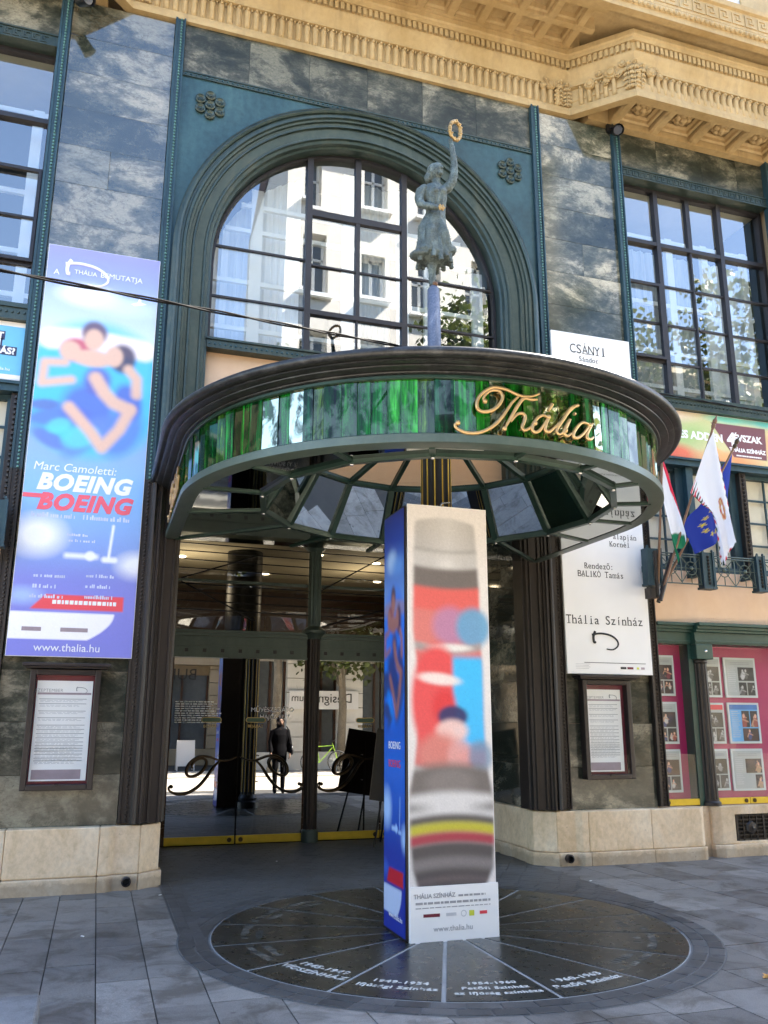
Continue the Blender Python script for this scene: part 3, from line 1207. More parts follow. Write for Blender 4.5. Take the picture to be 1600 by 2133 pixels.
# sill of the arch window and the plaster panel under it
sb = MB()
sb.box(AX - R_IN, 9.27, 5.77, AX + R_IN, 9.46, 5.90)
sb.box(AX - R_IN, 9.25, 5.875, AX + R_IN, 9.27, 5.90)
sb.box(AX - R_IN, 9.255, 5.77, AX + R_IN, 9.27, 5.785)
sill = sb.build('window_sill', M['patina_grey'], B)
bead_row('rivet', lambda t: (AX - R_IN + 2 * R_IN * t, 9.27, 5.825), 62, 0.016, M['patina'], sill)
box_obj('plaster_panel', M['peach'], B, AX - R_IN, 9.40, 4.10, AX + R_IN, 9.5, 5.77)

# ---- arch window
GY = 9.44


def clipz(x, r):
    d = r * r - (x - AX) ** 2
    return AZ + math.sqrt(d) if d > 0 else AZ


def arch_cell(x0, x1, z0, z1, r):
    """outline of the part of a pane that lies inside the arch"""
    k = 14
    pts = []
    for i in range(k + 1):
        x = x0 + (x1 - x0) * i / k
        zt = min(z1, clipz(x, r)) if z1 > AZ else z1
        if zt > z0 + 0.005 and abs(x - AX) < r:
            pts.append((x, zt))
    if len(pts) < 2:
        return None
    poly = [(pts[0][0], z0)] + pts + [(pts[-1][0], z0)]
    return poly


fr = MB()
ri = R_IN - 0.005
rows = []
for (c, s, zb) in [(1, 0, 5.9)] + [(math.cos(PI * i / 40), math.sin(PI * i / 40), AZ) for i in range(41)] + [(-1, 0, 5.9)]:
    rows.append([(AX + r * c, y, zb + r * s) for r, y in ((ri, GY - .03), (ri - .035, GY - .03), (ri - .035, GY + .04), (ri, GY + .04))])
fr.grid(rows, False, True)
awin = fr.build('arched_window', M['iron'], B)


def bar(x0, z0, x1, z1, w, d=0.05):
    b = MB()
    if abs(x1 - x0) < 1e-6:
        b.box(x0 - w / 2, GY - d / 2, z0, x0 + w / 2, GY + d / 2, z1)
    else:
        b.box(x0, GY - d / 2 + .002, z0 - w / 2, x1, GY + d / 2 - .002, z0 + w / 2)
    return b


V = [2.07, 2.715, 3.345]
for x, w in ((V[0], 0.075), (V[2], 0.075)):
    bar(x, 5.9, x, clipz(x, ri) - .01, w, 0.08).build('mullion', M['iron'], awin)
bar(V[1], 7.9, V[1], clipz(V[1], ri) - .02, 0.075, 0.06).build('mullion', M['iron'], awin)
bar(V[1], 6.49, V[1], 7.84, 0.055, 0.06).build('mullion', M['iron'], awin)
bar(V[1], 5.9, V[1], 6.49, 0.022, 0.04).build('mullion', M['iron'], awin)
bar(V[0], 7.87, V[2], 7.87, 0.085, 0.075).build('transom', M['iron'], awin)
bar(V[0], 6.49, V[2], 6.49, 0.06, 0.075).build('transom', M['iron'], awin)
bar(V[0], 7.14, V[2], 7.14, 0.022, 0.04).build('glazing_bar', M['iron'], awin)
for z in (7.19, 6.52):
    xl = AX - math.sqrt(max(0, ri * ri - max(0, z - AZ) ** 2))
    bar(xl, z, V[0], z, 0.024, 0.04).build('glazing_bar', M['iron'], awin)
    bar(V[2], z, 2 * AX - xl, z, 0.024, 0.04).build('glazing_bar', M['iron'], awin)
xl_, xr_ = AX - ri + .002, AX + ri - .002
cells = []
zc = [5.9, 6.52, 7.19, 9]
for a, c in zip(zc[:-1], zc[1:]):
    cells.append((xl_, V[0], a, c)); cells.append((V[2], xr_, a, c))
for a, c in ((5.9, 6.49), (6.49, 7.14), (7.14, 7.87), (7.87, 9)):
    cells.append((V[0], V[1], a, c)); cells.append((V[1], V[2], a, c))
for (a, c, z0, z1) in cells:
    poly = arch_cell(a, c, z0, z1, ri - .01)
    if not poly:
        continue
    cx, cz = (a + c) / 2, (z0 + min(z1, 8.3)) / 2
    tx, tz = rnd.uniform(-.006, .006), rnd.uniform(-.006, .006)
    m = MB()
    vs = [(x, GY + .012 + (x - cx) * tx + (z - cz) * tz, z) for x, z in poly]
    m.add(vs, [tuple(range(len(vs)))])
    m.build('pane', M['glass'], awin)


def inner_window(x0, x1, z0, z1, cols, zs, y, parent, curtain=None, clip=None):
    """white timber casement behind the iron window"""
    b = MB()
    w = 0.075

    def top_at(x):
        return z1 if clip is None else min(z1, clipz(x, clip) - 0.06)
    for x in cols:
        b.box(x - w, y, z0, x + w, y + .06, top_at(x))
    for z in zs:
        xa, xb = x0, x1
        if clip and z > AZ:
            h = math.sqrt(max(0.01, clip ** 2 - (z - AZ) ** 2)) - .05
            xa, xb = max(x0, AX - h), min(x1, AX + h)
        b.box(xa, y + .004, z - .028, xb, y + .056, z + .028)
    o = b.build('inner_casement', M['white_paint'], parent)
    if curtain:
        for (xa, xb, mat) in curtain:
            rows = []
            k = 60
            for i in range(k + 1):
                x = xa + (xb - xa) * i / k
                yy = y + .16 + .018 * math.sin(x * 46) + .008 * math.sin(x * 113)
                rows.append([(x, yy, z0), (x, yy + .01, (z0 + top_at(x)) / 2), (x, yy, top_at(x))])
            c = MB()
            c.grid(rows)
            c.build('curtain', mat, o, 60)
    return o


rb = MB()
rb.box(0.7, 10.6, 5.6, 4.85, 10.7, 9.2)
rb.box(0.7, 9.5, 5.55, 4.85, 10.6, 5.65)
rb.box(0.7, 9.5, 9.0, 4.85, 10.6, 9.1)
rb.box(0.6, 9.5, 5.55, 0.7, 10.7, 9.1)
rb.box(4.85, 9.5, 5.55, 4.95, 10.7, 9.1)
rb.build('upper_room', M['dark_room'], B)
inner_window(0.92, 4.6, 5.9, 8.72, [1.45, 2.66, 3.42, 3.80, 4.50], [6.26, 6.9, 7.62, 7.98], 9.68, awin,
             [(0.95, 2.05, M['curtain']), (2.72, 3.3, M['grey_curtain'])], R_IN)

# ---- side bays
POSTERS = []


def bay(f, full):
    X = lambda a, c: sorted((f(a), f(c)))
    fb = MB()
    a, c = X(6.605, 9.235)
    fb.box(a, GY - .04, 9.26, c, GY + .05, 9.31)
    fb.box(a, GY - .04, 5.93, c, GY + .05, 5.97)
    for q in (a, c - .035):
        fb.box(q, GY - .04, 5.97, q + .035, GY + .05, 9.26)
    win = fb.build('side_window', M['iron'], B)
    cols = [6.605, 7.31, 7.88, 8.44, 9.235]
    zs = [5.95, 6.545, 7.135, 7.75, 8.40, 9.27]
    for x, w in ((7.31, .07), (8.44, .07)):
        box_obj('mullion', M['iron'], win, f(x) - w / 2, GY - .05, 5.95, f(x) + w / 2, GY + .04, 9.28)
    box_obj('mullion', M['iron'], win, f(7.88) - .0125, GY - .03, 5.95, f(7.88) + .0125, GY + .03, 8.37)
    box_obj('mullion', M['iron'], win, f(7.88) - .035, GY - .04, 8.43, f(7.88) + .035, GY + .03, 9.27)
    a, c = X(6.61, 9.23)
    box_obj('transom', M['iron'], win, a, GY - .045, 8.37, c, GY + .045, 8.43)
    for z in zs[1:4]:
        for xa, xb in zip(cols[:-1], cols[1:]):
            a, c = X(xa + .03, xb - .03)
            w = .026 if not (xa < 7 and z != 7.135) else .04
            box_obj('glazing_bar', M['iron'], win, a, GY - .02, z - w / 2, c, GY + .02, z + w / 2)
    # side-hung casement in the first column
    cb = MB()
    for (xa, xb, za, zb) in ((6.64, 7.27, 7.70, 7.74), (6.64, 7.27, 6.56, 6.60), (6.64, 6.675, 6.6, 7.7), (7.235, 7.27, 6.6, 7.7)):
        a, c = X(xa, xb)
        cb.box(a, GY - .07, za, c, GY - .022, zb)
    cb.build('casement_frame', M['iron'], win)
    for xa, xb in zip(cols[:-1], cols[1:]):
        for za, zb in zip(zs[:-1], zs[1:]):
            a, c = X(xa, xb)
            tx, tz = rnd.uniform(-.005, .005), rnd.uniform(-.005, .005)
            m = MB()
            xm, zm = (a + c) / 2, (za + zb) / 2
            m.add([(x, GY + .012 + (x - xm) * tx + (z - zm) * tz, z) for x, z in ((a, za), (c, za), (c, zb), (a, zb))], [(0, 1, 2, 3)])
            m.build('pane', M['glass'], win)
    a, c = X(6.5, 9.3)
    rm = MB()
    rm.box(a, 10.7, 5.6, c, 10.8, 9.4)
    rm.box(a, 9.5, 5.6, c, 10.7, 5.7)
    rm.box(a - .08, 9.5, 5.6, a, 10.8, 9.4)
    rm.box(c, 9.5, 5.6, c + .08, 10.8, 9.4)
    rm.build('upper_room', M['dark_room'], B)
    box_obj('room_ceiling', M['lobby_ceiling'], B, a, 9.5, 9.36, c, 10.7, 9.40)
    # white casements behind
    wn_ = MB()
    for x in (6.78, 7.72, 8.36, 9.1):
        wn_.box(f(x) - .06, 9.70, 5.9, f(x) + .06, 9.76, 8.75)
    for z in (6.3, 6.85, 7.62, 8.7):
        a, c = X(6.62, 9.2)
        wn_.box(a, 9.705, z - .03, c, 9.755, z + .03)
    ic = wn_.build('inner_casement', M['white_paint'], win)
    for (xa, xb, mat) in (((6.85, 8.3, M['grey_curtain']), (8.5, 9.2, M['curtain'])) if full else ()):
        a, c = X(xa, xb)
        rows = []
        for i in range(61):
            x = a + (c - a) * i / 60
            yy = 9.86 + .02 * math.sin(x * 41) + .008 * math.sin(x * 97)
            rows.append([(x, yy, 5.9), (x, yy, 8.55)])
        m = MB()
        m.grid(rows)
        m.build('curtain', mat, ic, 60)
    # meander lintel
    a, c = X(6.605, 9.235)
    lb = MB()
    lb.box(a, 9.24, 9.31, c, 9.5, 9.475)
    lb.box(a, 9.225, 9.455, c, 9.24, 9.475)
    lb.box(a, 9.225, 9.31, c, 9.24, 9.328)
    lt = lb.build('window_lintel', M['patina_grey'], B)
    kb = MB()
    x = a + .03
    while x < c - .1:
        kb.box(x, 9.228, 9.345, x + .075, 9.24, 9.36)
        kb.box(x, 9.228, 9.36, x + .014, 9.24, 9.435)
        kb.box(x + .03, 9.228, 9.42, x + .09, 9.24, 9.435)
        kb.box(x + .03, 9.228, 9.38, x + .044, 9.24, 9.42)
        x += .1
    tag(kb.build('meander_band', M['patina_grey'], lt), kind='stuff')
    # sill beam with rivets
    s_ = MB()
    s_.box(a, 9.20, 5.76, c, 9.5, 5.95)
    s_.box(a, 9.18, 5.90, c, 9.20, 5.95)
    s_.box(a, 9.185, 5.76, c, 9.20, 5.785)
    sl = s_.build('window_sill', M['patina_grey'], B)
    bead_row('rivet', lambda t: (a + (c - a) * t, 9.2, 5.845), 44, 0.018, M['patina_grey'], sl)
    box_obj('spandrel_board', M['dark_bronze'], B, a, 9.30, 5.06, c, 9.5, 5.76)
    # lower window: lintel, bronze posts, blinds
    l2 = MB()
    l2.box(a, 9.22, 4.95, c, 9.5, 5.06)
    l2.box(a, 9.19, 5.03, c, 9.22, 5.06)
    l2.box(a, 9.205, 4.95, c, 9.22, 4.975)
    l2.build('lower_lintel', M['blue_bronze'], B)
    f2 = MB()
    f2.box(a, 9.33, 3.52, c, 9.46, 3.60)
    f2.box(a, 9.36, 4.90, c, 9.46, 4.95)
    lw = f2.build('lower_window', M['blue_bronze'], B)
    posts = [6.62, 7.38, 8.26, 9.15]
    for i, x in enumerate(posts):
        pb = MB()
        px0, px1 = X(x - .05, x + .06)
        pb.box(px0, 9.26, 3.5, px1, 9.46, 4.95)
        po = pb.build('window_post', M['dark_bronze'] if i in (0, 2) else M['blue_bronze'], lw, None, .006)
        q0, q1 = X(x - .17, x - .05) if i else X(x + .06, x + .1)
        box_obj('post_reveal', M['blue_bronze'], lw, q0, 9.34, 3.52, q1, 9.46, 4.949)
        if i in (0, 2):
            bead_row('bead_row', lambda t, xx=(px0 + px1) / 2: (xx, 9.256, 3.55 + 1.38 * t), 24, .026, M['dark_bronze'], po)
    for xa, xb in zip(posts[:-1], posts[1:]):
        a2, c2 = X(xa + .06, xb - .17)
        if xa < 7:
            a2, c2 = X(xa + .1, xb - .17)
        nb = MB()
        for z in (3.95, 4.27, 4.6):
            nb.box(a2, 9.385, z - .012, c2, 9.41, z + .012)
        xm = a2 + (c2 - a2) * .62
        nb.box(xm - .011, 9.384, 3.6, xm + .011, 9.411, 4.9)
        nb.build('glazing_bar', M['blue_bronze'], lw)
        zq = [3.6, 3.95, 4.27, 4.6, 4.9]
        for za, zb in zip(zq[:-1], zq[1:]):
            for xx, xy in ((a2, xm), (xm, c2)):
                m = MB()
                t_ = rnd.uniform(-.006, .006)
                m.add([(xx, 9.40, za), (xy, 9.40 + t_, za), (xy, 9.40 + t_, zb), (xx, 9.40, zb)], [(0, 1, 2, 3)])
                m.build('pane', M['case_glass'], lw)
        box_obj('roller_blind', M['cream_blind'], lw, a2, 9.44, 3.58, c2, 9.45, 4.93)
    box_obj('plaster_panel', M['peach'], B, a, 9.315, 2.82, c, 9.5, 3.52)


bay(lambda x: x, True)
bay(mx, False)
# ---- plinth
def plinth(f, name='plinth_block'):
    def P(pts, z0, z1, grow=0.0):
        q = [(f(x), y) for x, y in pts]
        b = MB()
        b.prismz(q, z0, z1)
        return b
    # plan of the front, as separate stones
    stones = [[(4.86, 9.33), (5.06, 9.14), (5.06, 9.5), (4.86, 9.5)],
              [(5.062, 9.14), (5.30, 9.14), (5.36, 9.085), (5.44, 9.08), (5.44, 9.5), (5.062, 9.5)],
              [(5.442, 9.08), (6.28, 9.08), (6.28, 9.5), (5.442, 9.5)],
              [(6.282, 9.08), (6.98, 9.08), (7.05, 9.13), (7.05, 9.5), (6.282, 9.5)],
              [(7.22, 9.2), (7.32, 9.14), (7.52, 9.14), (7.52, 9.5), (7.22, 9.5)],
              [(7.522, 9.16), (9.3, 9.16), (9.3, 9.5), (7.522, 9.5)]]
    for i, s in enumerate(stones):
        zt = 0.585 - rnd.uniform(0, .003)
        if i == 5:
            P(s, 0.135, 0.17).build(name, M['limestone'], B, None, .006)
            P(s, 0.48, zt).build(name, M['limestone'], B, None, .006)
            P([(7.522, 9.30), (9.3, 9.30), (9.3, 9.5), (7.522, 9.5)], 0.172, 0.478).build(name, M['dark_bronze'], B)
        else:
            P(s, 0.142, zt).build(name, M['limestone'], B, None, .012)
        e = 0.035 + rnd.uniform(-.003, .003)
        b2 = [(x, y - e if y < 9.45 else y) for x, y in s]
        if i == 0:
            b2 = [(4.83, 9.30), (5.06, 9.10), (5.06, 9.5), (4.83, 9.5)]
        P(b2, -0.02, 0.14).build('base_stone', M['limestone'], B, None, .01)
    P([(7.05, 9.24), (7.22, 9.24), (7.22, 9.5), (7.05, 9.5)], -0.02, 0.58).build(name, M['limestone'], B)
    # return into the porch
    P([(4.90, 9.5), (5.2, 9.5), (5.2, 12.1), (4.93, 12.1)], 0.14, 0.58).build(name, M['limestone'], B, None, .01)
    P([(4.87, 9.5), (5.2, 9.5), (5.2, 12.1), (4.90, 12.1)], -0.02, 0.139).build('base_stone', M['limestone'], B, None, .01)
    # drain pipe end
    pb = MB()
    px = f(5.17)
    rr = []
    for r_, y_ in ((.046, 9.10), (.046, 9.045), (.034, 9.04), (.032, 9.10)):
        rr.append([(px + r_ * math.cos(2 * PI * j / 16), y_, 0.085 + r_ * math.sin(2 * PI * j / 16)) for j in range(16)])
    pb.grid(rr, False, True)
    pb.build('drain_pipe', M['case_frame'], B, 40)
    hb = MB()
    hb.add([(px + .034 * math.cos(2 * PI * j / 16), 9.095, 0.085 + .034 * math.sin(2 * PI * j / 16)) for j in range(16)], [tuple(range(16))])
    hb.build('drain_hole', M['black'], B)
    # cellar grille
    gb = MB()
    a, c = sorted((f(7.56), f(9.25)))
    for z in (.19, .235, .28, .325, .37, .415, .46):
        gb.box(a, 9.185, z - .007, c, 9.20, z + .007)
    x = a
    k = 0
    while x < c:
        gb.box(x, 9.18, .175, x + (.03 if k % 4 == 0 else .012), 9.205, .478)
        x += .1
        k += 1
    gb.build('cellar_grille', M['dark_bronze'], B)
    rs = MB()
    for r_, y_ in ((.07, 0.0), (.06, -.02), (.03, -.025), (0.0, -.04)):
        pass
    rows = [[(r_ * math.cos(2 * PI * j / 12) * (1 + .12 * (j % 2)), y_, r_ * math.sin(2 * PI * j / 12) * (1 + .12 * (j % 2))) for j in range(12)] for r_, y_ in ((.075, 0.0), (.06, -.02), (.03, -.022), (0.001, -.035))]
    rs.grid(rows, False, True)
    me = rs.mesh('grille_rosette', M['dark_bronze'], 40)
    for x in (7.78, 8.18, 8.58, 8.98):
        piece('grille_rosette', me, B, (f(x), 9.18, .32))


plinth(lambda x: x)
plinth(mx)

# ---- cornice: frieze, dentils, soffit with coffers, meander fascia
PATH = [(mx(12), 8.55), (mx(6.49), 8.55), (mx(5.81), 9.2), (5.81, 9.2), (6.49, 8.55), (12, 8.55)]
cb = MB()
cb.sweep(PATH, [(-0.1, ZT + .012), (0.0, ZT), (0.03, ZT), (0.03, ZT + .075), (0.012, ZT + .085), (0.0, ZT + .13), (0.0, ZT + .14), (-0.045, ZT + .15), (-0.045, ZT + .46), (0.01, ZT + .475), (0.01, ZT + .5), (-0.01, ZT + .51),
                (0.0, ZT + .56), (0.025, ZT + .63), (0.06, ZT + .69), (0.065, ZT + .72), (0.03, ZT + .725), (0.03, ZT + .735), (0.045, ZT + .74), (0.045, ZT + .87), (0.09, ZT + .875), (0.10, ZT + .93), (0.12, ZT + .95), (0.12, ZT + 1.03), (-0.1, ZT + 1.03)])
cor = cb.build('frieze_moulding', M['ochre'], B, 28)
segs = []
for (ax, ay), (bx, by) in zip(PATH[:-1], PATH[1:]):
    segs.append((Vector((ax, ay)), Vector((bx, by))))
dn = MB()
for a, c in segs:
    d = c - a
    L = d.length
    d.normalize()
    nrm = Vector((d.y, -d.x))
    k = int(L / 0.078)
    for i in range(k):
        p = a + d * (L * (i + .5) / k)
        q0 = p - d * .024 + nrm * .044
        q1 = p + d * .024 + nrm * .044
        dn.prismz([(q0.x, q0.y), (q1.x, q1.y), (q1.x + nrm.x * .04, q1.y + nrm.y * .04), (q0.x + nrm.x * .04, q0.y + nrm.y * .04)], ZT + .755, ZT + .862)
tag(dn.build('dentil_row', M['ochre'], cor), kind='stuff')
# tongue ornament: one lobed tongue, repeated
tg = MB()
rows = []
for z, w, d in ((0.0, .024, .012), (.02, .036, .045), (.09, .038, .055), (.19, .038, .055), (.235, .043, .068), (.27, .036, .07), (.298, .016, .04)):
    rows.append([(w * math.cos(PI * j / 8), -d * math.sin(PI * j / 8), z) for j in range(9)])
tg.grid(rows)
tg.ball((0, -.075, .258), (.02, .02, .022), 6, 4)
tg.ball((.055, -.03, .285), (.014, .02, .02), 6, 4)
tongue = tg.mesh('tongue_ornament', M['ochre'], 50)
leaf = MB()
for i in range(6):
    t = i / 5
    z = .05 + .36 * t
    y = -.015 - .075 * t ** 2
    for sg in (-1, 1):
        w = .062 * math.sin(PI * (.25 + .65 * t)) + .006
        leaf.ball((sg * w, y + .018, z + .012), (.034 - .008 * t, .018, .026), 7, 4)
        leaf.ball((sg * w * .55, y + .004, z + .02), (.03, .018, .03), 7, 4)
    leaf.ball((0, y - .008, z), (.012, .016, .045), 6, 4)
leaf.ball((0, -.105, .425), (.035, .026, .022), 8, 5)
acan = leaf.mesh('acanthus_leaf', M['ochre'], 60)
scr = MB()
pts = []
for i in range(26):
    a = 2 * PI * i / 11
    r_ = .085 * (1 - i / 30)
    pts.append((r_ * math.cos(a), -.03 - .002 * i, r_ * math.sin(a)))
scr.tube(pts, [.022 - .0005 * i for i in range(26)], 6)
scr.ball((0, -.06, 0), (.035, .03, .035), 8, 5)
scroll = scr.mesh('scroll_ornament', M['ochre'], 60)
for si, (a, c) in enumerate(segs):
    d = c - a
    L = d.length
    d.normalize()
    rz = math.atan2(d.y, d.x)
    nrm = Vector((d.y, -d.x))
    k = int(L / 0.112)
    for i in range(k):
        s = L * (i + .5) / k
        p = a + d * s - nrm * .044
        if p.x < -2.5 or p.x > 9.6:
            continue
        m_ = 0.30 if si in (1, 3) else 0.22
        if (si == 2 and (s > L - .16 or s < .2)) or (si in (1, 3) and (s < .16 or s > L - .2)) or (si == 4 and s < .26) or (si == 0 and s > L - .26):
            continue
        piece('tongue_ornament', tongue, cor, (p.x, p.y, ZT + .155), (0, 0, rz))
# carved corners
for (p, rz, sc) in (((5.66, 9.2), 0, .85), ((6.44, 8.585), -PI / 4, .9), ((6.60, 8.55), 0, .85), ((6.505, 8.553), -PI / 8, .95), ((5.79, 9.19), -PI / 8, .8)):
    for f, s in ((lambda x: x, 1), (mx, -1)):
        piece('acanthus_leaf', acan, cor, (f(p[0]), p[1] + .02, ZT + .15), (0, 0, s * rz), (sc, sc, sc))
disc = MB()
rows = [[(r_ * math.cos(2 * PI * j / 20) * (1 + .05 * (j % 2)), y_, r_ * math.sin(2 * PI * j / 20) * (1 + .05 * (j % 2))) for j in range(20)] for r_, y_ in ((.10, .02), (.098, -.02), (.085, -.035), (.068, -.02), (.058, -.02), (.045, -.045), (.02, -.055), (0, -.055))]
disc.grid(rows, False, True)
disc_me = disc.mesh('carved_rosette', M['ochre'], 40)
for (x, y, z, rz, sc) in ((6.03, 8.985, .43, -PI / 4, .8), (6.25, 8.77, .50, -PI / 4, 1.0), (6.37, 8.655, .60, -PI / 4, .6), (6.76, 8.55, .47, 0, .8), (6.90, 8.55, .43, 0, .55), (5.52, 9.2, .46, 0, .8), (5.40, 9.2, .42, 0, .55), (6.13, 8.89, .56, -PI / 4, .5)):
    for f, s in ((lambda x: x, 1), (mx, -1)):
        piece('carved_rosette', disc_me, cor, (f(x), y - .01, ZT + z), (0, 0, s * rz), (sc, sc, sc))
for (x, y, z, rz, sc) in ((6.20, 8.82, .36, -PI / 4, .6), (6.84, 8.55, .52, 0, .5), (5.44, 9.2, .52, 0, .5), (6.33, 8.69, .42, -PI / 4, .6)):
    for f, s in ((lambda x: x, 1), (mx, -1)):
        piece('scroll_ornament', scroll, cor, (f(x), y + .0, ZT + z), (0, 0, s * rz), (sc, sc, sc))

ZS = ZT + 1.03          # soffit level
EDGE = 8.20
so = MB()
so.box(mx(12), EDGE, ZS + .20, 12, 9.6, ZS + .24)
so.box(mx(12), EDGE - .02, ZS, 12, EDGE + .06, ZS + .20)
# ribs of the coffered soffit
ya, yb = EDGE + .06, 9.10
ym = (ya + yb) / 2
for y in (ya + .03, ym, yb - .02):
    so.box(-0.4, y - .045, ZS + .004, 5.95, y + .045, ZS + .2)
x = -0.16
cx0 = []
while x < 5.75:
    so.box(x - .05, ya, ZS + .008, x + .05, yb, ZS + .2)
    cx0.append(x)
    x += .452
sof = so.build('coffered_soffit', M['ochre'], B)
cf = MB()
for s0, s1, za, zb in ((.176, .176, 0.0, .035), (.176, .12, .035, .05), (.12, .12, .05, .11)):
    pass
w, h = .176, .165
rows = []
for k, z in ((1.0, .015), (.93, .03), (.93, .06), (.72, .075), (.66, .14), (.2, .15)):
    rows.append([(-w * k, -h * k, z), (w * k, -h * k, z), (w * k, h * k, z), (-w * k, h * k, z)])
cf.grid(rows, False, True)
b_ = len(cf.v)
cf.add([rows[-1][0], rows[-1][1], rows[-1][2], rows[-1][3]], [(0, 1, 2, 3)])
coffer = cf.mesh('coffer', M['ochre'])
for i in range(len(cx0) - 1):
    for y in ((ya + .075 + ym - .045) / 2, (ym + .045 + yb - .065) / 2):
        piece('coffer', coffer, sof, ((cx0[i] + cx0[i + 1]) / 2, y, ZS))
# oriel soffits: beams, deep fields and rosettes
rose = MB()
rose.ball((0, 0, -.05), (.055, .055, .05), 10, 6)
for k in range(6):
    a = 2 * PI * k / 6
    rose.ball((.085 * math.cos(a), .085 * math.sin(a), -.02), (.06, .06, .045), 8, 5)
for k in range(6):
    a = 2 * PI * (k + .5) / 6
    rose.ball((.125 * math.cos(a), .125 * math.sin(a), -.005), (.045, .045, .03), 7, 4)
rose_me = rose.mesh('soffit_rosette', M['ochre'], 60)
for f in ((lambda x: x), mx):
    ob = MB()
    a, c = sorted((f(5.9), f(12)))
    ob.prismz([(f(5.86), 9.2), (f(6.5), 8.58), (f(12), 8.58), (f(12), 9.4), (f(5.86), 9.4)], ZT + .26, ZT + .3)
    ob.box(*sorted((f(6.1), f(12)))[:1], 9.17, ZT + .014, sorted((f(6.1), f(12)))[1], 9.4, ZT + .26)
    ob.box(sorted((f(6.5), f(12)))[0], 8.56, ZT + .010, sorted((f(6.5), f(12)))[1], 8.67, ZT + .26)
    of = ob.build('oriel_soffit', M['ochre'], B)
    x = 6.52
    while x < 9.6:
        bb = MB()
        rows = []
        for y, dz in ((8.67, 0), (8.75, .0), (8.82, .015), (9.05, .015), (9.12, 0), (9.17, 0)):
            rows.append([(f(x) - .075, y, ZT + .26), (f(x) - .075, y, ZT + .05 + dz), (f(x) - .045, y, ZT + .02 + dz), (f(x) + .045, y, ZT + .02 + dz), (f(x) + .075, y, ZT + .05 + dz), (f(x) + .075, y, ZT + .26)])
        bb.grid(rows)
        bb.build('soffit_beam', M['ochre'], of)
        fm = MB()
        xa, xb = f(x + .10), f(x + .585)
        xa, xb = min(xa, xb), max(xa, xb)
        rr = []
        for k, z in ((0, .10), (.03, .12), (.03, .17), (.07, .19), (.07, .255)):
            rr.append([(xa + k, 8.70 + k, ZT + z), (xb - k, 8.70 + k, ZT + z), (xb - k, 9.14 - k, ZT + z), (xa + k, 9.14 - k, ZT + z)])
        fm.grid(rr, False, True)
        fm.build('sunk_field', M['ochre'], of)
        piece('soffit_rosette', rose_me, of, (f(x + .34), 8.91, ZT + .20))
        x += .688
# outer fascia with egg and meander, white parapet above
fa = MB()
fa.sweep([(mx(12), EDGE), (12, EDGE)], [(0.0, ZS + .2), (0.0, ZS + .02), (0.02, ZS), (0.05, ZS), (0.05, ZS + .09), (0.065, ZS + .1), (0.09, ZS + .14), (0.09, ZS + .165), (0.07, ZS + .17), (0.085, ZS + .18), (0.085, ZS + .46), (0.12, ZS + .48), (0.13, ZS + .53), (0.13, ZS + .56), (-0.2, ZS + .56), (-.2, ZS + .2)])
fas = fa.build('outer_fascia', M['ochre'], B, 28)
eg = MB()
x = 3.2
while x < 9.6:
    eg.ball((x, EDGE - .075, ZS + .125), (.032, .03, .04), 7, 5)
    x += .085
tag(eg.build('egg_moulding', M['ochre'], fas), kind='stuff')
mb_ = MB()
x = 4.3
while x < 9.6:
    y0, y1 = EDGE - .097, EDGE - .085
    z = ZS + .23
    for (xa, za, xb, zb) in ((0, 0, .2, .025), (0, .025, .025, .19), (.025, .165, .15, .19), (.125, .07, .15, .165), (.07, .07, .125, .095), (.07, .095, .09, .13)):
        mb_.box(x + xa, y0, z + za, x + xb, y1, z + zb)
    x += .225
tag(mb_.build('meander_band', M['ochre'], fas), kind='stuff')
pp = MB()
pp.box(4.0, 8.42, ZS + .55, 10.5, 8.5, ZS + 2.2)
par = pp.build('parapet', M['stone_white'], B)
for i in range(9):
    x = 4.3 + i * .62
    q = MB()
    q.box(x - .27, 8.385, ZS + .62, x + .27, 8.42, ZS + 1.5)
    q.build('parapet_panel', M['ochre'] if i % 2 else M['stone_white'], par, None, .012)
    if not i % 2:
        q = MB()
        rows = [[(x + r_ * math.cos(2 * PI * j / 20), y_, ZS + 1.06 + r_ * math.sin(2 * PI * j / 20)) for j in range(20)] for r_, y_ in ((.23, 8.385), (.2, 8.355), (.16, 8.37), (.12, 8.35), (.06, 8.35), (0, 8.33))]
        q.grid(rows, False, True)
        q.build('parapet_rosette', M['stone_white'], par, 40)

# ---- porch: walls, ceiling, doors
DY = 12.0
for f in ((lambda x: x), mx):
    z = .58
    while z < 4.1:
        z1 = min(z + .498, 4.12)
        for ya_, yb_ in ((9.5, 10.7), (10.7, 12.0)):
            piece('marble_slab', marble_me, B, (f(4.98) + (.03 if f(1) == 1 else -.03), (ya_ + yb_) / 2, (z + z1) / 2), (0, 0, 0), (.06, yb_ - ya_ - .004, z1 - z - .004))
        z = z1
pc = MB()
pc.box(.6, 9.46, 4.12, 4.95, 12.3, 4.22)
pc.box(.62, 9.5, 0, .66, 12.3, 4.12)
pc.box(4.9 + .12, 9.5, 0, 5.1, 12.3, 4.12)
pc.build('porch_shell', M['canopy_green'], B)
for i in range(7):
    q = MB()
    y = 9.75 + i * .33
    q.box(.7, y - .02, 4.06, 4.9, y + .02, 4.12)
    q.build('ceiling_rib', M['canopy_green'], B)
DL, DC_, DR = 0.93, 2.85, 4.90
lin_ = MB()
lin_.box(DL - .2, DY - .06, 2.44, DR + .1, DY + .12, 2.80)
lin_.box(DL - .2, DY - .10, 2.72, DR + .1, DY - .06, 2.80)
lin_.box(DL - .2, DY - .13, 2.765, DR + .1, DY - .10, 2.80)
lin_.box(DL - .2, DY - .075, 2.585, DR + .1, DY - .06, 2.605)
lin_.box(DL - .2, DY - .08, 2.43, DR + .1, DY + .08, 2.455)
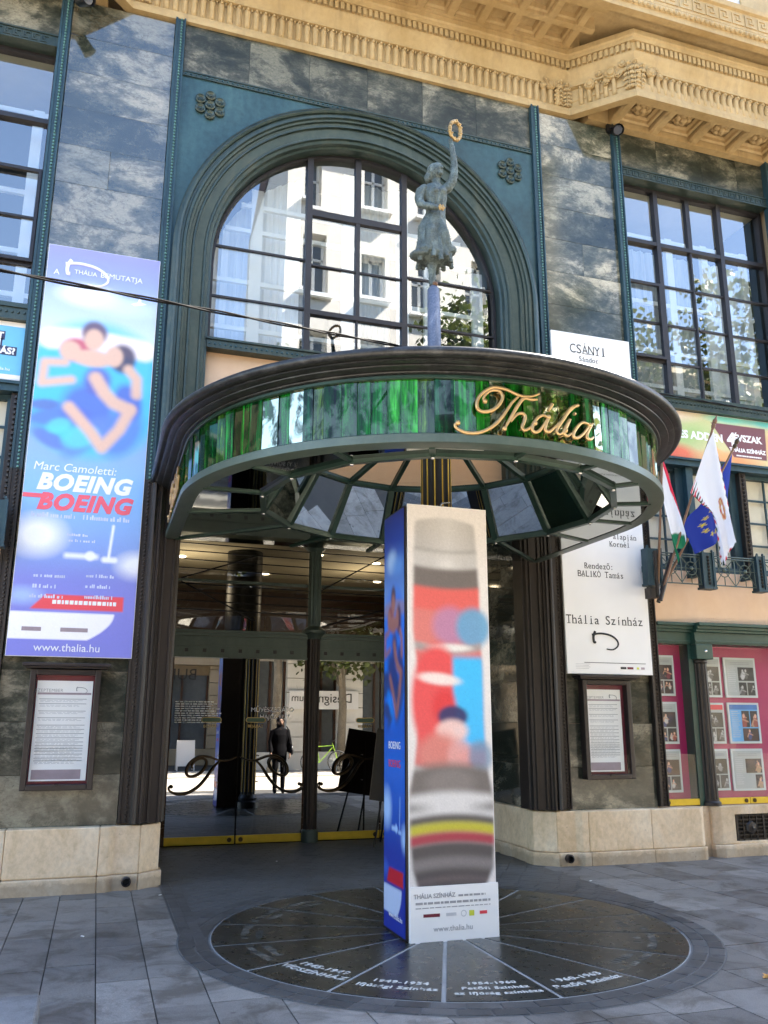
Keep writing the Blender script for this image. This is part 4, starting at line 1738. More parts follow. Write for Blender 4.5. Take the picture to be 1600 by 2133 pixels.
doorlin = lin_.build('door_lintel', M['canopy_rail'], B)
x = 1.08
while x < 4.85:
    if abs(x - DC_) > .15:
        box_obj('hole_patch', M['black'], doorlin, x - .024, DY - .072, 2.50, x + .024, DY - .058, 2.548)  # black blocks set on for the dark square holes of the lintel
    x += .243
# fluted post between the door pairs
fp = MB()
k = 40
for za, zb, ra in ((0.17, 2.74, .095),):
    rows = []
    for z in (za, zb):
        rows.append([(DC_ + (ra - (.012 if (j // 2) % 2 else 0)) * math.cos(2 * PI * j / k), DY - .06 + (ra - (.012 if (j // 2) % 2 else 0)) * math.sin(2 * PI * j / k), z) for j in range(k)])
    fp.grid(rows, False, True)
post = fp.build('fluted_post', M['dark_bronze'], B, 20)
q = MB()
q.lathe([(.0, 0), (.115, 0), (.115, .15), (.1, .17), (0, .17)], DC_, DY - .06, 20)
q.build('post_base', M['canopy_rail'], post, 35)
q = MB()
q.lathe([(0, 2.72), (.1, 2.72), (.115, 2.76), (.17, 2.80), (.17, 2.84), (.14, 2.86), (.09, 2.9), (0, 2.9)], DC_, DY - .06, 20)
q.build('post_capital', M['canopy_rail'], post, 35)
q = MB()
rows = []
for z in (2.9, 4.12):
    rows.append([(DC_ + (.095 - (.012 if (j // 2) % 2 else 0)) * math.cos(2 * PI * j / k), DY - .06 + (.095 - (.012 if (j // 2) % 2 else 0)) * math.sin(2 * PI * j / k), z) for j in range(k)])
q.grid(rows, False, True)
q.lathe([(.09, 3.98), (.14, 4.02), (.19, 4.1), (.19, 4.13)], DC_, DY - .06, 20)
q.build('upper_post', M['canopy_rail'], post, 20)

TS = [[[0.111, 0.193], [0.043, 0.163], [-0.03, 0.156], [-0.086, 0.168], [-0.141, 0.189], [-0.196, 0.2], [-0.251, 0.2], [-0.305, 0.175], [-0.353, 0.13], [-0.377, 0.081], [-0.375, 0.033], [-0.35, 0.01], [-0.303, 0.011], [-0.249, 0.035], [-0.207, 0.08], [-0.185, 0.13], [-0.197, 0.167], [-0.231, 0.181], [-0.279, 0.17], [-0.313, 0.14], [-0.331, 0.104], [-0.318, 0.089]],
      [[-0.059, 0.15], [-0.103, 0.108], [-0.139, 0.059], [-0.183, -0.007], [-0.246, -0.08], [-0.314, -0.128], [-0.38, -0.153], [-0.452, -0.157], [-0.503, -0.141], [-0.534, -0.12], [-0.539, -0.093], [-0.518, -0.084]]]


def stroke_r(i, n, lo, hi):
    t = i / max(1, n - 1)
    return lo + (hi - lo) * math.sin(PI * min(1, max(0, t))) ** 0.8


leaves = [(DL, 1.845, 1), (1.855, 2.745, -1), (2.955, 3.86, 1), (3.87, 4.80, -1)]
for (xa, xb, sgn) in leaves:
    q = MB()
    q.box(xa + .005, DY - .02, 0.015, xb - .005, DY + .02, 0.115)
    dr = q.build('door_leaf', M['brass'], B, None, .004)
    tag(dr, 'frameless glass door with brass kick plate')
    m = MB()
    ty = rnd.uniform(-.004, .004)
    m.add([(xa + .005, DY - .005, .115), (xb - .005, DY - .005 + ty, .115), (xb - .005, DY - .005 + ty, 2.43), (xa + .005, DY - .005, 2.43)], [(0, 1, 2, 3)])
    m.build('glass_panel', M['door_glass'], dr)
    lx = xb - .07 if sgn == 1 else xa + .07
    q = MB()
    rows = [[(lx + r_ * math.cos(2 * PI * j / 14), y_, .065 + r_ * math.sin(2 * PI * j / 14)) for j in range(14)] for r_, y_ in ((.03, DY - .02), (.03, DY - .028), (.018, DY - .03), (0, DY - .026))]
    q.grid(rows, False, True)
    q.build('lock', M['handle_bronze'], dr, 40)
    # handle: the scroll of a capital T
    hb = MB()
    for pts in TS:
        pp_ = smooth_path([(x * 1.33, z * 1.33, 0) for x, z in pts], 3)
        P3 = []
        for p in pp_:
            ux = p.x - .148
            X = (xb - .02 + ux) if sgn == 1 else (xa + .02 - ux)
            P3.append((X, DY - .06, .86 + p.y))
        hb.tube(P3, [stroke_r(i, len(P3), .009, .017) for i in range(len(P3))], 7)
    e = P3[-1]
    hb.ball(e, .024, 8, 6)
    for zz in (.72, 1.06):
        xq = (xb - .26) if sgn == 1 else (xa + .26)
        hb.tube([(xq, DY - .06, zz + .07), (xq, DY - .005, zz + .07)], .009, 6)
    hb.build('door_handle', M['handle_bronze'], dr, 50)
lob = MB()
# texts on the doors
text('MŰVÉSZBEJÁRÓ', 2.30, DY - .012, 1.71, 0.085, M['white_print'], B, ext=.0005)
text('HAJÓS U. 7.', 2.34, DY - .012, 1.615, 0.085, M['white_print'], B, ext=.0005)
M['plate'] = simple('green_door_plate', (0.05, 0.12, 0.07), 0.4)
M['plate_gold'] = simple('gold_print', (0.6, 0.42, 0.12), 0.4)
for x in (1.47, 2.07, 3.64):
    q = MB()
    q.prism([(x - .10 + .035 * math.cos(a), 1.60 + .035 * math.sin(a)) for a in np.linspace(PI / 2, 3 * PI / 2, 7)] + [(x + .10 + .035 * math.cos(a), 1.60 + .035 * math.sin(a)) for a in np.linspace(-PI / 2, PI / 2, 7)], DY - .014, DY - .007)
    pl = q.build('door_plate', M['plate_gold'], B)
    q = MB()
    q.prism([(x - .10 + .026 * math.cos(a), 1.60 + .026 * math.sin(a)) for a in np.linspace(PI / 2, 3 * PI / 2, 7)] + [(x + .10 + .026 * math.cos(a), 1.60 + .026 * math.sin(a)) for a in np.linspace(-PI / 2, PI / 2, 7)], DY - .017, DY - .0145)
    q.build('plate_field', M['plate'], pl)
    text('BEJÁRAT', x, DY - .012, 1.50, 0.055, M['plate_gold'], B, ext=.0005)
q = MB()
r_ = random.Random(3)
for i in range(10):
    z = 1.83 - i * .03
    x = .98
    xe = r_.uniform(1.45, 1.62)
    while x < xe:
        L = r_.uniform(.02, .07)
        q.box(x, DY - .012, z, min(x + L, xe), DY - .0105, z + .013)
        x += L + .012
tag(q.build('small_print', M['white_print'], B), kind='stuff')
# transom: glass and rods
for xa, xb in ((DL - .1, DC_ - .09), (DC_ + .09, DR)):
    for za, zb in ((2.80, 3.48), (3.50, 4.12)):
        m = MB()
        ty = rnd.uniform(-.006, .006)
        m.add([(xa, DY, za), (xb, DY + ty, za), (xb, DY + ty, zb), (xa, DY, zb)], [(0, 1, 2, 3)])
        m.build('transom_pane', M['transom_glass'], B)
    box_obj('transom_bar', M['canopy_rail'], B, xa, DY - .03, 3.47, xb, DY + .03, 3.51)
for i, z in enumerate((3.05, 3.17, 3.29, 3.4, 3.62, 3.74, 3.86, 3.97, 4.06)):  # rods added to draw the roof-rib lines showing in the transom glass
    q = MB()
    q.tube([(DL - .1, DY - .10, z + .03), (DR, DY - .05, z - .02)], .0085, 6)
    q.build('rib_line_rod', M['black'], B)
for (a, c) in (((.95, 3.5), (1.95, 3.86)), ((2.94, 3.42), (4.1, 4.1)), ((.95, 3.46), (2.0, 2.95)), ((2.95, 2.9), (4.3, 3.3))):  # slanting rods added likewise for the diagonal rib lines in the glass
    q = MB()
    q.tube([(a[0], DY - .08, a[1]), (c[0], DY - .08, c[1])], .011, 6)
    q.build('rib_slant_rod', M['black'], B)
# lobby behind the glass
lob = MB()
lob.box(-.6, 12.2, 4.2, 6.4, 17.5, 4.3)
lob.build('lobby_ceiling', M['lobby_ceiling'], B)
lob = MB()
lob.box(-.6, 17.4, 0, 6.4, 17.5, 4.2)
lob.box(-.6, 12.2, 0, -.5, 17.4, 4.2)
lob.box(6.3, 12.2, 0, 6.4, 17.4, 4.2)
lob.build('lobby_wall', M['brown_wood'], B)
box_obj('lobby_floor', M['lobby_floor'], B, -.6, 12.05, -.02, 6.4, 17.5, 0.006)
q = MB()
q.lathe([(0.28, 0), (.28, 4.2)], 2.05, 13.4, 24)
q.build('lobby_pillar', M['black'], B, 40)
for x, y in ((3.2, 13.2), (4.3, 13.6), (2.7, 15.2), (1.1, 14.0), (4.9, 15.4)):
    q = MB()
    q.lathe([(0, 4.185), (.06, 4.185), (.075, 4.2)], x, y, 14)
    q.build('downlight', M['bulb'], B)
for x, y in ((1.2, 13.6), (4.3, 14.2)):
    ld = bpy.data.lights.new('lobby_lamp', 'POINT')
    ld.energy = 3.2
    ld.color = (1, .86, .64)
    ld.shadow_soft_size = .25
    lo = bpy.data.objects.new('lobby_lamp', ld)
    COL.objects.link(lo)
    lo.location = (x, y, 3.6)

# ---- display windows at the sides (magenta boards behind glass)
def vitrine(f):
    X = lambda a, c: sorted((f(a), f(c)))
    q = MB()
    a, c = X(6.605, 9.24)
    q.box(a, 9.43, .585, c, 9.5, 2.56)
    bd = q.build('display_board', M['magenta'], B)
    e = MB()
    for (xa, xb, dy) in ((6.605, 7.16, 0), (7.16, 9.235, .09)):
        a, c = X(xa, xb)
        e.box(a, 9.24 - dy, 2.55, c, 9.5, 2.70)
        e.box(a, 9.225 - dy, 2.57, c, 9.24 - dy, 2.595)
        e.box(a, 9.20 - dy, 2.70, c, 9.5, 2.735)
        e.box(a, 9.17 - dy, 2.735, c, 9.5, 2.775)
        e.box(a, 9.13 - dy, 2.775, c, 9.5, 2.815)
    e.build('shopfront_cornice', M['green_paint'], B, None, .004)
    # fluted half column
    cx = f(7.29)
    kb = MB()
    k = 40
    rows = [[(cx + (rr_ - (.011 if (j // 2) % 2 else 0)) * math.cos(2 * PI * j / k), 9.27 + (rr_ - (.011 if (j // 2) % 2 else 0)) * math.sin(2 * PI * j / k), z) for j in range(k)] for z, rr_ in ((.66, .093), (2.33, .085))]
    kb.grid(rows, False, True)
    col = kb.build('fluted_column', M['dark_bronze'], B, 20)
    q = MB()
    q.lathe([(0, .585), (.12, .585), (.12, .62), (.1, .64), (.1, .66), (0, .66)], cx, 9.27, 20)
    q.build('column_base', M['dark_bronze'], col, 35)
    q = MB()
    q.lathe([(.085, 2.31), (.098, 2.32), (.098, 2.345), (.085, 2.36)], cx, 9.27, 20)
    q.build('column_neck', M['dark_bronze'], col, 35)
    q = MB()
    q.box(cx - .125, 9.145, 2.36, cx + .125, 9.4, 2.549)
    cp = q.build('column_capital', M['green_paint'], col, None, .006)
    q = MB()
    q.ball((cx + .02, 9.145, 2.46), (.022, .014, .022), 8, 5)
    q.build('screw_head', M['chrome'], cp, 50)
    q = MB()
    a, c = X(7.12, 7.2)
    q.box(a, 9.26, .585, c, 9.45, 2.55)
    q.build('column_jamb', M['green_paint'], col)
    for (xa, xb) in ((6.605, 7.12), (7.38, 7.872), (7.88, 9.2)):
        a, c = X(xa, xb)
        q = MB()
        q.box(a, 9.262, .592, c, 9.285, .668)
        kp = q.build('brass_rail', M['brass'], B, None, .003)
        m = MB()
        m.add([(a, 9.275, .668), (c, 9.275, .668), (c, 9.275, 2.55), (a, 9.275, 2.55)], [(0, 1, 2, 3)])
        m.build('glass_panel', M['case_glass'], kp)
        for lx in ([c - .06] if xa > 7.3 and xb < 7.9 else [a + .06]):
            q = MB()
            rows = [[(lx + r_ * math.cos(2 * PI * j / 12), y_, .63 + r_ * math.sin(2 * PI * j / 12)) for j in range(12)] for r_, y_ in ((.026, 9.262), (.026, 9.254), (.015, 9.252), (0, 9.256))]
            q.grid(rows, False, True)
            q.build('lock', M['handle_bronze'], kp, 40)


vitrine(lambda x: x)
vitrine(mx)
# ------------------------------------------------------------------ canopy
CY = 7.42
K = thing('entrance_canopy', 'round canopy banded with green streaked glass reading Thália over the entrance', 'canopy', (XC, CY, 3.47))


def upath(r, n=64, yb=9.18):
    p = [(XC - r, yb), (XC - r, (yb + CY) / 2)]
    for i in range(n + 1):
        a = PI + PI * i / n
        p.append((XC + r * math.cos(a), CY + r * math.sin(a)))
    p += [(XC + r, (yb + CY) / 2), (XC + r, yb)]
    return p


def useg(s, r):
    """point and outward direction at arc length s measured from the front, at radius r"""
    q = PI / 2 * r
    if abs(s) <= q:
        a = -PI / 2 + s / r
        return Vector((XC + r * math.cos(a), CY + r * math.sin(a))), a
    e = abs(s) - q
    sg = 1 if s > 0 else -1
    return Vector((XC + sg * r, CY + e)), (0 if sg > 0 else PI)


def uloop(name, prof, mat, smooth=35, parent=None):
    b = MB()
    rows = []
    base = upath(1.0)
    for (x, y) in upath(2.0):
        if y > CY:
            d = Vector((1 if x > XC else -1, 0))
        else:
            d = Vector((x - XC, y - CY)).normalized()
        c = Vector((XC, min(max(y, CY), 99) if y > CY else CY))
        rows.append([(c.x + d.x * r, c.y + d.y * r, z) for r, z in prof])
    b.grid(rows, False, True)
    return b.build(name, mat, parent or K, smooth)


roll_ = [(2.396 + .036 * math.cos(t), 4.087 + .036 * math.sin(t)) for t in [PI * 1.35 + k * PI * 1.5 / 12 for k in range(13)]]
uloop('rim_roll', roll_ + [(2.30, 4.10), (2.1, 4.12), (2.1, 4.06), (2.36, 4.05)], M['rim'], 60)
uloop('rim_moulding', [(2.18, 3.992), (2.226, 3.992), (2.240, 3.996), (2.243, 4.004), (2.236, 4.010), (2.30, 4.014), (2.312, 4.018), (2.314, 4.026), (2.304, 4.030), (2.352, 4.034), (2.366, 4.040), (2.366, 4.048), (2.356, 4.054), (2.15, 4.07)], M['rim'], 30)
uloop('top_rail', [(2.17, 3.962), (2.212, 3.962), (2.218, 3.968), (2.218, 3.988), (2.17, 3.995)], M['canopy_green'], 30)
uloop('bottom_rail', [(2.10, 3.468), (2.215, 3.468), (2.235, 3.475), (2.235, 3.535), (2.222, 3.545), (2.10, 3.545)], M['canopy_rail'], 30)
M['edge_glint'] = simple('painted_edge_glint', (0.10, 0.34, 0.16), 0.2, 0, 0.5, 5, stretch=(5, 5, 1))  # pale green painted on the backing, reads as edge glints between panes
uloop('backing', [(2.10, 3.54), (2.176, 3.54), (2.176, 3.965), (2.10, 3.965)], M['edge_glint'], 30)
# glass: separate panes, each with its own streaks and a slight tilt
RG = 2.19
Ltot = PI * RG + 2 * (9.16 - CY)
s_ = -Ltot / 2
while s_ < Ltot / 2 - .02:
    w = rnd.choice((.085, .10, .12, .12, .14, .16))
    if s_ + w > Ltot / 2:
        w = Ltot / 2 - s_
    s0_ = s_ + w / 2
    s_ += w
    p, a = useg(s0_, RG)
    q = MB()
    tw = rnd.uniform(-.03, .03)
    tl = rnd.uniform(-.008, .008)
    zt = 3.966
    q.add([(0, -w / 2 + .0022, 3.54), (tw * w, w / 2 - .0022, 3.54), (tw * w + tl, w / 2 - .0022, zt), (tl, -w / 2 + .0022, zt),
           (-.012, -w / 2 + .0022, 3.54), (-.012, w / 2 - .0022, 3.54), (-.012, w / 2 - .0022, zt), (-.012, -w / 2 + .0022, zt)],
          [(0, 1, 2, 3), (7, 6, 5, 4), (0, 4, 5, 1), (1, 5, 6, 2), (2, 6, 7, 3), (3, 7, 4, 0)])
    shiny = rnd.random() < (0.10 if s0_ < -.25 else 0.48)
    me = q.mesh('glass_pane', M['stained_mirror'] if shiny else M['stained'])
    piece('glass_pane', me, K, (p.x, p.y, 0), (0, 0, a))
# soffit: sixteen sided opening round the column
HC = (2.80, 7.03)
HR, HR2 = 1.60, 1.28
Z0, Z1 = 3.475, 3.99


def ray_u(a, r):
    """distance from the opening's centre to the band along direction a"""
    best = 0.1
    for k in range(1, 900):
        t = 1.0 + k * .003
        x, y = HC[0] + t * math.cos(a), HC[1] + t * math.sin(a)
        ins = (math.hypot(x - XC, y - CY) < r) if y < CY else (abs(x - XC) < r and y < 9.18)
        if ins:
            best = t
        else:
            break
    return best


angs = [-PI / 2 + 2 * PI * i / 16 for i in range(16)]
hv = [(HC[0] + HR * math.cos(a), HC[1] + HR * math.sin(a)) for a in angs]
hv2 = [(HC[0] + HR2 * math.cos(a), HC[1] + HR2 * math.sin(a)) for a in angs]
hv3 = [(HC[0] + .2 * math.cos(a), HC[1] + .2 * math.sin(a)) for a in angs]
for i in range(16):
    j = (i + 1) % 16
    a0, a1 = angs[i], angs[i] + 2 * PI / 16
    outer = []
    for k in range(7):
        a = a0 + (a1 - a0) * k / 6
        t = ray_u(a, 2.12)
        outer.append((HC[0] + t * math.cos(a), HC[1] + t * math.sin(a)))
    # add the square back corners
    poly = [hv[i]] + outer + [hv[j]]
    q = MB()
    q.prismz(poly, Z0, Z0 + .02)
    q.build('soffit_panel', M['soffit_mirror'], K)
    q = MB()
    q.obox((hv[i][0], hv[i][1], Z0 - .006), (outer[0][0], outer[0][1], Z0 - .006), .045, .02)
    q.build('soffit_rib', M['canopy_green'], K)
    q = MB()
    q.obox((hv[i][0], hv[i][1], Z0 - .004), (hv[j][0], hv[j][1], Z0 - .004), .05, .05)
    q.ball((hv[i][0], hv[i][1], Z0 - .03), (.02, .02, .012), 8, 4)
    q.build('opening_edge', M['canopy_green'], K)
    q = MB()
    q.ball((hv[i][0], hv[i][1], Z0 - .034), (.018, .018, .012), 8, 5)
    q.build('bolt', M['chrome'], K, 50)

    def ring_panel(name, A, C, zA, zC, mat, sh=.0, tk=.006):
        p4 = [Vector((A[i][0], A[i][1], zA)), Vector((A[j][0], A[j][1], zA)), Vector((C[j][0], C[j][1], zC)), Vector((C[i][0], C[i][1], zC))]
        c = sum(p4, Vector()) / 4
        m = MB()
        m.add([c + (p - c) * .94 for p in p4], [(0, 1, 2, 3)])
        return m.build(name, mat, K)

    ring_panel('mirror_panel', hv, hv2, Z0 + .01, Z1, M['mirror'])
    ring_panel('roof_glass', hv2, hv3, Z1, 4.36, M['roof_glass'])
    q = MB()
    q.obox((hv[i][0], hv[i][1], Z0), (hv2[i][0], hv2[i][1], Z1), .06, .05, (math.cos(angs[i]), math.sin(angs[i]), 0))
    q.obox((hv2[i][0], hv2[i][1], Z1), (hv3[i][0], hv3[i][1], 4.36), .045, .05)
    q.build('lantern_rib', M['canopy_green'], K)
    q = MB()
    q.obox((hv2[i][0], hv2[i][1], Z1), (hv2[j][0], hv2[j][1], Z1), .05, .06)
    q.build('ring_bar', M['canopy_green'], K)
# lead roof from the rim to the lantern
q = MB()
rows = []
for i in range(65):
    a = -PI + 2 * PI * i / 64
    t = ray_u(a, 2.2)
    rows.append([(HC[0] + t * math.cos(a), HC[1] + t * math.sin(a), 4.06), (HC[0] + 1.30 * math.cos(a), HC[1] + 1.30 * math.sin(a), 4.03)])
q.grid(rows)
q.build('lead_roof', M['rim'], K)
# lettering: six strokes-drawn letters on the front and on the flanks
LET = {'T': TS,
       'h': [[[0.09, 0.145], [0.042, 0.137], [-0.002, 0.142], [-0.031, 0.13], [-0.068, 0.08], [-0.113, 0.006], [-0.15, -0.058], [-0.179, -0.108]], [[-0.129, -0.05], [-0.078, 0.01], [-0.035, 0.022], [-0.015, 0.003], [-0.024, -0.039], [-0.04, -0.081], [-0.026, -0.106], [0.017, -0.085], [0.063, -0.042]]],
       'a': [[[0.174, 0.021], [0.134, 0.029], [0.087, 0.002], [0.048, -0.051], [0.039, -0.093], [0.06, -0.111], [0.098, -0.093], [0.146, -0.031], [0.179, 0.022]], [[0.19, 0.03], [0.153, -0.044], [0.147, -0.086], [0.181, -0.091], [0.229, -0.05]], [[0.217, 0.128], [0.18, 0.072]]],
       'l': [[[0.229, -0.054], [0.305, 0.02], [0.377, 0.103], [0.432, 0.151], [0.459, 0.162], [0.423, 0.146], [0.378, 0.117], [0.314, 0.029], [0.256, -0.05], [0.246, -0.086], [0.274, -0.097], [0.325, -0.06]]],
       'i': [[[0.325, -0.06], [0.373, 0.036], [0.326, -0.039], [0.31, -0.083], [0.339, -0.101], [0.382, -0.072]], [[0.415, 0.088], [0.429, 0.084]]],
       'b': [[[0.562, 0.031], [0.494, 0.032], [0.438, -0.013], [0.399, -0.069], [0.398, -0.097], [0.432, -0.101], [0.497, -0.055], [0.567, 0.025]], [[0.601, 0.046], [0.537, -0.045], [0.531, -0.085], [0.564, -0.088], [0.6, -0.061]]]}
for s0 in (0.0, -4.35, 4.35):
    for ch, strokes in LET.items():
        q = MB()
        for pts in strokes:
            if len(pts) > 2:
                pp_ = smooth_path([(x, z, 0) for x, z in pts], 3)
            else:
                pp_ = [Vector((x, z, 0)) for x, z in pts]
            P3 = []
            for p in pp_:
                pt, a = useg(s0 + p.x, 2.235)
                P3.append((pt.x, pt.y, 3.70 + p.y))
            thick = [stroke_r(i, len(P3), .0085, .0145) for i in range(len(P3))] if len(P3) > 2 else [.016, .012]
            q.tube(P3, thick, 7)
            if len(P3) > 20:
                q.ball(P3[-1], .020, 8, 5)
            if len(P3) > 2:
                for kk in (len(P3) // 3, 2 * len(P3) // 3):
                    pt, a = useg(s0 + pp_[kk].x, 2.19)
                    q.tube([P3[kk], (pt.x, pt.y, P3[kk][2])], .005, 5)
        lt_ = q.build('letter', M['gold_letter'], K, 60)

# column in the middle of the canopy
CP = thing('canopy_column', 'black fluted column with gold stripes carrying the canopy behind the poster box', 'column', (HC[0], HC[1], 0))
q = MB()
k = 48
rows = []
for z in (.25, 4.3):
    rows.append([(HC[0] + (.135 - (.014 if (j // 2) % 2 else 0)) * math.cos(2 * PI * j / k), HC[1] + (.135 - (.014 if (j // 2) % 2 else 0)) * math.sin(2 * PI * j / k), z) for j in range(k)])
q.grid(rows, False, True)
q.build('shaft', M['black'], CP, 20)
for j in range(12):
    a = 2 * PI * (4 * j + .5) / k
    b = MB()
    b.box(-.001, -.0055, .3, .006, .0055, 4.28)
    piece('gold_stripe', b.mesh('gold_stripe', M['tarnish_gold_flute']), CP, (HC[0] + .134 * math.cos(a), HC[1] + .134 * math.sin(a), 0), (0, 0, a))
q = MB()
q.lathe([(0, 0), (.21, 0), (.21, .12), (.17, .15), (.18, .19), (.15, .25), (0, .25)], HC[0], HC[1], 28)
q.build('base', M['black'], CP, 35)
q = MB()
q.lathe([(.135, 4.18), (.16, 4.2), (.2, 4.3), (.24, 4.36), (.24, 4.42), (.08, 4.6), (0, 4.6)], HC[0], HC[1], 28)
q.build('capital', M['black'], CP, 35)

# ------------------------------------------------------------------ statue on its pole
SX, SY = 2.81, 7.05
ks = 1.0144


def sz(z):
    return 1.55 + (z - 1.55) * ks


ST = thing('statue', 'verdigris statue of a robed woman raising a gilded wreath above the canopy', 'statue', (SX, SY, 4.5))
q = MB()
q.tube([(SX, SY, 4.5), (SX, SY, 5.1), (SX - .002, SY, sz(5.62)), (SX, SY, sz(5.66))], [.068, .066, .060, .03], 14)
q.build('pole', M['pole_blue'], ST, 40)
q = MB()
q.ball((SX + .005, SY - .02, sz(5.675)), (.035, .03, .025), 8, 5)
q.build('clamp', M['wood_pole'], ST, 50)


def baked(o, parent, name, mat, disp=0.0, dscale=.05, voxel=.012, smooth=3):
    """one continuous skin over overlapping volumes"""
    m = o.modifiers.new('r', 'REMESH')
    m.mode = 'VOXEL'
    m.voxel_size = voxel
    s = o.modifiers.new('s', 'SMOOTH')
    s.iterations = smooth
    s.factor = .5
    if disp:
        tx = bpy.data.textures.new('folds', 'CLOUDS')
        tx.noise_scale = dscale
        d = o.modifiers.new('d', 'DISPLACE')
        d.texture = tx
        d.strength = disp
        d.mid_level = .5
        d.texture_coords = 'GLOBAL'
    bpy.context.view_layer.update()
    ev = o.evaluated_get(bpy.context.evaluated_depsgraph_get())
    me = bpy.data.meshes.new_from_object(ev)
    old = o.data
    bpy.data.objects.remove(o)
    bpy.data.meshes.remove(old)
    me.name = name
    me.materials.clear()
    me.materials.append(mat)
    me.polygons.foreach_set('use_smooth', [True] * len(me.polygons))
    r = bpy.data.objects.new(name, me)
    COL.objects.link(r)
    attach(r, parent)
    return r


def X_(x):
    return x * ks


q = MB()
# robe: stacked sections (x centre, y centre, z, half width, half depth)
sec = [(2.770, 7.05, 5.885, .06, .05), (2.765, 7.05, 5.93, .165, .12), (2.770, 7.05, 5.98, .185, .14), (2.775, 7.05, 6.06, .150, .125), (2.768, 7.05, 6.17, .150, .12),
       (2.764, 7.05, 6.27, .152, .115), (2.775, 7.045, 6.36, .122, .10), (2.80, 7.04, 6.45, .098, .082), (2.80, 7.04, 6.54, .102, .085), (2.795, 7.035, 6.63, .118, .098),
       (2.79, 7.04, 6.70, .125, .085), (2.795, 7.045, 6.755, .095, .065), (2.813, 7.045, 6.785, .045, .045), (2.815, 7.04, 6.83, .038, .04), (2.815, 7.035, 6.86, .03, .03)]
rows = []
kk = 28
for si, (x, y, z, w, d) in enumerate(sec):
    f = .10 if z < 6.35 else .0
    row = []
    for j in range(kk):
        a = 2 * PI * j / kk
        fo = 1 + f * math.sin(a * 7 + si * .6) * min(1, (6.45 - z) * 3)
        row.append((X_(x) + w * fo * math.cos(a), y + d * fo * math.sin(a), sz(z)))
    rows.append(row)
q.grid(rows, False, True)
b0 = len(q.v) - kk * len(sec)
q.add(rows[0], [tuple(range(kk))])
q.add(rows[-1], [tuple(range(kk))[::-1]])
# flying hem to the left and right
q.ball((X_(2.60), 7.02, sz(5.945)), (.085, .09, .045), 10, 6)
q.ball((X_(2.66), 7.0, sz(5.99)), (.09, .09, .06), 10, 6)
q.ball((X_(2.93), 7.02, sz(6.05)), (.07, .09, .05), 10, 6)
q.tube([(X_(2.79), 7.02, sz(6.42)), (X_(2.70), 6.95, sz(6.2)), (X_(2.69), 6.97, sz(5.97))], [.03, .045, .06], 8)
q.tube([(X_(2.81), 7.0, sz(6.40)), (X_(2.85), 6.93, sz(6.2)), (X_(2.90), 6.97, sz(6.0))], [.03, .04, .05], 8)
for k in range(15):
    a = 2 * PI * k / 15 + .2
    w0, w1 = .085, .185
    q.tube([(X_(2.80) + w0 * math.cos(a), 7.04 + .075 * math.sin(a), sz(6.44)), (X_(2.775) + .135 * math.cos(a + .12), 7.05 + .105 * math.sin(a + .12), sz(6.2)), (X_(2.772) + w1 * math.cos(a + .05), 7.05 + .14 * math.sin(a + .05), sz(5.93 - .03 * (k % 3)))], [.012, .020, .026], 6)
for k in range(7):
    a = PI + PI * (k + .5) / 7
    q.tube([(X_(2.80) + .075 * math.cos(a), 7.03 + .07 * math.sin(a), sz(6.46)), (X_(2.797) + .11 * math.cos(a), 7.03 + .095 * math.sin(a), sz(6.62))], [.011, .009], 5)
# leg stump
q.tube([(X_(2.755), 7.05, sz(5.66)), (X_(2.755), 7.05, sz(5.80)), (X_(2.762), 7.05, sz(5.95))], [.032, .036, .06], 10)
# breast, head, hair bun, nose
q.ball((X_(2.765), 6.965, sz(6.655)), (.045, .045, .045), 10, 6)
q.ball((X_(2.845), 6.965, sz(6.665)), (.045, .045, .045), 10, 6)
q.ball((X_(2.812), 7.025, sz(6.93)), (.062, .075, .085), 14, 10)
q.ball((X_(2.795), 7.06, sz(6.945)), (.075, .078, .078), 12, 8)
q.ball((X_(2.75), 7.09, sz(6.88)), (.05, .05, .06), 10, 6)
q.tube([(X_(2.835), 6.955, sz(6.945)), (X_(2.842), 6.94, sz(6.915))], [.010, .014], 6)
q.ball((X_(2.83), 6.965, sz(6.868)), (.028, .026, .022), 8, 6)
# right arm bent to the waist
q.tube([(X_(2.70), 7.04, sz(6.72)), (X_(2.645), 7.04, sz(6.66)), (X_(2.625), 7.03, sz(6.57)), (X_(2.625), 7.0, sz(6.50)), (X_(2.67), 6.95, sz(6.455)), (X_(2.74), 6.91, sz(6.43)), (X_(2.775), 6.90, sz(6.425))], [.05, .056, .05, .044, .036, .03, .026], 10)
# left arm raised
q.tube([(X_(2.88), 7.04, sz(6.73)), (X_(2.925), 7.03, sz(6.76)), (X_(2.968), 7.01, sz(6.83)), (X_(2.987), 7.0, sz(6.92)), (X_(2.99), 7.0, sz(7.06)), (X_(2.972), 7.0, sz(7.22)), (X_(2.960), 7.0, sz(7.285))], [.05, .052, .048, .042, .034, .026, .022], 10)
q.ball((X_(2.957), 6.995, sz(7.298)), (.026, .024, .03), 8, 6)
tmp = q.build('figure', M['statue'])
baked(tmp, ST, 'figure', M['statue'], .019, .016, .0085, 1)
q = MB()
cx, cz = X_(3.006), sz(7.418)
pts = []
for i in range(19):
    a = 2 * PI * i / 18 - PI / 2 - .35
    pts.append((cx + .078 * math.cos(a) + .02 * math.sin(a), 6.99 + .05 * math.cos(a), cz + .105 * math.sin(a)))
q.tube(pts, [.017 + .004 * (i % 2) for i in range(19)], 8, False)
for i in range(18):
    p = pts[i]
    for s in (-1, 1):
        q.ball((p[0] + rnd.uniform(-.012, .012), p[1] + s * .015, p[2] + rnd.uniform(-.012, .012)), (.016, .012, .012), 6, 4)
q.build('wreath', M['gold'], ST, 60)
q = MB()
q.ball((X_(2.80), 6.895, sz(6.43)), (.03, .022, .024), 8, 6)
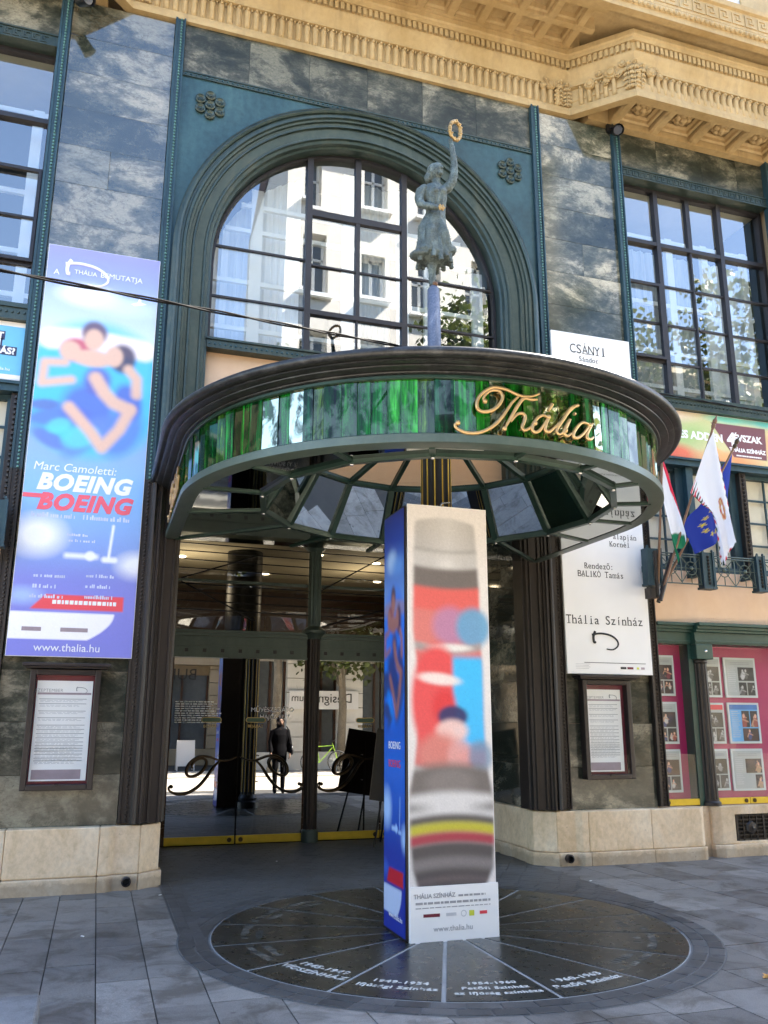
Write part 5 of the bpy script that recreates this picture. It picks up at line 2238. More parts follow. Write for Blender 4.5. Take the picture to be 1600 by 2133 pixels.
for i in range(6):
    a = i * PI / 3
    q.ball((X_(2.80) + .028 * math.cos(a), 6.89, sz(6.43) + .026 * math.sin(a)), (.013, .013, .012), 6, 4)
q.build('gilded_flower', M['gold'], ST, 60)

# ------------------------------------------------------------------ the poster box under the canopy
PX0, PX1, PYF, PYB = 2.255, 2.975, 6.35, 6.885
PBX = thing('poster_box', 'tall square poster box with banded front print and blue side print on the roundel', 'poster box', ((PX0 + PX1) / 2, 6.6, 0))
q = MB()
q.box(PX0 + .004, PYF + .012, .02, PX1 - .02, PYB, 3.28)
q.build('body', M['case_frame'], PBX, None, .004)
q = MB()
q.box(PX0 + .02, PYF, 0.0, PX1, PYF + .012, 3.30)
q.build('front_board', M['white_board'], PBX)
pt = Paint(.70, 2.92, 125, (228, 223, 219))
gw = .70
# column of blurred bands (heights measured from the lower edge of the print)


def band(v0, v1, c, bow=0.03, a=1.0, u0=.02, u1=.68, soft=.02):
    t = (pt.u - (u0 + u1) / 2) / ((u1 - u0) / 2)
    off = -bow * (1 - t * t)
    side = np.clip((pt.u - u0) / .03, 0, 1) * np.clip((u1 - pt.u) / .03, 0, 1)
    m = np.clip((pt.v - v0 - off) / soft + .5, 0, 1) * np.clip((v1 + off * 1.0 - pt.v) / soft + .5, 0, 1)
    pt.put(m * side * a, c)


def edge(v):
    """half-open outline of the bottle-like stack: left and right borders at height v"""
    V0 = [0.0, .12, .3, .55, .7, .9, 1.2, 1.6, 1.9, 2.2, 2.5, 2.75, 2.85]
    Lf = [.07, .03, .01, .005, .01, .05, .085, .075, .04, .045, .05, .06, .10]
    Rt = [.62, .68, .695, .70, .685, .645, .635, .635, .62, .62, .605, .59, .55]
    return np.interp(v, V0, Lf), np.interp(v, V0, Rt)


EL, ER = edge(pt.v)
INS = np.clip((pt.u - EL) / .02 + .5, 0, 1) * np.clip((ER - pt.u) / .02 + .5, 0, 1) * np.clip((2.78 + .05 * np.sin(pt.u * 5) - pt.v) / .02, 0, 1)


def stack(v0, v1, c, bow=.03, a=1.0, soft=.035):
    t = (pt.u - .34) / .34
    off = bow * (t * t - .5)
    pt.put(INS * a * np.clip((pt.v - v0 - off) / soft + .5, 0, 1) * np.clip((v1 + off - pt.v) / soft + .5, 0, 1), c)


stack(2.5, 2.9, (188, 185, 183), -.05)
pt.put(INS * np.clip(1 - np.abs(pt.u - .35) / .22, 0, 1) * np.clip((pt.v - 2.4) / .1, 0, 1) * .6, (218, 216, 214))
stack(2.535, 2.56, (140, 137, 135), .03, .7)
stack(2.38, 2.54, (198, 196, 194), .03)
pt.put(INS * np.clip(1 - np.abs(pt.u - .34) / .15, 0, 1) * np.clip(1 - abs(pt.v - 2.44) / .1, 0, 1) * .7, (232, 230, 228))
stack(2.22, 2.41, (124, 117, 114), .03)
stack(2.04, 2.25, (224, 112, 106), .03)
stack(1.79, 2.07, (216, 132, 126), .03)
pt.blob(.36, 1.94, .15, .15, (186, 140, 176), .85, 0, 2)
pt.blob(.56, 1.93, .14, .15, (112, 168, 204), .95, 0, 2.5)
stack(1.73, 1.80, (170, 160, 158), .05)
pt.blob(.36, 1.765, .18, .03, (236, 232, 226), .95)
stack(.86, 1.74, (214, 120, 116), .05)
pt.blob(.24, 1.36, .19, .38, (228, 92, 94), 1, 0, 4)
pt.put(INS * np.clip((pt.u - .355) / .04, 0, 1) * np.clip((1.72 - pt.v) / .05, 0, 1) * np.clip((pt.v - .95) / .1, 0, 1), (72, 192, 242))
pt.blob(.30, 1.30, .10, .14, (222, 66, 72), .9, 0, 2)
pt.blob(.26, 1.52, .18, .045, (240, 228, 222), .95, -.1, 2)
pt.blob(.37, 1.235, .115, .075, (52, 56, 110), .97, 0, 3)
pt.blob(.36, 1.125, .13, .085, (240, 206, 198), .95, 0, 2.2)
pt.blob(.26, .96, .17, .15, (216, 140, 130), .9, 0, 2)
pt.blob(.42, .93, .10, .14, (228, 172, 166), .8, 0, 2)
pt.blob(.60, .93, .10, .12, (120, 150, 178), .8)
stack(.62, .86, (120, 113, 110), -.04, 1, .08)
pt.blob(.34, .74, .2, .1, (150, 142, 138), .6)
stack(.48, .66, (222, 219, 216), -.03, 1, .06)
pt.put(INS * np.clip(1 - np.abs(pt.v - .56) / .06, 0, 1) * np.clip(np.abs(pt.u - .34) / .3 - .4, 0, 1) * 1.2, (120, 116, 114))
stack(.43, .50, (98, 93, 92), -.03)
stack(.365, .445, (200, 192, 62), -.03)
stack(.295, .375, (180, 66, 84), -.03)
stack(-.1, .30, (92, 87, 88), -.03)
stack(.12, .20, (150, 143, 142), -.03, .8, .05)
stack(.03, .06, (128, 112, 114), -.03, .7, .03)
pt.blur(1.5)
pt.noise(.03, .04, .03, 1)
pt.noise(.04, .3, .06, 2)
print_sheet('front_print', pt.img ** 1.12 * .93, PX0 + .025, .375, PX1 - .005, 3.295, PYF - .002, PBX)
q = MB()
q.box(PX0 + .025, PYF - .012, 0.0, PX1 + .012, PYF - .0005, .385)
q.build('text_board', M['white_board'], PBX)
ty = PYF - .0135
text('THÁLIA SZÍNHÁZ', 2.47, ty, .305, .042, M['grey_ink'], PBX, ext=.0004, bold=.001)
q = MB()
r_ = random.Random(9)
for z, xa, xb, h in ((.305, 2.66, 2.88, .014), (.262, 2.32, 2.92, .016), (.235, 2.32, 2.92, .006)):
    x = xa
    while x < xb:
        L = r_.uniform(.02, .06)
        q.box(x, ty, z, min(x + L, xb), ty + .001, z + h)
        x += L + .008
tag(q.build('small_print', M['grey_ink'], PBX), kind='stuff')
for (xa, xb, mat) in ((2.38, 2.51, M['maroon']), (2.56, 2.64, M['light_ink']), (2.745, 2.785, M['lime']), (2.83, 2.89, M['red_print'])):
    q = MB()
    hh = .022 if mat is not M['lime'] else .03
    q.box(xa, ty, .175 - (hh - .022), xb, ty + .001, .175 + hh)
    q.build('logo_mark', mat, PBX)
q = MB()
rows = [[(2.70 + r_ * math.cos(2 * PI * j / 18), ty + .0002, .187 + r_ * math.sin(2 * PI * j / 18)) for j in range(18)] for r_ in (.023, .017)]
q.grid(rows, False, True)
q.build('logo_mark', M['light_ink'], PBX)
text('www.thalia.hu', 2.615, ty, .075, .055, M['grey_ink'], PBX, ext=.0004)
# left side: the blue poster again


def blue_poster(w, h, res, deep):
    p = Paint(w, h, res, (104, 110, 205) if not deep else (28, 48, 140))
    sx, sy = w / 1.18, h / 4.49
    V_ = lambda v: v * sy
    U_ = lambda u: u * sx
    c1 = (150, 175, 238) if not deep else (40, 80, 180)
    c2 = (120, 190, 245) if not deep else (30, 110, 215)
    c3 = (215, 235, 252) if not deep else (90, 150, 225)
    pale = (246, 250, 253) if not deep else (160, 195, 240)
    p.put(np.clip((p.v / h - .05) * 3, 0, 1) * .8, c1)
    p.put(np.clip(1 - abs(p.v / h - .76) * 6, 0, 1) * .9, c3)
    p.put(np.clip(1 - abs(p.v / h - .37) * 5, 0, 1) * .7, c2)
    p.put(np.clip((p.v / h - .88) * 8, 0, 1), (138, 138, 228) if not deep else (30, 45, 135))
    p.blob(U_(.45), V_(3.93), U_(.32), V_(.14), pale, 1, 0, 1.2)
    p.blob(U_(.8), V_(3.85), U_(.4), V_(.12), c3, .7, 0, 1.2)
    # cyan drapery
    p.blob(U_(.6), V_(2.85), U_(.68), V_(.68), (64, 190, 246) if not deep else (24, 110, 220), 1, 0, 4)
    for (u, v, ru, rv, rot, c) in ((.25, 2.5, .3, .10, .2, (84, 110, 200)), (.55, 2.62, .25, .28, .5, (78, 92, 196)), (.9, 2.4, .2, .3, -.4, (84, 120, 212)), (.2, 2.25, .2, .08, -.5, (90, 110, 200)), (.55, 2.3, .12, .3, -.7, (92, 130, 222)), (.95, 2.75, .14, .2, .3, (70, 80, 190)), (.62, 2.95, .14, .16, 0, (86, 84, 180)), (.12, 2.62, .16, .06, .1, (84, 96, 180))):
        p.blob(U_(u), V_(v), U_(ru), V_(rv), c if not deep else tuple(x * .5 for x in c), .85, rot, 2)
    p.blob(U_(.5), V_(2.3), U_(.18), V_(.12), (90, 210, 250) if not deep else (30, 130, 230), .8, 0.4, 2)
    p.blob(U_(.28), V_(2.4), U_(.12), V_(.08), (90, 210, 250) if not deep else (30, 130, 230), .8, 0.4, 2)
    skin = (226, 184, 162) if not deep else (150, 100, 100)
    dark = (96, 60, 92) if not deep else (50, 25, 45)
    red = (196, 66, 96) if not deep else (120, 40, 60)
    # pillow, then three heads in a row, bare arms
    p.line([(U_(.12), V_(3.38)), (U_(.5), V_(3.42)), (U_(1.08), V_(3.36))], U_(.12), (250, 236, 240) if not deep else (120, 120, 170), U_(.06))
    p.blob(U_(.38), V_(3.28), U_(.15), V_(.13), red, .95, 0, 2.5)
    p.blob(U_(.32), V_(3.26), U_(.10), V_(.105), skin, 1, 0, 3)
    p.blob(U_(.55), V_(3.50), U_(.125), V_(.13), dark, .95, 0, 2.5)
    p.blob(U_(.55), V_(3.42), U_(.09), V_(.115), skin, 1, 0, 3)
    p.blob(U_(.55), V_(3.20), U_(.20), V_(.09), skin, 1, 0, 3)
    p.blob(U_(.86), V_(3.24), U_(.13), V_(.16), (54, 26, 70), .95, 0, 2.5)
    p.blob(U_(.77), V_(3.25), U_(.085), V_(.11), skin, 1, 0, 3)
    for pts, r_ in (([(.28, 3.12), (.08, 3.1), (.07, 2.86), (.36, 2.93)], .045), ([(.93, 3.12), (1.02, 3.02), (1.03, 2.84)], .055), ([(.36, 2.62), (.60, 2.36), (.72, 2.20), (.88, 2.42), (.98, 2.66)], .06), ([(.60, 2.98), (.70, 2.82), (.80, 2.72), (.96, 2.66)], .07)):
        p.line([(U_(a), V_(b)) for a, b in pts], U_(r_), skin, U_(.05))
    p.blur(res * .014)
    # lower part: skyline, tower, red and white flashes
    p.blob(U_(.18), V_(1.22), U_(.28), V_(.22), pale, 1, 0, 1.2)
    p.blob(U_(1.15), V_(.95), U_(.2), V_(.15), pale, .9, 0, 1.2)
    p.line([(U_(.88), V_(1.02)), (U_(.905), V_(1.36))], U_(.012), pale, U_(.02))
    p.line([(U_(.84), V_(1.0)), (U_(.94), V_(1.0))], U_(.03), pale, U_(.03), .9)
    p.rect(U_(.45), V_(1.0), U_(.78), V_(1.05), pale, U_(.04), .9)
    p.blob(U_(.7), V_(1.03), U_(.05), V_(.05), pale, .9)
    p.put(np.clip((.95 * sy - p.v) / (.3 * sy), 0, 1) * .7, (128, 130, 222) if not deep else (35, 55, 160))
    p.blob(U_(.1), V_(.6), U_(.2), V_(.1), (170, 200, 245) if not deep else (60, 100, 200), .8, 0, 1)
    ua = np.clip((p.u - U_(.17) - np.sqrt(np.clip(V_(.66) - p.v, 0, 9)) * -.0) / .01, 0, 1)
    red_m = np.clip((p.v - V_(.47)) / .012 + .5, 0, 1) * np.clip((V_(.62) - p.v) / .012 + .5, 0, 1) * np.clip((p.u - U_(.18) - (p.v - V_(.47)) * sx / sy * .9) / .015 + .5, 0, 1) * np.clip((U_(1.06) - p.u) / .015 + .5, 0, 1)
    p.put(red_m, (238, 60, 74) if not deep else (190, 30, 50))
    wm = np.clip((p.v - V_(.17)) / .012 + .5, 0, 1) * np.clip((V_(.44) - p.v) / .012 + .5, 0, 1) * np.clip((U_(.98) - (V_(.44) - p.v) ** 2 / (.3 * sy) ** 2 * U_(.3) - p.u) / .015 + .5, 0, 1)
    p.put(wm, (250, 248, 252) if not deep else (190, 205, 235))
    p.noise(.02, .05, .05, 4)
    if not deep:
        p.img = p.img * .93 + .045
    return p.img


print_sheet('side_print', blue_poster(.52, 3.26, 90, True), 0, .025, 0, 3.275, 0, PBX, side=(PX0 - .0, PYB, PX0 - .0, PYF + .03))
q = MB()
q.box(PX0 + .003, PYF + .02, .01, PX0 + .012, PYB, 3.29)
q.build('side_board', M['case_frame'], PBX)
for z, c, s in ((1.36, M['white_print'], .13), (1.22, M['red_print'], .13)):
    piece('lettering', text_mesh('BOEING', s * .62, c, ext=.0004), PBX, (PX0 - .002, 6.62, z), (PI / 2, 0, -PI / 2))
piece('lettering', text_mesh('www.thalia.hu', .055, M['white_print'], ext=.0004), PBX, (PX0 - .002, 6.60, .12), (PI / 2, 0, -PI / 2))
q = MB()
q.tube([(2.70, 6.75, 3.28), (2.70, 6.72, 3.38), (2.73, 6.71, 3.43), (2.80, 6.71, 3.44)], .008, 6)
q.build('lifting_hook', M['chrome'], PBX, 50)

# ------------------------------------------------------------------ posters on the facade
LP = thing('tall_poster', 'tall blue and cyan theatre poster with the words Boeing Boeing on the left marble pier', 'poster', (-.31, 9.13, 2.19))
q = MB()
q.box(-.905, 9.135, 2.19, .285, 9.165, 6.685)
q.build('board', M['white_board'], LP)
print_sheet('poster_print', blue_poster(1.18, 4.49, 95, False), -.90, 2.195, .28, 6.68, 9.132, LP)
yy = 9.130


def swoosh(x, z, s, y, mat, parent):
    q = MB()
    P = smooth_path([(-.20, .13, 0), (-.235, .05, 0), (-.23, -.04, 0), (-.20, -.045, 0)], 5)
    q.tube([(x + p.x * s, y, z + p.y * s) for p in P], [.022 * s] * len(P), 6)
    P = smooth_path([(-.26, .075, 0), (-.1, .10, 0), (.08, .075, 0), (.2, .0, 0), (.215, -.09, 0), (.12, -.155, 0), (.0, -.15, 0)], 5)
    q.tube([(x + p.x * s, y, z + p.y * s) for p in P], [.016 * s * (1.2 - .5 * i / len(P)) for i in range(len(P))], 6)
    return q.build('swoosh_mark', mat, parent, 50)


swoosh(-.47, 6.40, .95, yy, M['white_print'], LP)
text('A', -.80, yy, 6.33, .09, M['white_print'], LP)
text('THÁLIA', -.50, yy, 6.37, .07, M['white_print'], LP)
text('BEMUTATJA', -.12, yy, 6.37, .085, M['white_print'], LP)
q = MB()
q.prism([(-.0, 6.10), (.07, 6.13), (.09, 6.20), (.105, 6.20), (.11, 6.135), (.17, 6.12), (.11, 6.095), (.04, 6.08)], yy - .0005, yy + .001)
q.build('plane_mark', M['white_print'], LP)
text('Marc Camoletti:', -.42, yy, 4.10, .125, M['white_print'], LP, shear=.15)
text('BOEING', -.32, yy, 3.90, .235, M['white_print'], LP, shear=.25, bold=.012, space=1.1)
M['poster_red'] = simple('coral_red_print', (0.80, 0.12, 0.17), 0.5, 0, .03)
text('BOEING', -.30, yy, 3.69, .235, M['poster_red'], LP, shear=.25, bold=.012, space=1.1)
q = MB()
q.box(-.90, yy - .0005, 3.80, -.66, yy + .001, 3.845)
q.build('red_flash', M['poster_red'], LP)
q = MB()
r_ = random.Random(21)
for (xa, xb, z, h) in ((-.80, -.38, 3.60, .06), (-.30, .16, 3.60, .06), (-.44, -.24, 3.42, .03), (-.42, -.16, 3.36, .035), (-.72, -.4, 2.98, .045), (-.72, -.5, 2.87, .045), (-.74, -.42, 2.77, .045), (-.22, .05, 3.0, .04), (-.22, .02, 2.89, .045), (-.22, .05, 2.78, .045)):
    x = xa
    while x < xb:
        L = r_.uniform(.008, .022)
        q.box(x, yy, z, min(x + L, xb), yy + .0012, z + h * r_.choice((.55, .55, .6, .85)))
        x += L + r_.choice((.005, .005, .006, .022))
M['pale_print'] = simple('pale_blue_print', (0.58, 0.64, 0.82), 0.5)
tag(q.build('cast_list', M['pale_print'], LP), kind='stuff')
q = MB()
x = -.52
while x < .1:
    L = r_.uniform(.015, .04)
    q.box(x, yy, 2.715, x + L, yy + .0012, 2.755)
    x += L + .01
tag(q.build('small_print', M['white_print'], LP), kind='stuff')
for xa, xb in ((-.78, -.60), (-.42, -.16)):
    box_obj('sponsor_mark', M['mauve'], LP, xa, yy, 2.44, xb, yy + .0012, 2.48)
text('www.thalia.hu', -.34, yy, 2.245, .11, M['white_print'], LP)

WP = thing('white_poster', 'tall white typewritten theatre poster on the right marble pier', 'poster', (5.88, 9.13, 2.14))
q = MB()
q.box(5.285, 9.12, 2.14, 6.475, 9.16, 6.60)
q.build('board', M['white_board'], WP, None, .003)
yw = 9.1185


def typed(s, x, z, size):
    """every character on the same pitch, with small slab feet, as a typewriter sets it"""
    pitch = size * .5
    q = MB()
    x0 = x - pitch * (len(s) - 1) / 2
    for i, ch in enumerate(s):
        if ch == ' ':
            continue
        me = text_mesh(ch, size, M['ink'], ext=.0006)
        xs = [v.co.x for v in me.vertices]
        k = min(1.0, pitch * .94 / max(1e-4, max(xs) - min(xs)))
        q.add([(x0 + i * pitch + v.co.x * k, yw - v.co.z, z + v.co.y) for v in me.vertices], [tuple(p.vertices) for p in me.polygons])
        if ch in 'AÁNYITRBLKhlirmnpt':
            w = pitch * (.42 if ch in 'AÁNRKhnm' else .28)
            q.box(x0 + i * pitch - w, yw - .0011, z, x0 + i * pitch + w, yw + .0005, z + size * .045)
        bpy.data.meshes.remove(me)
    return tag(q.build('lettering', M['ink'], WP), kind='stuff')


for s, x, z, sz_ in (('CSÁNYI', 5.83, 6.32, .185), ('Sándor', 5.83, 6.21, .10), ('ENT', 6.02, 6.06, .13), ('alapján', 6.20, 3.83, .10), ('Kornél', 6.12, 3.73, .10), ('Rendező:', 5.80, 3.43, .105), ('BALIKÓ Tamás', 5.82, 3.325, .11), ('Thália Színház', 5.84, 2.74, .155)):
    typed(s, x, z, sz_ * 1.0)
swoosh(5.84, 2.555, .75, yw, M['ink'], WP)
q = MB()
q.box(5.52, yw - .0005, 2.272, 6.38, yw + .001, 2.279)
q.build('rule', M['ink'], WP)
q = MB()
for i in range(4):
    q.box(5.40, yw, 2.255 - i * .018, 5.60 - .02 * (i % 2), yw + .001, 2.261 - i * .018)
tag(q.build('small_print', M['light_ink'], WP), kind='stuff')
for xa, xb, mat in ((6.02, 6.10, M['ink']), (6.115, 6.20, M['maroon']), (6.25, 6.28, M['lime']), (6.31, 6.36, M['mauve'])):
    q = MB()
    q.box(xa, yw - .0005, 2.205, xb, yw + .001, 2.232)
    q.build('logo_mark', mat, WP)

BN = thing('green_orange_banner', 'long green and orange season banner under the right window', 'banner', (7.9, 9.27, 5.07))
q = MB()
q.box(6.61, 9.26, 5.065, 9.23, 9.29, 5.755)
q.build('board', M['white_board'], BN)
pt = Paint(2.62, .69, 110, (206, 200, 150))
pt.blob(.8, .35, .5, .22, (158, 190, 120), .9, .3, 1)
pt.blob(.55, .65, .5, .12, (232, 205, 190), .8, 0, 1)
pt.blob(.6, .05, .35, .16, (228, 110, 84), .95, 0, 1.4)
pt.blob(.3, .12, .3, .2, (214, 84, 70), .8, 0, 1.2)
pt.blob(1.45, .05, .6, .12, (234, 150, 96), .9, 0, 1.2)
pt.blob(1.5, .66, .4, .08, (110, 205, 190), .9, 0, 1.2)
pt.blob(2.2, .66, .5, .08, (80, 190, 190), .9, 0, 1.2)
pt.blob(2.4, .3, .3, .3, (226, 130, 90), .9, 0, 1.2)
tri = np.clip((pt.u - 1.2 - (.58 - pt.v) * .72) / .01, 0, 1) * np.clip((.585 - pt.v) / .008, 0, 1) * np.clip((pt.v - .10) / .008, 0, 1) * np.clip((2.12 + (pt.v - .3) * .05 - pt.u) / .008, 0, 1)
pt.put(tri, (116, 70, 78))
pt.line([(1.2, .2), (1.5, .0)], .06, (240, 180, 120), .03, .6)
pt.noise(.04, .08, .08, 6)
print_sheet('banner_print', pt.img, 6.61, 5.07, 9.23, 5.75, 9.2575, BN)
yb_ = 9.256
text('RES ADDEN', 7.585, yb_, 5.37, .155, M['white_print'], BN, bold=.006)
text('4', 8.135, yb_, 5.34, .26, M['white_print'], BN, bold=.012)
text('ÉVSZAK', 8.42, yb_, 5.415, .135, M['white_print'], BN, bold=.005)
text('THÁLIA SZÍNHÁZ', 8.40, yb_, 5.255, .078, M['white_print'], BN, bold=.003)
q = MB()
x = 8.20
while x < 8.62:
    L = r_.uniform(.012, .03)
    q.box(x, yb_, 5.19, x + L, yb_ + .001, 5.21)
    x += L + .006
tag(q.build('small_print', M['white_print'], BN), kind='stuff')

BL = thing('sky_blue_banner', 'sky blue banner with white edges and dark caption strips at the left edge', 'banner', (-1.5, 9.27, 5.1))
q = MB()
q.box(mx(9.23), 9.26, 5.09, mx(6.61), 9.29, 5.755)
q.build('board', M['white_board'], BL)
q = MB()
q.box(mx(9.23), 9.257, 5.15, mx(6.61), 9.2602, 5.70)
q.build('blue_field', M['sky_blue'], BL)
M['navy_print'] = simple('navy_print', (0.03, 0.04, 0.11), .5)
for s, xe, z, sz_ in (('ITT', -1.27, 5.55, .10), ('MI', -1.29, 5.475, .10), ('MONDÁS?', -1.14, 5.38, .10)):
    me = text_mesh(s, sz_, M['white_print'], align='RIGHT', bold=.004)
    wdt = max(v.co.x for v in me.vertices) - min(v.co.x for v in me.vertices)
    q = MB()
    q.box(xe - wdt - .02, 9.254, z - .015, xe + .015, 9.2565, z + .085)
    bx = q.build('caption_strip', M['navy_print'], BL)
    piece('lettering', me, BL, (xe, 9.2525, z), (PI / 2, 0, 0))
text('www.thalia.hu', -1.17, 9.2555, 5.19, .05, M['white_print'], BL, align='RIGHT')

# ------------------------------------------------------------------ framed programme cases


def case(x0, x1, name_lbl, wide, redside):
    z0, z1 = .925, 2.07
    t = thing('programme_case', name_lbl, 'display case', ((x0 + x1) / 2, 9.2, z0), 'framed programme cases on the marble piers')
    q = MB()
    w = .055
    for (a, b, c, d) in ((x0, z0, x0 + w, z1), (x1 - w, z0, x1, z1), (x0 + w, z0, x1 - w, z0 + w), (x0 + w, z1 - w, x1 - w, z1)):
        q.box(a, 9.11, b, c, 9.222, d)
    q.build('frame', M['case_frame'], t, None, .006)
    q = MB()
    q.box(x0 - .075, 9.03, z1 + .025, x1 + .085, 9.222, z1 + .055)
    q.box(x0 - .05, 9.06, z1 + .005, x1 + .06, 9.222, z1 + .025)
    q.build('hood', M['case_frame'], t, None, .004)
    q = MB()
    q.box(x0 + w, 9.20, z0 + w, x1 - w, 9.22, z1 - w)
    q.build('backboard', M['maroon'], t)
    m = MB()
    m.add([(x0 + w, 9.135, z0 + w), (x1 - w, 9.135, z0 + w), (x1 - w, 9.135, z1 - w), (x0 + w, 9.135, z1 - w)], [(0, 1, 2, 3)])
    m.build('glass_panel', M['case_glass'], t)
    q = MB()
    q.box((x0 + x1) / 2 - .02, 9.10, z0 + .035, (x0 + x1) / 2 + .02, 9.112, z0 + .058)
    q.build('lock', M['black'], t)
    sh = thing('programme_sheet', 'white monthly programme sheet inside the ' + ('left' if not redside else 'right') + ' framed case', 'programme sheet', ((x0 + x1) / 2, 9.19, z0), 'programme sheets in the cases')
    xa, xb = x0 + w + .015, x1 - w - (.015 if not redside else .06)
    za, zb = z0 + w + .03, z1 - w - .055
    q = MB()
    q.box(xa, 9.17, za, xb, 9.185, zb)
    q.build('sheet', M['white_board'], sh)
    ys = 9.1685
    q = MB()
    r_ = random.Random(int(x0 * 10))
    zs = [.18, .225, .295, .36, .43, .47, .51, .55, .59, .625, .65, .675, .705, .74, .765]
    for d in zs:
        q.box(xa + .03, ys, zb - d, xb - .05, ys + .001, zb - d + .006)
    tag(q.build('programme_rule', M['grey_ink'], sh), kind='stuff')
    q = MB()
    for d in zs:
        for k in range(2):
            x = xa + .04
            while x < xb - .12:
                L = r_.uniform(.015, .06)
                q.box(x, ys, zb - d - .014 - k * .011, x + L, ys + .0008, zb - d - .009 - k * .011)
                x += L + .012
    tag(q.build('small_print', M['light_ink'], sh), kind='stuff')
    q = MB()
    q.box(xa + .01, ys, zb - .135, xb - .01, ys + .001, zb - .115)
    q.build('heading_rule', M['mauve'], sh)
    text('SZEPTEMBER', xa + .115, ys, zb - .108, .042, M['grey_ink'], sh, ext=.0004, space=1.1)
    swoosh(xb - .10, zb - .085, .22, ys, M['grey_ink'], sh)
    q = MB()
    q.box(xa + .02, ys, za + .015, xb - .05, ys + .001, za + .105)
    q.build('footer_block', M['mauve'], sh)


case(-.655, .005, 'dark framed programme case on the marble below the blue poster', True, False)
case(5.475, 6.135, 'dark framed programme case on the marble below the white poster', True, True)

# ------------------------------------------------------------------ picture cards in the right display window
cards = [(6.585, 6.94, 1.905, 2.415, 'left', 'top'), (6.585, 6.94, 1.315, 1.83, 'left', 'middle'), (6.585, 6.94, .735, 1.25, 'left', 'bottom'),
         (7.335, 7.655, 1.895, 2.41, 'centre', 'top'), (7.335, 7.655, 1.315, 1.825, 'centre', 'middle'), (7.335, 7.655, .745, 1.25, 'centre', 'bottom'),
         (7.715, 8.22, 1.895, 2.41, 'right', 'top'), (7.715, 8.21, 1.315, 1.83, 'right', 'middle'), (7.705, 8.20, .735, 1.25, 'right', 'bottom')]
descr = {('left', 'top'): 'pale grey card with three stage photos, topmost left of the fluted column',
         ('left', 'middle'): 'pale grey card with three stage photos, second down left of the fluted column',
         ('left', 'bottom'): 'pale grey card with three stage photos, lowest left of the fluted column',
         ('centre', 'top'): 'grey photo card directly right of the fluted column, topmost of its column',
         ('centre', 'middle'): 'photo card with a red title strip directly right of the fluted column',
         ('centre', 'bottom'): 'grey photo card directly right of the fluted column, lowest of its column',
         ('right', 'top'): 'wide grey photo card at the right picture edge, top row of the magenta window',
         ('right', 'middle'): 'wide photo card with sky blue print at the right picture edge',
         ('right', 'bottom'): 'wide grey photo card at the right picture edge, bottom row of the magenta window'}
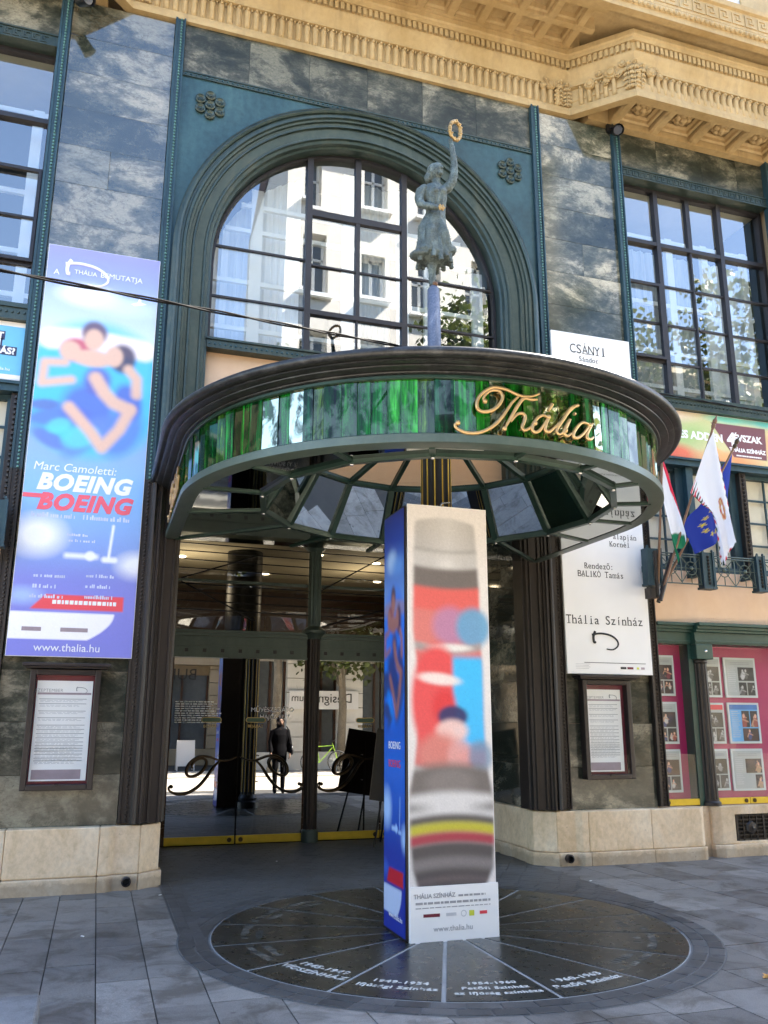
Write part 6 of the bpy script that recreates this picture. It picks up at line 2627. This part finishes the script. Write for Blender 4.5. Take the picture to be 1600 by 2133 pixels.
for (x0, x1, z0, z1, cn, rn) in cards:
    t = thing('photo_card', descr[(cn, rn)], 'photo card', ((x0 + x1) / 2, 9.42, z0), 'photo cards in the magenta display window')
    q = MB()
    # the cards are a little behind the glass, pushed out so that the picture lines up in depth
    q.box(x0 + .05, 9.395, z0, x1 + .05, 9.415, z1)
    q.build('card', M['card'], t)
    x0, x1 = x0 + .05, x1 + .05
    yc = 9.392
    W_, H_ = x1 - x0, z1 - z0

    def sub(nm, a, b, c, d, mat):
        q = MB()
        q.box(x0 + W_ * a, yc, z0 + H_ * b, x0 + W_ * c, yc + .004, z0 + H_ * d)
        return q.build(nm, mat, t)
    inner = M['card_inner'] if (cn, rn) != ('right', 'middle') else M['card_blue']
    sub('print_field', .06, .05, .94, .95, inner)
    yc = 9.390
    if rn == 'middle' and cn != 'left':
        sub('title_strip', .06, .83, .94, .95, M['card_title'] if cn == 'right' else M['red_print'])
    else:
        q = MB()
        for i in range(2):
            q.box(x0 + W_ * .2, yc, z0 + H_ * (.87 - i * .04), x0 + W_ * .8, yc + .004, z0 + H_ * (.885 - i * .04))
        tag(q.build('title_print', M['grey_ink'], t), kind='stuff')
    left = .42 if cn == 'right' else .1
    if cn == 'right' and rn == 'bottom':
        ph = [(.42, .42, .92, .76), (.70, .06, .92, .38)]
    elif cn == 'right' and rn == 'middle':
        ph = [(.42, .40, .66, .80), (.69, .40, .92, .80), (.42, .06, .92, .37)]
    elif cn == 'right':
        ph = [(.42, .42, .92, .76), (.42, .06, .66, .38), (.69, .06, .92, .38)]
    else:
        ph = [(.14, .40, .90, .76), (.14, .06, .49, .37), (.54, .06, .90, .37)]
    for a, b, c, d in ph:
        ra = random.Random(int(a * 97 + b * 31 + x0 * 1000 + z0 * 777))
        pw, ph_ = W_ * (c - a), H_ * (d - b)
        grey_ = cn == 'centre' or (cn == 'right' and rn == 'top')
        tint = (lambda q: (sum(q) / 3,) * 3) if grey_ else (lambda q: q)
        pp2 = Paint(pw, ph_, 170, tint(ra.choice([(24, 20, 30), (40, 26, 36), (30, 26, 60), (18, 18, 20), (58, 36, 34)])))
        for k in range(3):
            pp2.blob(pw * ra.random(), ph_ * ra.random(), pw * .3, ph_ * .25, tint(ra.choice([(70, 50, 60), (46, 40, 78), (90, 60, 50), (10, 10, 12)])), .7, ra.random(), 1)
        for k in range(ra.choice([1, 2, 2, 3])):
            fx = pw * (.2 + .6 * ra.random())
            hz = ph_ * (.55 + .25 * ra.random())
            hs = ph_ * ra.uniform(.07, .12)
            pp2.blob(fx, hz - hs * 3.2, hs * 1.6, hs * 2.6, tint(ra.choice([(150, 70, 60), (60, 70, 120), (200, 195, 190), (30, 30, 36), (120, 40, 60), (170, 140, 110)])), .95, ra.uniform(-.3, .3), 3)
            pp2.line([(fx - hs * 2.2, hz - hs * 4), (fx - hs, hz - hs * 1.6), (fx + hs * 2.4, hz - hs * 2.8)], hs * .35, tint((190, 140, 115)), hs * .4)
            pp2.blob(fx, hz + hs * .25, hs * .9, hs * 1.1, tint((50, 34, 28)), .9, 0, 4)
            pp2.blob(fx, hz, hs * .7, hs * .95, tint((222, 172, 146)), 1, 0, 4)
        print_sheet('photo', pp2.img, x0 + W_ * a, z0 + H_ * b, x0 + W_ * c, z0 + H_ * d, 9.389, t)
    if cn == 'right':
        q = MB()
        r_ = random.Random(int(z0 * 100))
        for i in range(14):
            zz = z0 + H_ * (.78 - i * .048)
            q.box(x0 + W_ * .10, yc, zz, x0 + W_ * r_.uniform(.28, .38), yc + .004, zz + H_ * .012)
        tag(q.build('small_print', M['light_ink'], t), kind='stuff')
t = thing('photo_card', 'pale card in the red display window at the left picture edge', 'photo card', (-1.2, 9.42, 1.8), 'photo cards in the left display window')
q = MB()
q.box(mx(6.98), 9.395, 1.7, mx(6.66), 9.415, 2.36)
q.build('card', M['card'], t)
q = MB()
q.box(mx(6.95), 9.39, 1.75, mx(6.70), 9.394, 2.0)
q.build('photo', M['photo'], t)

# ------------------------------------------------------------------ little railing under the right lower window
for f, lbl in ((lambda x: x, 'green iron window railing with ringed panels behind the flags'), (lambda x: mx(x) - .19, 'green iron window railing at the left picture edge beside the blue poster')):
    RL = thing('window_railing', lbl, 'railing', (f(7.3), 8.95, 3.2), 'iron railings under the lower windows')
    for (xa, xb) in ((6.37, 6.585), (7.20, 7.38), (8.05, 8.18), (8.85, 9.0)):
        a, c = sorted((f(xa), f(xb)))
        q = MB()
        q.box(a, 8.93, 3.235, c, 9.04, 3.70)
        q.box(a - .006, 8.915, 3.235, a + .028, 8.93, 3.71)
        q.box(c - .028, 8.915, 3.235, c + .006, 8.93, 3.71)
        q.box(a - .01, 8.91, 3.225, c + .01, 9.05, 3.255)
        q.box(a + .05, 9.04, 3.42, c - .05, 9.33, 3.50)
        q.ball((a + .02, 8.93, 3.72), (.016, .016, .02), 8, 5)
        q.ball((c - .02, 8.93, 3.72), (.016, .016, .02), 8, 5)
        po = q.build('railing_post', M['blue_bronze'], RL)
        bead_row('bead_row', lambda t, a=a, c=c: ((a + c) / 2, 8.93, 3.28 + .38 * t), 9, .022, M['dark_bronze'], po)
    for (xa, xb) in ((6.585, 7.20), (7.38, 8.05), (8.18, 8.85)):
        w = xb - xa
        q = MB()
        for z in (3.665, 3.635, 3.285):
            q.tube([(f(xa), 8.97, z), (f(xb), 8.97, z)], .009, 6)
        for u in (.27, .76):
            cx = xa + w * u
            q.tube([(f(cx) + .085 * math.cos(2 * PI * i / 20), 8.97, 3.485 + .085 * math.sin(2 * PI * i / 20)) for i in range(21)], .007, 6, False)
            q.ball((f(cx), 8.965, 3.485), (.03, .022, .03), 8, 6)
            for (du, dz, eu, ez) in ((-.155, .15, -.03, .03), (.155, .15, .03, .03), (-.155, -.19, -.03, -.03), (.155, -.19, .03, -.03), (0, -.085, 0, -.2), (0, .085, 0, .15), (-.16, 0, .16, 0)):
                q.tube([(f(cx + du), 8.97, 3.485 + dz), (f(cx + eu), 8.97, 3.485 + ez)], .006, 5)
        for u in (.02, .515, .985):
            q.tube([(f(xa + w * u), 8.97, 3.285), (f(xa + w * u), 8.97, 3.64)], .007, 5)
        q.build('railing_panel', M['canopy_rail'], RL, 50)

# ------------------------------------------------------------------ flags
BR = thing('flag_bracket', 'dark iron bracket holding the flag poles at the left end of the railing', 'bracket', (6.36, 8.85, 3.1))
q = MB()
q.box(6.30, 8.80, 3.05, 6.40, 8.92, 3.18)
q.tube([(6.345, 8.72, 3.05), (6.35, 8.72, 3.62)], .028, 8)
q.tube([(6.33, 8.66, 3.0), (6.56, 8.66, 3.58)], .026, 8)
q.tube([(6.40, 8.80, 3.0), (6.66, 8.80, 3.62)], .026, 8)
q.tube([(6.36, 8.72, 3.55), (6.5, 8.8, 3.62)], .012, 6)
q.build('socket', M['dark_bronze'], BR, 40)


def ev(ctrl, t):
    k = len(ctrl) - 1
    i = min(int(t * k), k - 1)
    a = t * k - i
    P = [Vector(c) for c in ctrl]
    p0, p1, p2, p3 = P[max(i - 1, 0)], P[i], P[i + 1], P[min(i + 2, k)]
    return .5 * ((2 * p1) + (p2 - p0) * a + (2 * p0 - 5 * p1 + 4 * p2 - p3) * a * a + (3 * p1 - p0 - 3 * p2 + p3) * a ** 3)


def flag(name, label, pole, rails, paint, fold, y0, seed):
    """rails: curves (x,z) from the hoist to the fly, first rail at the top of the hoist"""
    t = thing(name, label, 'flag', (pole[0][0], pole[0][1], pole[0][2]), 'flags on poles beside the canopy')
    q = MB()
    q.tube(pole, [.017, .015], 8)
    q.build('pole', M['wood_pole'], t, 50)
    e = Vector(pole[1])
    d = (e - Vector(pole[0])).normalized()
    q = MB()
    q.tube([e - d * .02, e + d * .02, e + d * .05, e + d * .06, e + d * .10, e + d * .13, e + d * .19], [.018, .03, .018, .026, .03, .016, .002], 10)
    q.build('finial', M['wood_pole'] if seed != 3 else M['handle_bronze'], t, 50)
    ns, nt = 60, 70
    co = []
    col = []
    for i in range(ns + 1):
        s = i / ns
        for j in range(nt + 1):
            v = j / nt
            ctrl = [ev(rl, v) for rl in rails]
            p = ev([(c.x, c.y) for c in ctrl], s)
            y = y0 + fold * math.sin(s * 9.0 + v * 2.2 + seed) * (.25 + v) + fold * .5 * math.sin(s * 21 + v * 4 + seed * 2) * v
            co.append((p.x, y, p.y))
            col.append((*lin(paint(s, v)), 1))
    me = bpy.data.meshes.new('cloth')
    fs = [(i * (nt + 1) + j, (i + 1) * (nt + 1) + j, (i + 1) * (nt + 1) + j + 1, i * (nt + 1) + j + 1) for i in range(ns) for j in range(nt)]
    me.from_pydata(co, [], fs)
    at = me.color_attributes.new('Col', 'FLOAT_COLOR', 'POINT')
    at.data.foreach_set('color', np.array(col, np.float32).reshape(-1))
    me.polygons.foreach_set('use_smooth', [True] * len(me.polygons))
    me.materials.append(M['flag'])
    o = bpy.data.objects.new('cloth', me)
    COL.objects.link(o)
    attach(o, t)


def hun(s, v):
    if s < .42 - .35 * max(0, v - .35) and v < .75:
        return (214, 40, 70)
    if v > .72 + .55 * (.62 - s) and s > .3:
        return (26, 124, 86)
    return (238, 240, 246)


flag('tricolour_flag', 'red, white and green flag hanging from a pole close against the canopy', [(6.345, 8.72, 3.1), (6.47, 8.58, 4.9)],
     [[(6.46, 4.85), (6.545, 4.62), (6.60, 4.30), (6.625, 4.15)], [(6.455, 4.8), (6.55, 4.45), (6.63, 4.1), (6.71, 3.70)], [(6.44, 4.55), (6.50, 4.2), (6.55, 3.85), (6.58, 3.63)], [(6.42, 4.3), (6.47, 4.0), (6.52, 3.68), (6.585, 3.46)]], hun, .025, 8.60, 1)


def city(s, v):
    e = min(s, 1 - s)
    if e < .13 or v > .93:
        k = (v if e < .13 else s) * (18 if e < .13 else 9)
        fr_ = k % 1
        inn = (e / .13) if e < .13 else (1 - v) / .07
        if int(k) % 2 == 0:
            if inn < 1 - abs(fr_ - .5) * 2:
                return (206, 44, 62)
        else:
            if inn < 1 - abs(fr_ - .5) * 2:
                return (48, 74, 72)
        return (236, 238, 244)
    du, dv = (s - .36) * 1.6, v - .50
    d = math.hypot(du, dv)
    if d < .10 and not (abs(du) < .03 and abs(dv) < .03):
        return (206, 170, 120) if (int((s * 40)) + int(v * 40)) % 3 else (190, 60, 60)
    return (234, 237, 245)


flag('white_flag', 'white flag with a border of red and green triangles hanging in the middle', [(6.345, 8.66, 3.06), (7.25, 8.55, 5.27)],
     [[(7.225, 5.22), (7.315, 4.52), (7.365, 3.95), (7.385, 3.79)], [(7.21, 5.18), (7.22, 4.45), (7.30, 3.95), (7.31, 3.62)], [(7.08, 4.95), (7.05, 4.35), (7.16, 3.9), (7.19, 3.46)], [(6.78, 4.34), (6.93, 4.21), (7.10, 4.06), (7.155, 3.45)]], city, .03, 8.52, 2)


def eu(s, v):
    best = 9
    for k in range(12):
        a = 2 * PI * k / 12
        cu, cv = .5 + .28 * math.cos(a), .62 + .2 * math.sin(a)
        du, dv = (s - cu) * 1.0, (v - cv) * 1.4
        r = math.hypot(du, dv)
        th = math.atan2(du, dv)
        star = .055 * (.62 + .38 * math.cos(5 * th))
        if r < star:
            return (228, 205, 60)
    return (38, 62, 168)


flag('blue_star_flag', 'blue flag with yellow stars hanging behind the white flag', [(6.40, 8.80, 3.05), (7.70, 8.72, 5.10)],
     [[(7.69, 5.08), (7.60, 4.7), (7.50, 4.3), (7.50, 3.93)], [(7.60, 4.95), (7.38, 4.62), (7.38, 4.2), (7.40, 3.9)], [(7.35, 4.55), (7.25, 4.3), (7.2, 4.0), (7.20, 3.74)], [(7.02, 4.2), (6.88, 4.08), (6.84, 3.92), (6.975, 3.63)]], eu, .03, 8.74, 3)

# ------------------------------------------------------------------ cable, floodlights
t = thing('overhead_cable', 'twisted black cable slung across the facade above the canopy', 'cable', (-2.0, 3.2, 3.3))
for ph in (0, PI):
    q = MB()
    A, C2 = Vector((-2.55, 2.9, 3.16)), Vector((9.05, 9.15, 5.86))
    pts = []
    for i in range(220):
        s = i / 219
        p = A.lerp(C2, s)
        p.z -= .10 * 4 * s * (1 - s) * .35
        a = s * 92 + ph
        pts.append((p.x, p.y + .0065 * math.cos(a), p.z + .0065 * math.sin(a)))
    q.tube(pts, .0056, 6)
    q.build('strand', M['rope'], t, 60)


def flood(x, y, z, aim, lbl):
    t = thing('floodlight', lbl, 'floodlight', (x, y, z), 'black floodlights under the cornice')
    d = Vector(aim).normalized()
    q = MB()
    p = Vector((x, y, z))
    q.tube([p - d * .10, p - d * .09, p + d * .06, p + d * .11], [.04, .068, .075, .085], 14, False)
    q.build('housing', M['black'], t, 40)
    q = MB()
    q.tube([p + d * .07, p + d * .085], [.07, .06], 14)
    q.build('lens', M['lamp_glass'], t, 40)
    q = MB()
    q.tube([p - d * .05, p + Vector((0, .1, .12)), p + Vector((0, .16, .16))], .016, 6)
    q.box(x - .05, y + .15, z + .1, x + .05, y + .2, z + .22)
    q.build('arm', M['black'], t)


flood(-.79, 8.86, 9.72, (.6, -.75, -.35), 'black tubular floodlight at the upper left corner above the blue reflections')
flood(6.44, 8.98, 9.82, (-.35, -.75, -.5), 'black floodlight under the ochre soffit beside the right window')
# ------------------------------------------------------------------ the street behind the camera (seen in the glass)
HOUSE_WIN = {}


def house(name, label, x0, x1, y, h, wall, storeys, bays, z_first, sign=None):
    t = thing(name, label, 'building', ((x0 + x1) / 2, y - 4, 0), 'houses across the street')
    zs = [z_first + (h - z_first - .8) / storeys * i for i in range(storeys)]
    sh = (h - z_first - .8) / storeys
    bw = (x1 - x0) / bays
    q = MB()
    q.box(x0, y - 9, 0, x1, y - .45, h)
    ww, wh = bw * .42, sh * .62
    for i in range(bays + 1):
        xa = x0 if i == 0 else x0 + bw * i - (bw - ww) / 2
        xb = x1 if i == bays else x0 + bw * i + (bw - ww) / 2
        q.box(xa, y - .45, z_first, xb, y, h - .8)
    for i in range(bays):
        xa = x0 + bw * i + (bw - ww) / 2
        for z in zs:
            q.box(xa, y - .45, z, xa + ww, y - .002, z + sh * .22)
            q.box(xa, y - .45, z + sh * .22 + wh, xa + ww, y - .002, z + sh)
    q.box(x0, y - .45, 0, x1, y - .004, .6)
    q.build('wall', wall, t)
    q = MB()
    for z in (z_first - .12, h - .8):
        q.box(x0, y - .4, z, x1, y + .18, z + .25)
    q.box(x0, y - .4, h - .55, x1, y + .45, h - .2)
    q.build('string_course', wall, t)
    q = MB()
    q.add([(x0, y + .5, h - .2), (x1, y + .5, h - .2), (x1, y - 4.5, h + 2.2), (x0, y - 4.5, h + 2.2), (x0, y - 9, h - .2), (x1, y - 9, h - .2)], [(0, 1, 2, 3), (3, 2, 5, 4), (0, 3, 4), (1, 5, 2)])
    q.build('roof', M['roof_tile'], t)
    fm = MB()
    w2 = ww / 2
    for a, b, c, d in ((-w2, 0, -w2 + .09, wh), (w2 - .09, 0, w2, wh), (-.05, 0, .05, wh), (-w2, 0, w2, .09), (-w2, wh - .09, w2, wh), (-w2, wh * .62, w2, wh * .62 + .08)):
        fm.box(a, -.06, b, c, 0, d)
    fm.box(-w2 - .12, .0, -.12, w2 + .12, .62, 0)
    fme = fm.mesh('window', M['white_paint'])
    pm = MB()
    pm.add([(-w2, -.04, 0), (w2, -.04, 0), (w2, -.04, wh), (-w2, -.04, wh)], [(0, 1, 2, 3)])
    pme = pm.mesh('pane', M['far_glass'])
    for i in range(bays):
        for z in zs:
            loc = (x0 + bw * (i + .5), y - .38, z + sh * .22)
            o = piece('window', fme, t, loc)
            piece('pane', pme, o, loc)
    # ground floor piers and shop openings
    q = MB()
    for i in range(bays + 1):
        xa = max(x0, x0 + bw * i - .45)
        xb = min(x1, x0 + bw * i + .45)
        k = 0
        z = .6
        while z < z_first - .14:
            z1 = min(z + .5, z_first - .14)
            q.box(xa, y - .45, z + .02, xb, y + .02, z1)
            z = z1
    q.build('rusticated_pier', wall, t)
    for i in range(bays):
        xa, xb = x0 + bw * i + .45, x0 + bw * (i + 1) - .45
        m = MB()
        m.box(xa, y - .42, .6, xb, y - .40, z_first - .5)
        m.build('shop_window', M['far_glass'], t)
        m = MB()
        for q_ in (xa, (xa + xb) / 2 - .04, xb - .08):
            m.box(q_, y - .40, .6, q_ + .08, y - .34, z_first - .5)
        m.build('shop_frame', M['brown_wood'], t)
    return t


h1 = house('apartment_house', 'tall cream apartment house across the street, mirrored in the arched window', 4.6, 14.6, -6.0, 22.0, M['white_wall'], 5, 5, 4.2)
h2 = house('apartment_house', 'cream house with deep windows across the street at the far right', 14.7, 36, -6.0, 14.6, M['cream_wall'], 3, 8, 4.2)
h3 = house('town_house', 'low tan town house across the street on the left', -22, 4.5, -10.5, 8.6, M['tan_wall'], 2, 9, 3.9)
text('BUDAPESTI OP', 1.5, -10.42, 3.2, .62, M['ink'], h3, rz=PI)
sg = thing('shop_sign', 'white shop sign reading Design Forum, mirrored in the door glass', 'sign', (7.5, -5.85, 2.1))
q = MB()
q.box(6.2, -5.94, 2.05, 8.85, -5.86, 2.68)
q.build('board', M['white_board'], sg)
text('Design', 8.05 - .05, -5.853, 2.28, .46, M['ink'], sg, rz=PI)
text('Forum', 6.75, -5.853, 2.32, .36, M['ink'], sg, rz=PI)


def tree(x, y, h, cr, seed, lbl, n=5200):
    t = thing('plane_tree', lbl, 'tree', (x, y, 0), 'plane trees along the street')
    r_ = random.Random(seed)
    q = MB()
    P = [(x, y, 0), (x + .05, y, .4), (x + .1, y + .05, h * .25), (x + .02, y - .05, h * .5), (x + .15, y, h * .8)]
    q.tube(P, [.21, .16, .14, .11, .05], 10)
    cl = []
    for k in range(12):
        a = r_.uniform(0, 2 * PI)
        z0 = h * r_.uniform(.30, .7)
        L = cr * r_.uniform(.6, 1.0)
        e = Vector((x + L * math.cos(a), y + L * math.sin(a), z0 + r_.uniform(.5, 2.0)))
        m = Vector((x, y, z0)).lerp(e, .5) + Vector((0, 0, .3))
        q.tube([(x + .05, y, z0), m, e], [.07, .045, .02], 6)
        cl += [e, m.lerp(e, .5)]
    for k in range(22):
        a = r_.uniform(0, 2 * PI)
        rr = cr * math.sqrt(r_.random())
        cl.append(Vector((x + rr * math.cos(a), y + rr * math.sin(a), h * r_.uniform(.42, 1.0))))
    q.build('trunk', M['bark'], t, 50)
    rs = np.random.RandomState(seed)
    cc = np.array([tuple(c) for c in cl])
    ci = rs.randint(0, len(cc), n)
    P = cc[ci] + rs.randn(n, 3) * np.array([.42, .42, .34])
    A = rs.randn(n, 3); A /= np.linalg.norm(A, axis=1)[:, None]
    B_ = np.cross(A, rs.randn(n, 3)); B_ /= np.linalg.norm(B_, axis=1)[:, None]
    s = rs.uniform(.07, .15, n)[:, None]
    vs = np.stack([P - A * s, P + B_ * s * .8, P + A * s, P - B_ * s * .8], 1).reshape(-1, 3)
    me = bpy.data.meshes.new('crown')
    me.from_pydata(vs.tolist(), [], (np.arange(n * 4).reshape(n, 4)).tolist())
    me.materials.append(M['leaf'])
    o = bpy.data.objects.new('crown', me)
    COL.objects.link(o)
    attach(o, t)
    tag(o, kind='stuff')


tree(7.9, -4.9, 8.5, 1.5, 3, 'small plane tree before the white shop sign, mirrored between the doors', 2600)
tree(9.9, -4.0, 15.0, 2.3, 5, 'tall plane tree mirrored in the right half of the arched window', 6000)
tree(15.2, -3.8, 15.0, 2.6, 4, 'tall plane tree mirrored at the left of the right side window', 6500)
tree(20.2, -4.0, 16.5, 3.0, 6, 'tall plane tree mirrored in the middle of the right side window', 8000)
tree(5.4, -4.4, 12.0, 1.8, 8, 'slim plane tree in front of the left end of the tall house', 3500)


# a passer-by, seen only as a reflection
pr = thing('person', 'person in a dark coat and trousers with a shoulder bag standing on the pavement', 'person', (4.04, 3.7, 0))
px, py = 4.04, 3.7
q = MB()
for s in (-1, 1):
    q.tube([(px + s * .09, py, .06), (px + s * .095, py, .48), (px + s * .09, py, .9)], [.05, .065, .09], 10)
    q.ball((px + s * .095, py + .05, .045), (.045, .12, .045), 8, 6)
    q.tube([(px + s * .17, py, 1.40), (px + s * .23, py + .02, 1.15), (px + s * .22, py + .10, .9)], [.06, .05, .04], 8)
rows = []
for z, w, d in ((.82, .17, .12), (.95, .19, .13), (1.1, .165, .12), (1.3, .20, .13), (1.42, .185, .1), (1.47, .07, .06), (1.52, .055, .055)):
    rows.append([(px + w * math.cos(2 * PI * j / 16), py + d * math.sin(2 * PI * j / 16), z) for j in range(16)])
q.grid(rows, False, True)
q.add(rows[0], [tuple(range(16))])
q.add(rows[-1], [tuple(range(16))[::-1]])
q.ball((px, py + .01, 1.60), (.078, .095, .115), 12, 8)
tmp = q.build('body', M['navy'])
baked(tmp, pr, 'body', M['navy'], 0, .05, .018, 3)
q = MB()
q.ball((px, py + .055, 1.59), (.06, .055, .085), 12, 8)
q.tube([(px, py + .10, 1.61), (px, py + .118, 1.575)], [.008, .013], 6)
for s in (-1, 1):
    q.ball((px + s * .066, py + .03, 1.59), (.012, .02, .03), 6, 4)
q.build('face', M['skin'], pr, 60)
q = MB()
for s in (-1, 1):
    q.ball((px + s * .026, py + .105, 1.612), (.011, .006, .006), 6, 4)
    q.tube([(px + s * .012, py + .106, 1.63), (px + s * .04, py + .10, 1.632)], .004, 4)
q.tube([(px - .022, py + .106, 1.545), (px, py + .111, 1.543), (px + .022, py + .106, 1.545)], .005, 5)
tag(q.build('facial_features', M['black'], pr), kind='stuff')
for s in (-1, 1):
    q = MB()
    hx, hy, hz = px + s * .218, py + .11, .855
    q.ball((hx, hy, hz), (.022, .04, .05), 8, 6)
    for k, L in enumerate((.062, .07, .066, .052)):
        yo = hy - .03 + .02 * k
        q.tube([(hx, yo, hz - .03), (hx - s * .006, yo + .004, hz - .03 - L * .55), (hx - s * .018, yo + .006, hz - .03 - L)], [.0095, .009, .007], 6)
    q.tube([(hx, hy + .03, hz + .01), (hx - s * .01, hy + .055, hz - .02), (hx - s * .015, hy + .06, hz - .05)], [.011, .010, .008], 6)
    q.build('hand', M['skin'], pr, 60)
q = MB()
q.ball((px, py - .02, 1.62), (.09, .095, .11), 12, 8)
q.ball((px, py - .06, 1.52), (.08, .06, .1), 12, 8)
M['hair'] = simple('dark_hair', (0.012, 0.008, 0.006), 0.9, spec=0.1)
q.build('hair', M['hair'], pr, 60)
bg_ = thing('shoulder_bag', 'black shoulder bag hanging at the side of the person in the dark coat', 'bag', (px + .26, py, .95))
q = MB()
rows = [[(px + .27 + .05 * k * math.cos(2 * PI * j / 14), py + .15 * k * math.sin(2 * PI * j / 14), z) for j in range(14)] for z, k in ((.84, .3), (.86, .95), (.95, 1.05), (1.05, .95), (1.08, .4))]
q.grid(rows, False, True)
q.build('bag', M['black'], bg_, 60)
q = MB()
q.tube([(px + .27, py - .1, 1.06), (px + .2, py - .1, 1.44), (px + .15, py, 1.49), (px + .2, py + .1, 1.4), (px + .27, py + .1, 1.06)], .012, 6)
q.build('strap', M['black'], bg_, 50)

# bicycle leaning by the tree
bk = thing('bicycle', 'bicycle with a neon green frame parked beside the tree, mirrored in the door', 'bicycle', (7.1, -4.2, 0))
bx, by = 7.15, -4.2
for cx in (bx - .52, bx + .52):
    q = MB()
    q.tube([(cx + .33 * math.cos(2 * PI * i / 28), by, .35 + .33 * math.sin(2 * PI * i / 28)) for i in range(29)], .022, 8, False)
    wh = q.build('wheel', M['tyre'], bk, 50)
    q = MB()
    for i in range(9):
        a = PI * i / 9
        q.tube([(cx - .32 * math.cos(a), by, .35 - .32 * math.sin(a)), (cx + .32 * math.cos(a), by, .35 + .32 * math.sin(a))], .003, 4)
    q.build('spokes', M['chrome'], wh)
q = MB()
for a, c in (((bx - .52, .35), (bx - .1, .33)), ((bx - .52, .35), (bx - .2, .82)), ((bx - .1, .33), (bx - .22, .92)), ((bx - .1, .33), (bx + .33, .8)), ((bx - .2, .82), (bx + .32, .86)), ((bx + .32, .95), (bx + .52, .35))):
    q.tube([(a[0], by, a[1]), (c[0], by, c[1])], .014, 8)
q.build('frame', M['neon'], bk, 50)
q = MB()
q.ball((bx - .24, by, .95), (.13, .07, .03), 10, 5)
q.build('saddle', M['black'], bk, 60)
q = MB()
q.tube([(bx + .36, by - .25, 1.02), (bx + .31, by, 1.0), (bx + .36, by + .25, 1.02)], .014, 6)
q.build('handlebar', M['black'], bk, 50)


def aboard(x, y, w, h, lbl, mat, rz=0.0):
    t = thing('sandwich_board', lbl, 'sign board', (x, y, 0), 'sandwich boards on the pavement')
    for s in (-1, 1):
        q = MB()
        a, b = Vector((0, s * .28, 0)), Vector((0, s * .02, h))
        for xx in (-w / 2, w / 2 - .04):
            q.obox((x + xx + .02, y + a.y, 0.02), (x + xx + .02, y + b.y, h), .04, .025, (0, s, 0))
        q.obox((x - w / 2, y + b.y, h - .02), (x + w / 2, y + b.y, h - .02), .03, .04)
        q.build('frame', M['white_board'] if mat is not M['black'] else M['black'], t)
        q = MB()
        q.add([(x - w / 2 + .04, y + s * .24, .16), (x + w / 2 - .04, y + s * .24, .16), (x + w / 2 - .04, y + s * .03, h - .04), (x - w / 2 + .04, y + s * .03, h - .04)], [(0, 1, 2, 3)])
        q.build('panel', mat, t)


aboard(1.2, -6.4, .6, 1.05, 'white framed sandwich board on the far pavement, mirrored in the left door', M['black'])
aboard(2.9, -6.6, .6, 1.0, 'second white framed sandwich board further along the far pavement', M['white_board'])
es = thing('easel_board', 'black easel board standing before the doors behind the poster box', 'easel', (3.75, 11.25, 0))
q = MB()
q.obox((3.72, 11.2, .55), (3.86, 11.3, 1.45), .52, .03, (0, -1, 0))
q.build('panel', M['black'], es)
for a, c in (((3.50, 11.1, 0.01), (3.68, 11.24, .8)), ((3.82, 11.1, 0.01), (3.92, 11.24, .8)), ((3.75, 11.6, 0.01), (3.85, 11.3, 1.3))):
    q = MB()
    q.tube([a, c], .014, 6)
    q.build('leg', M['black'], es)
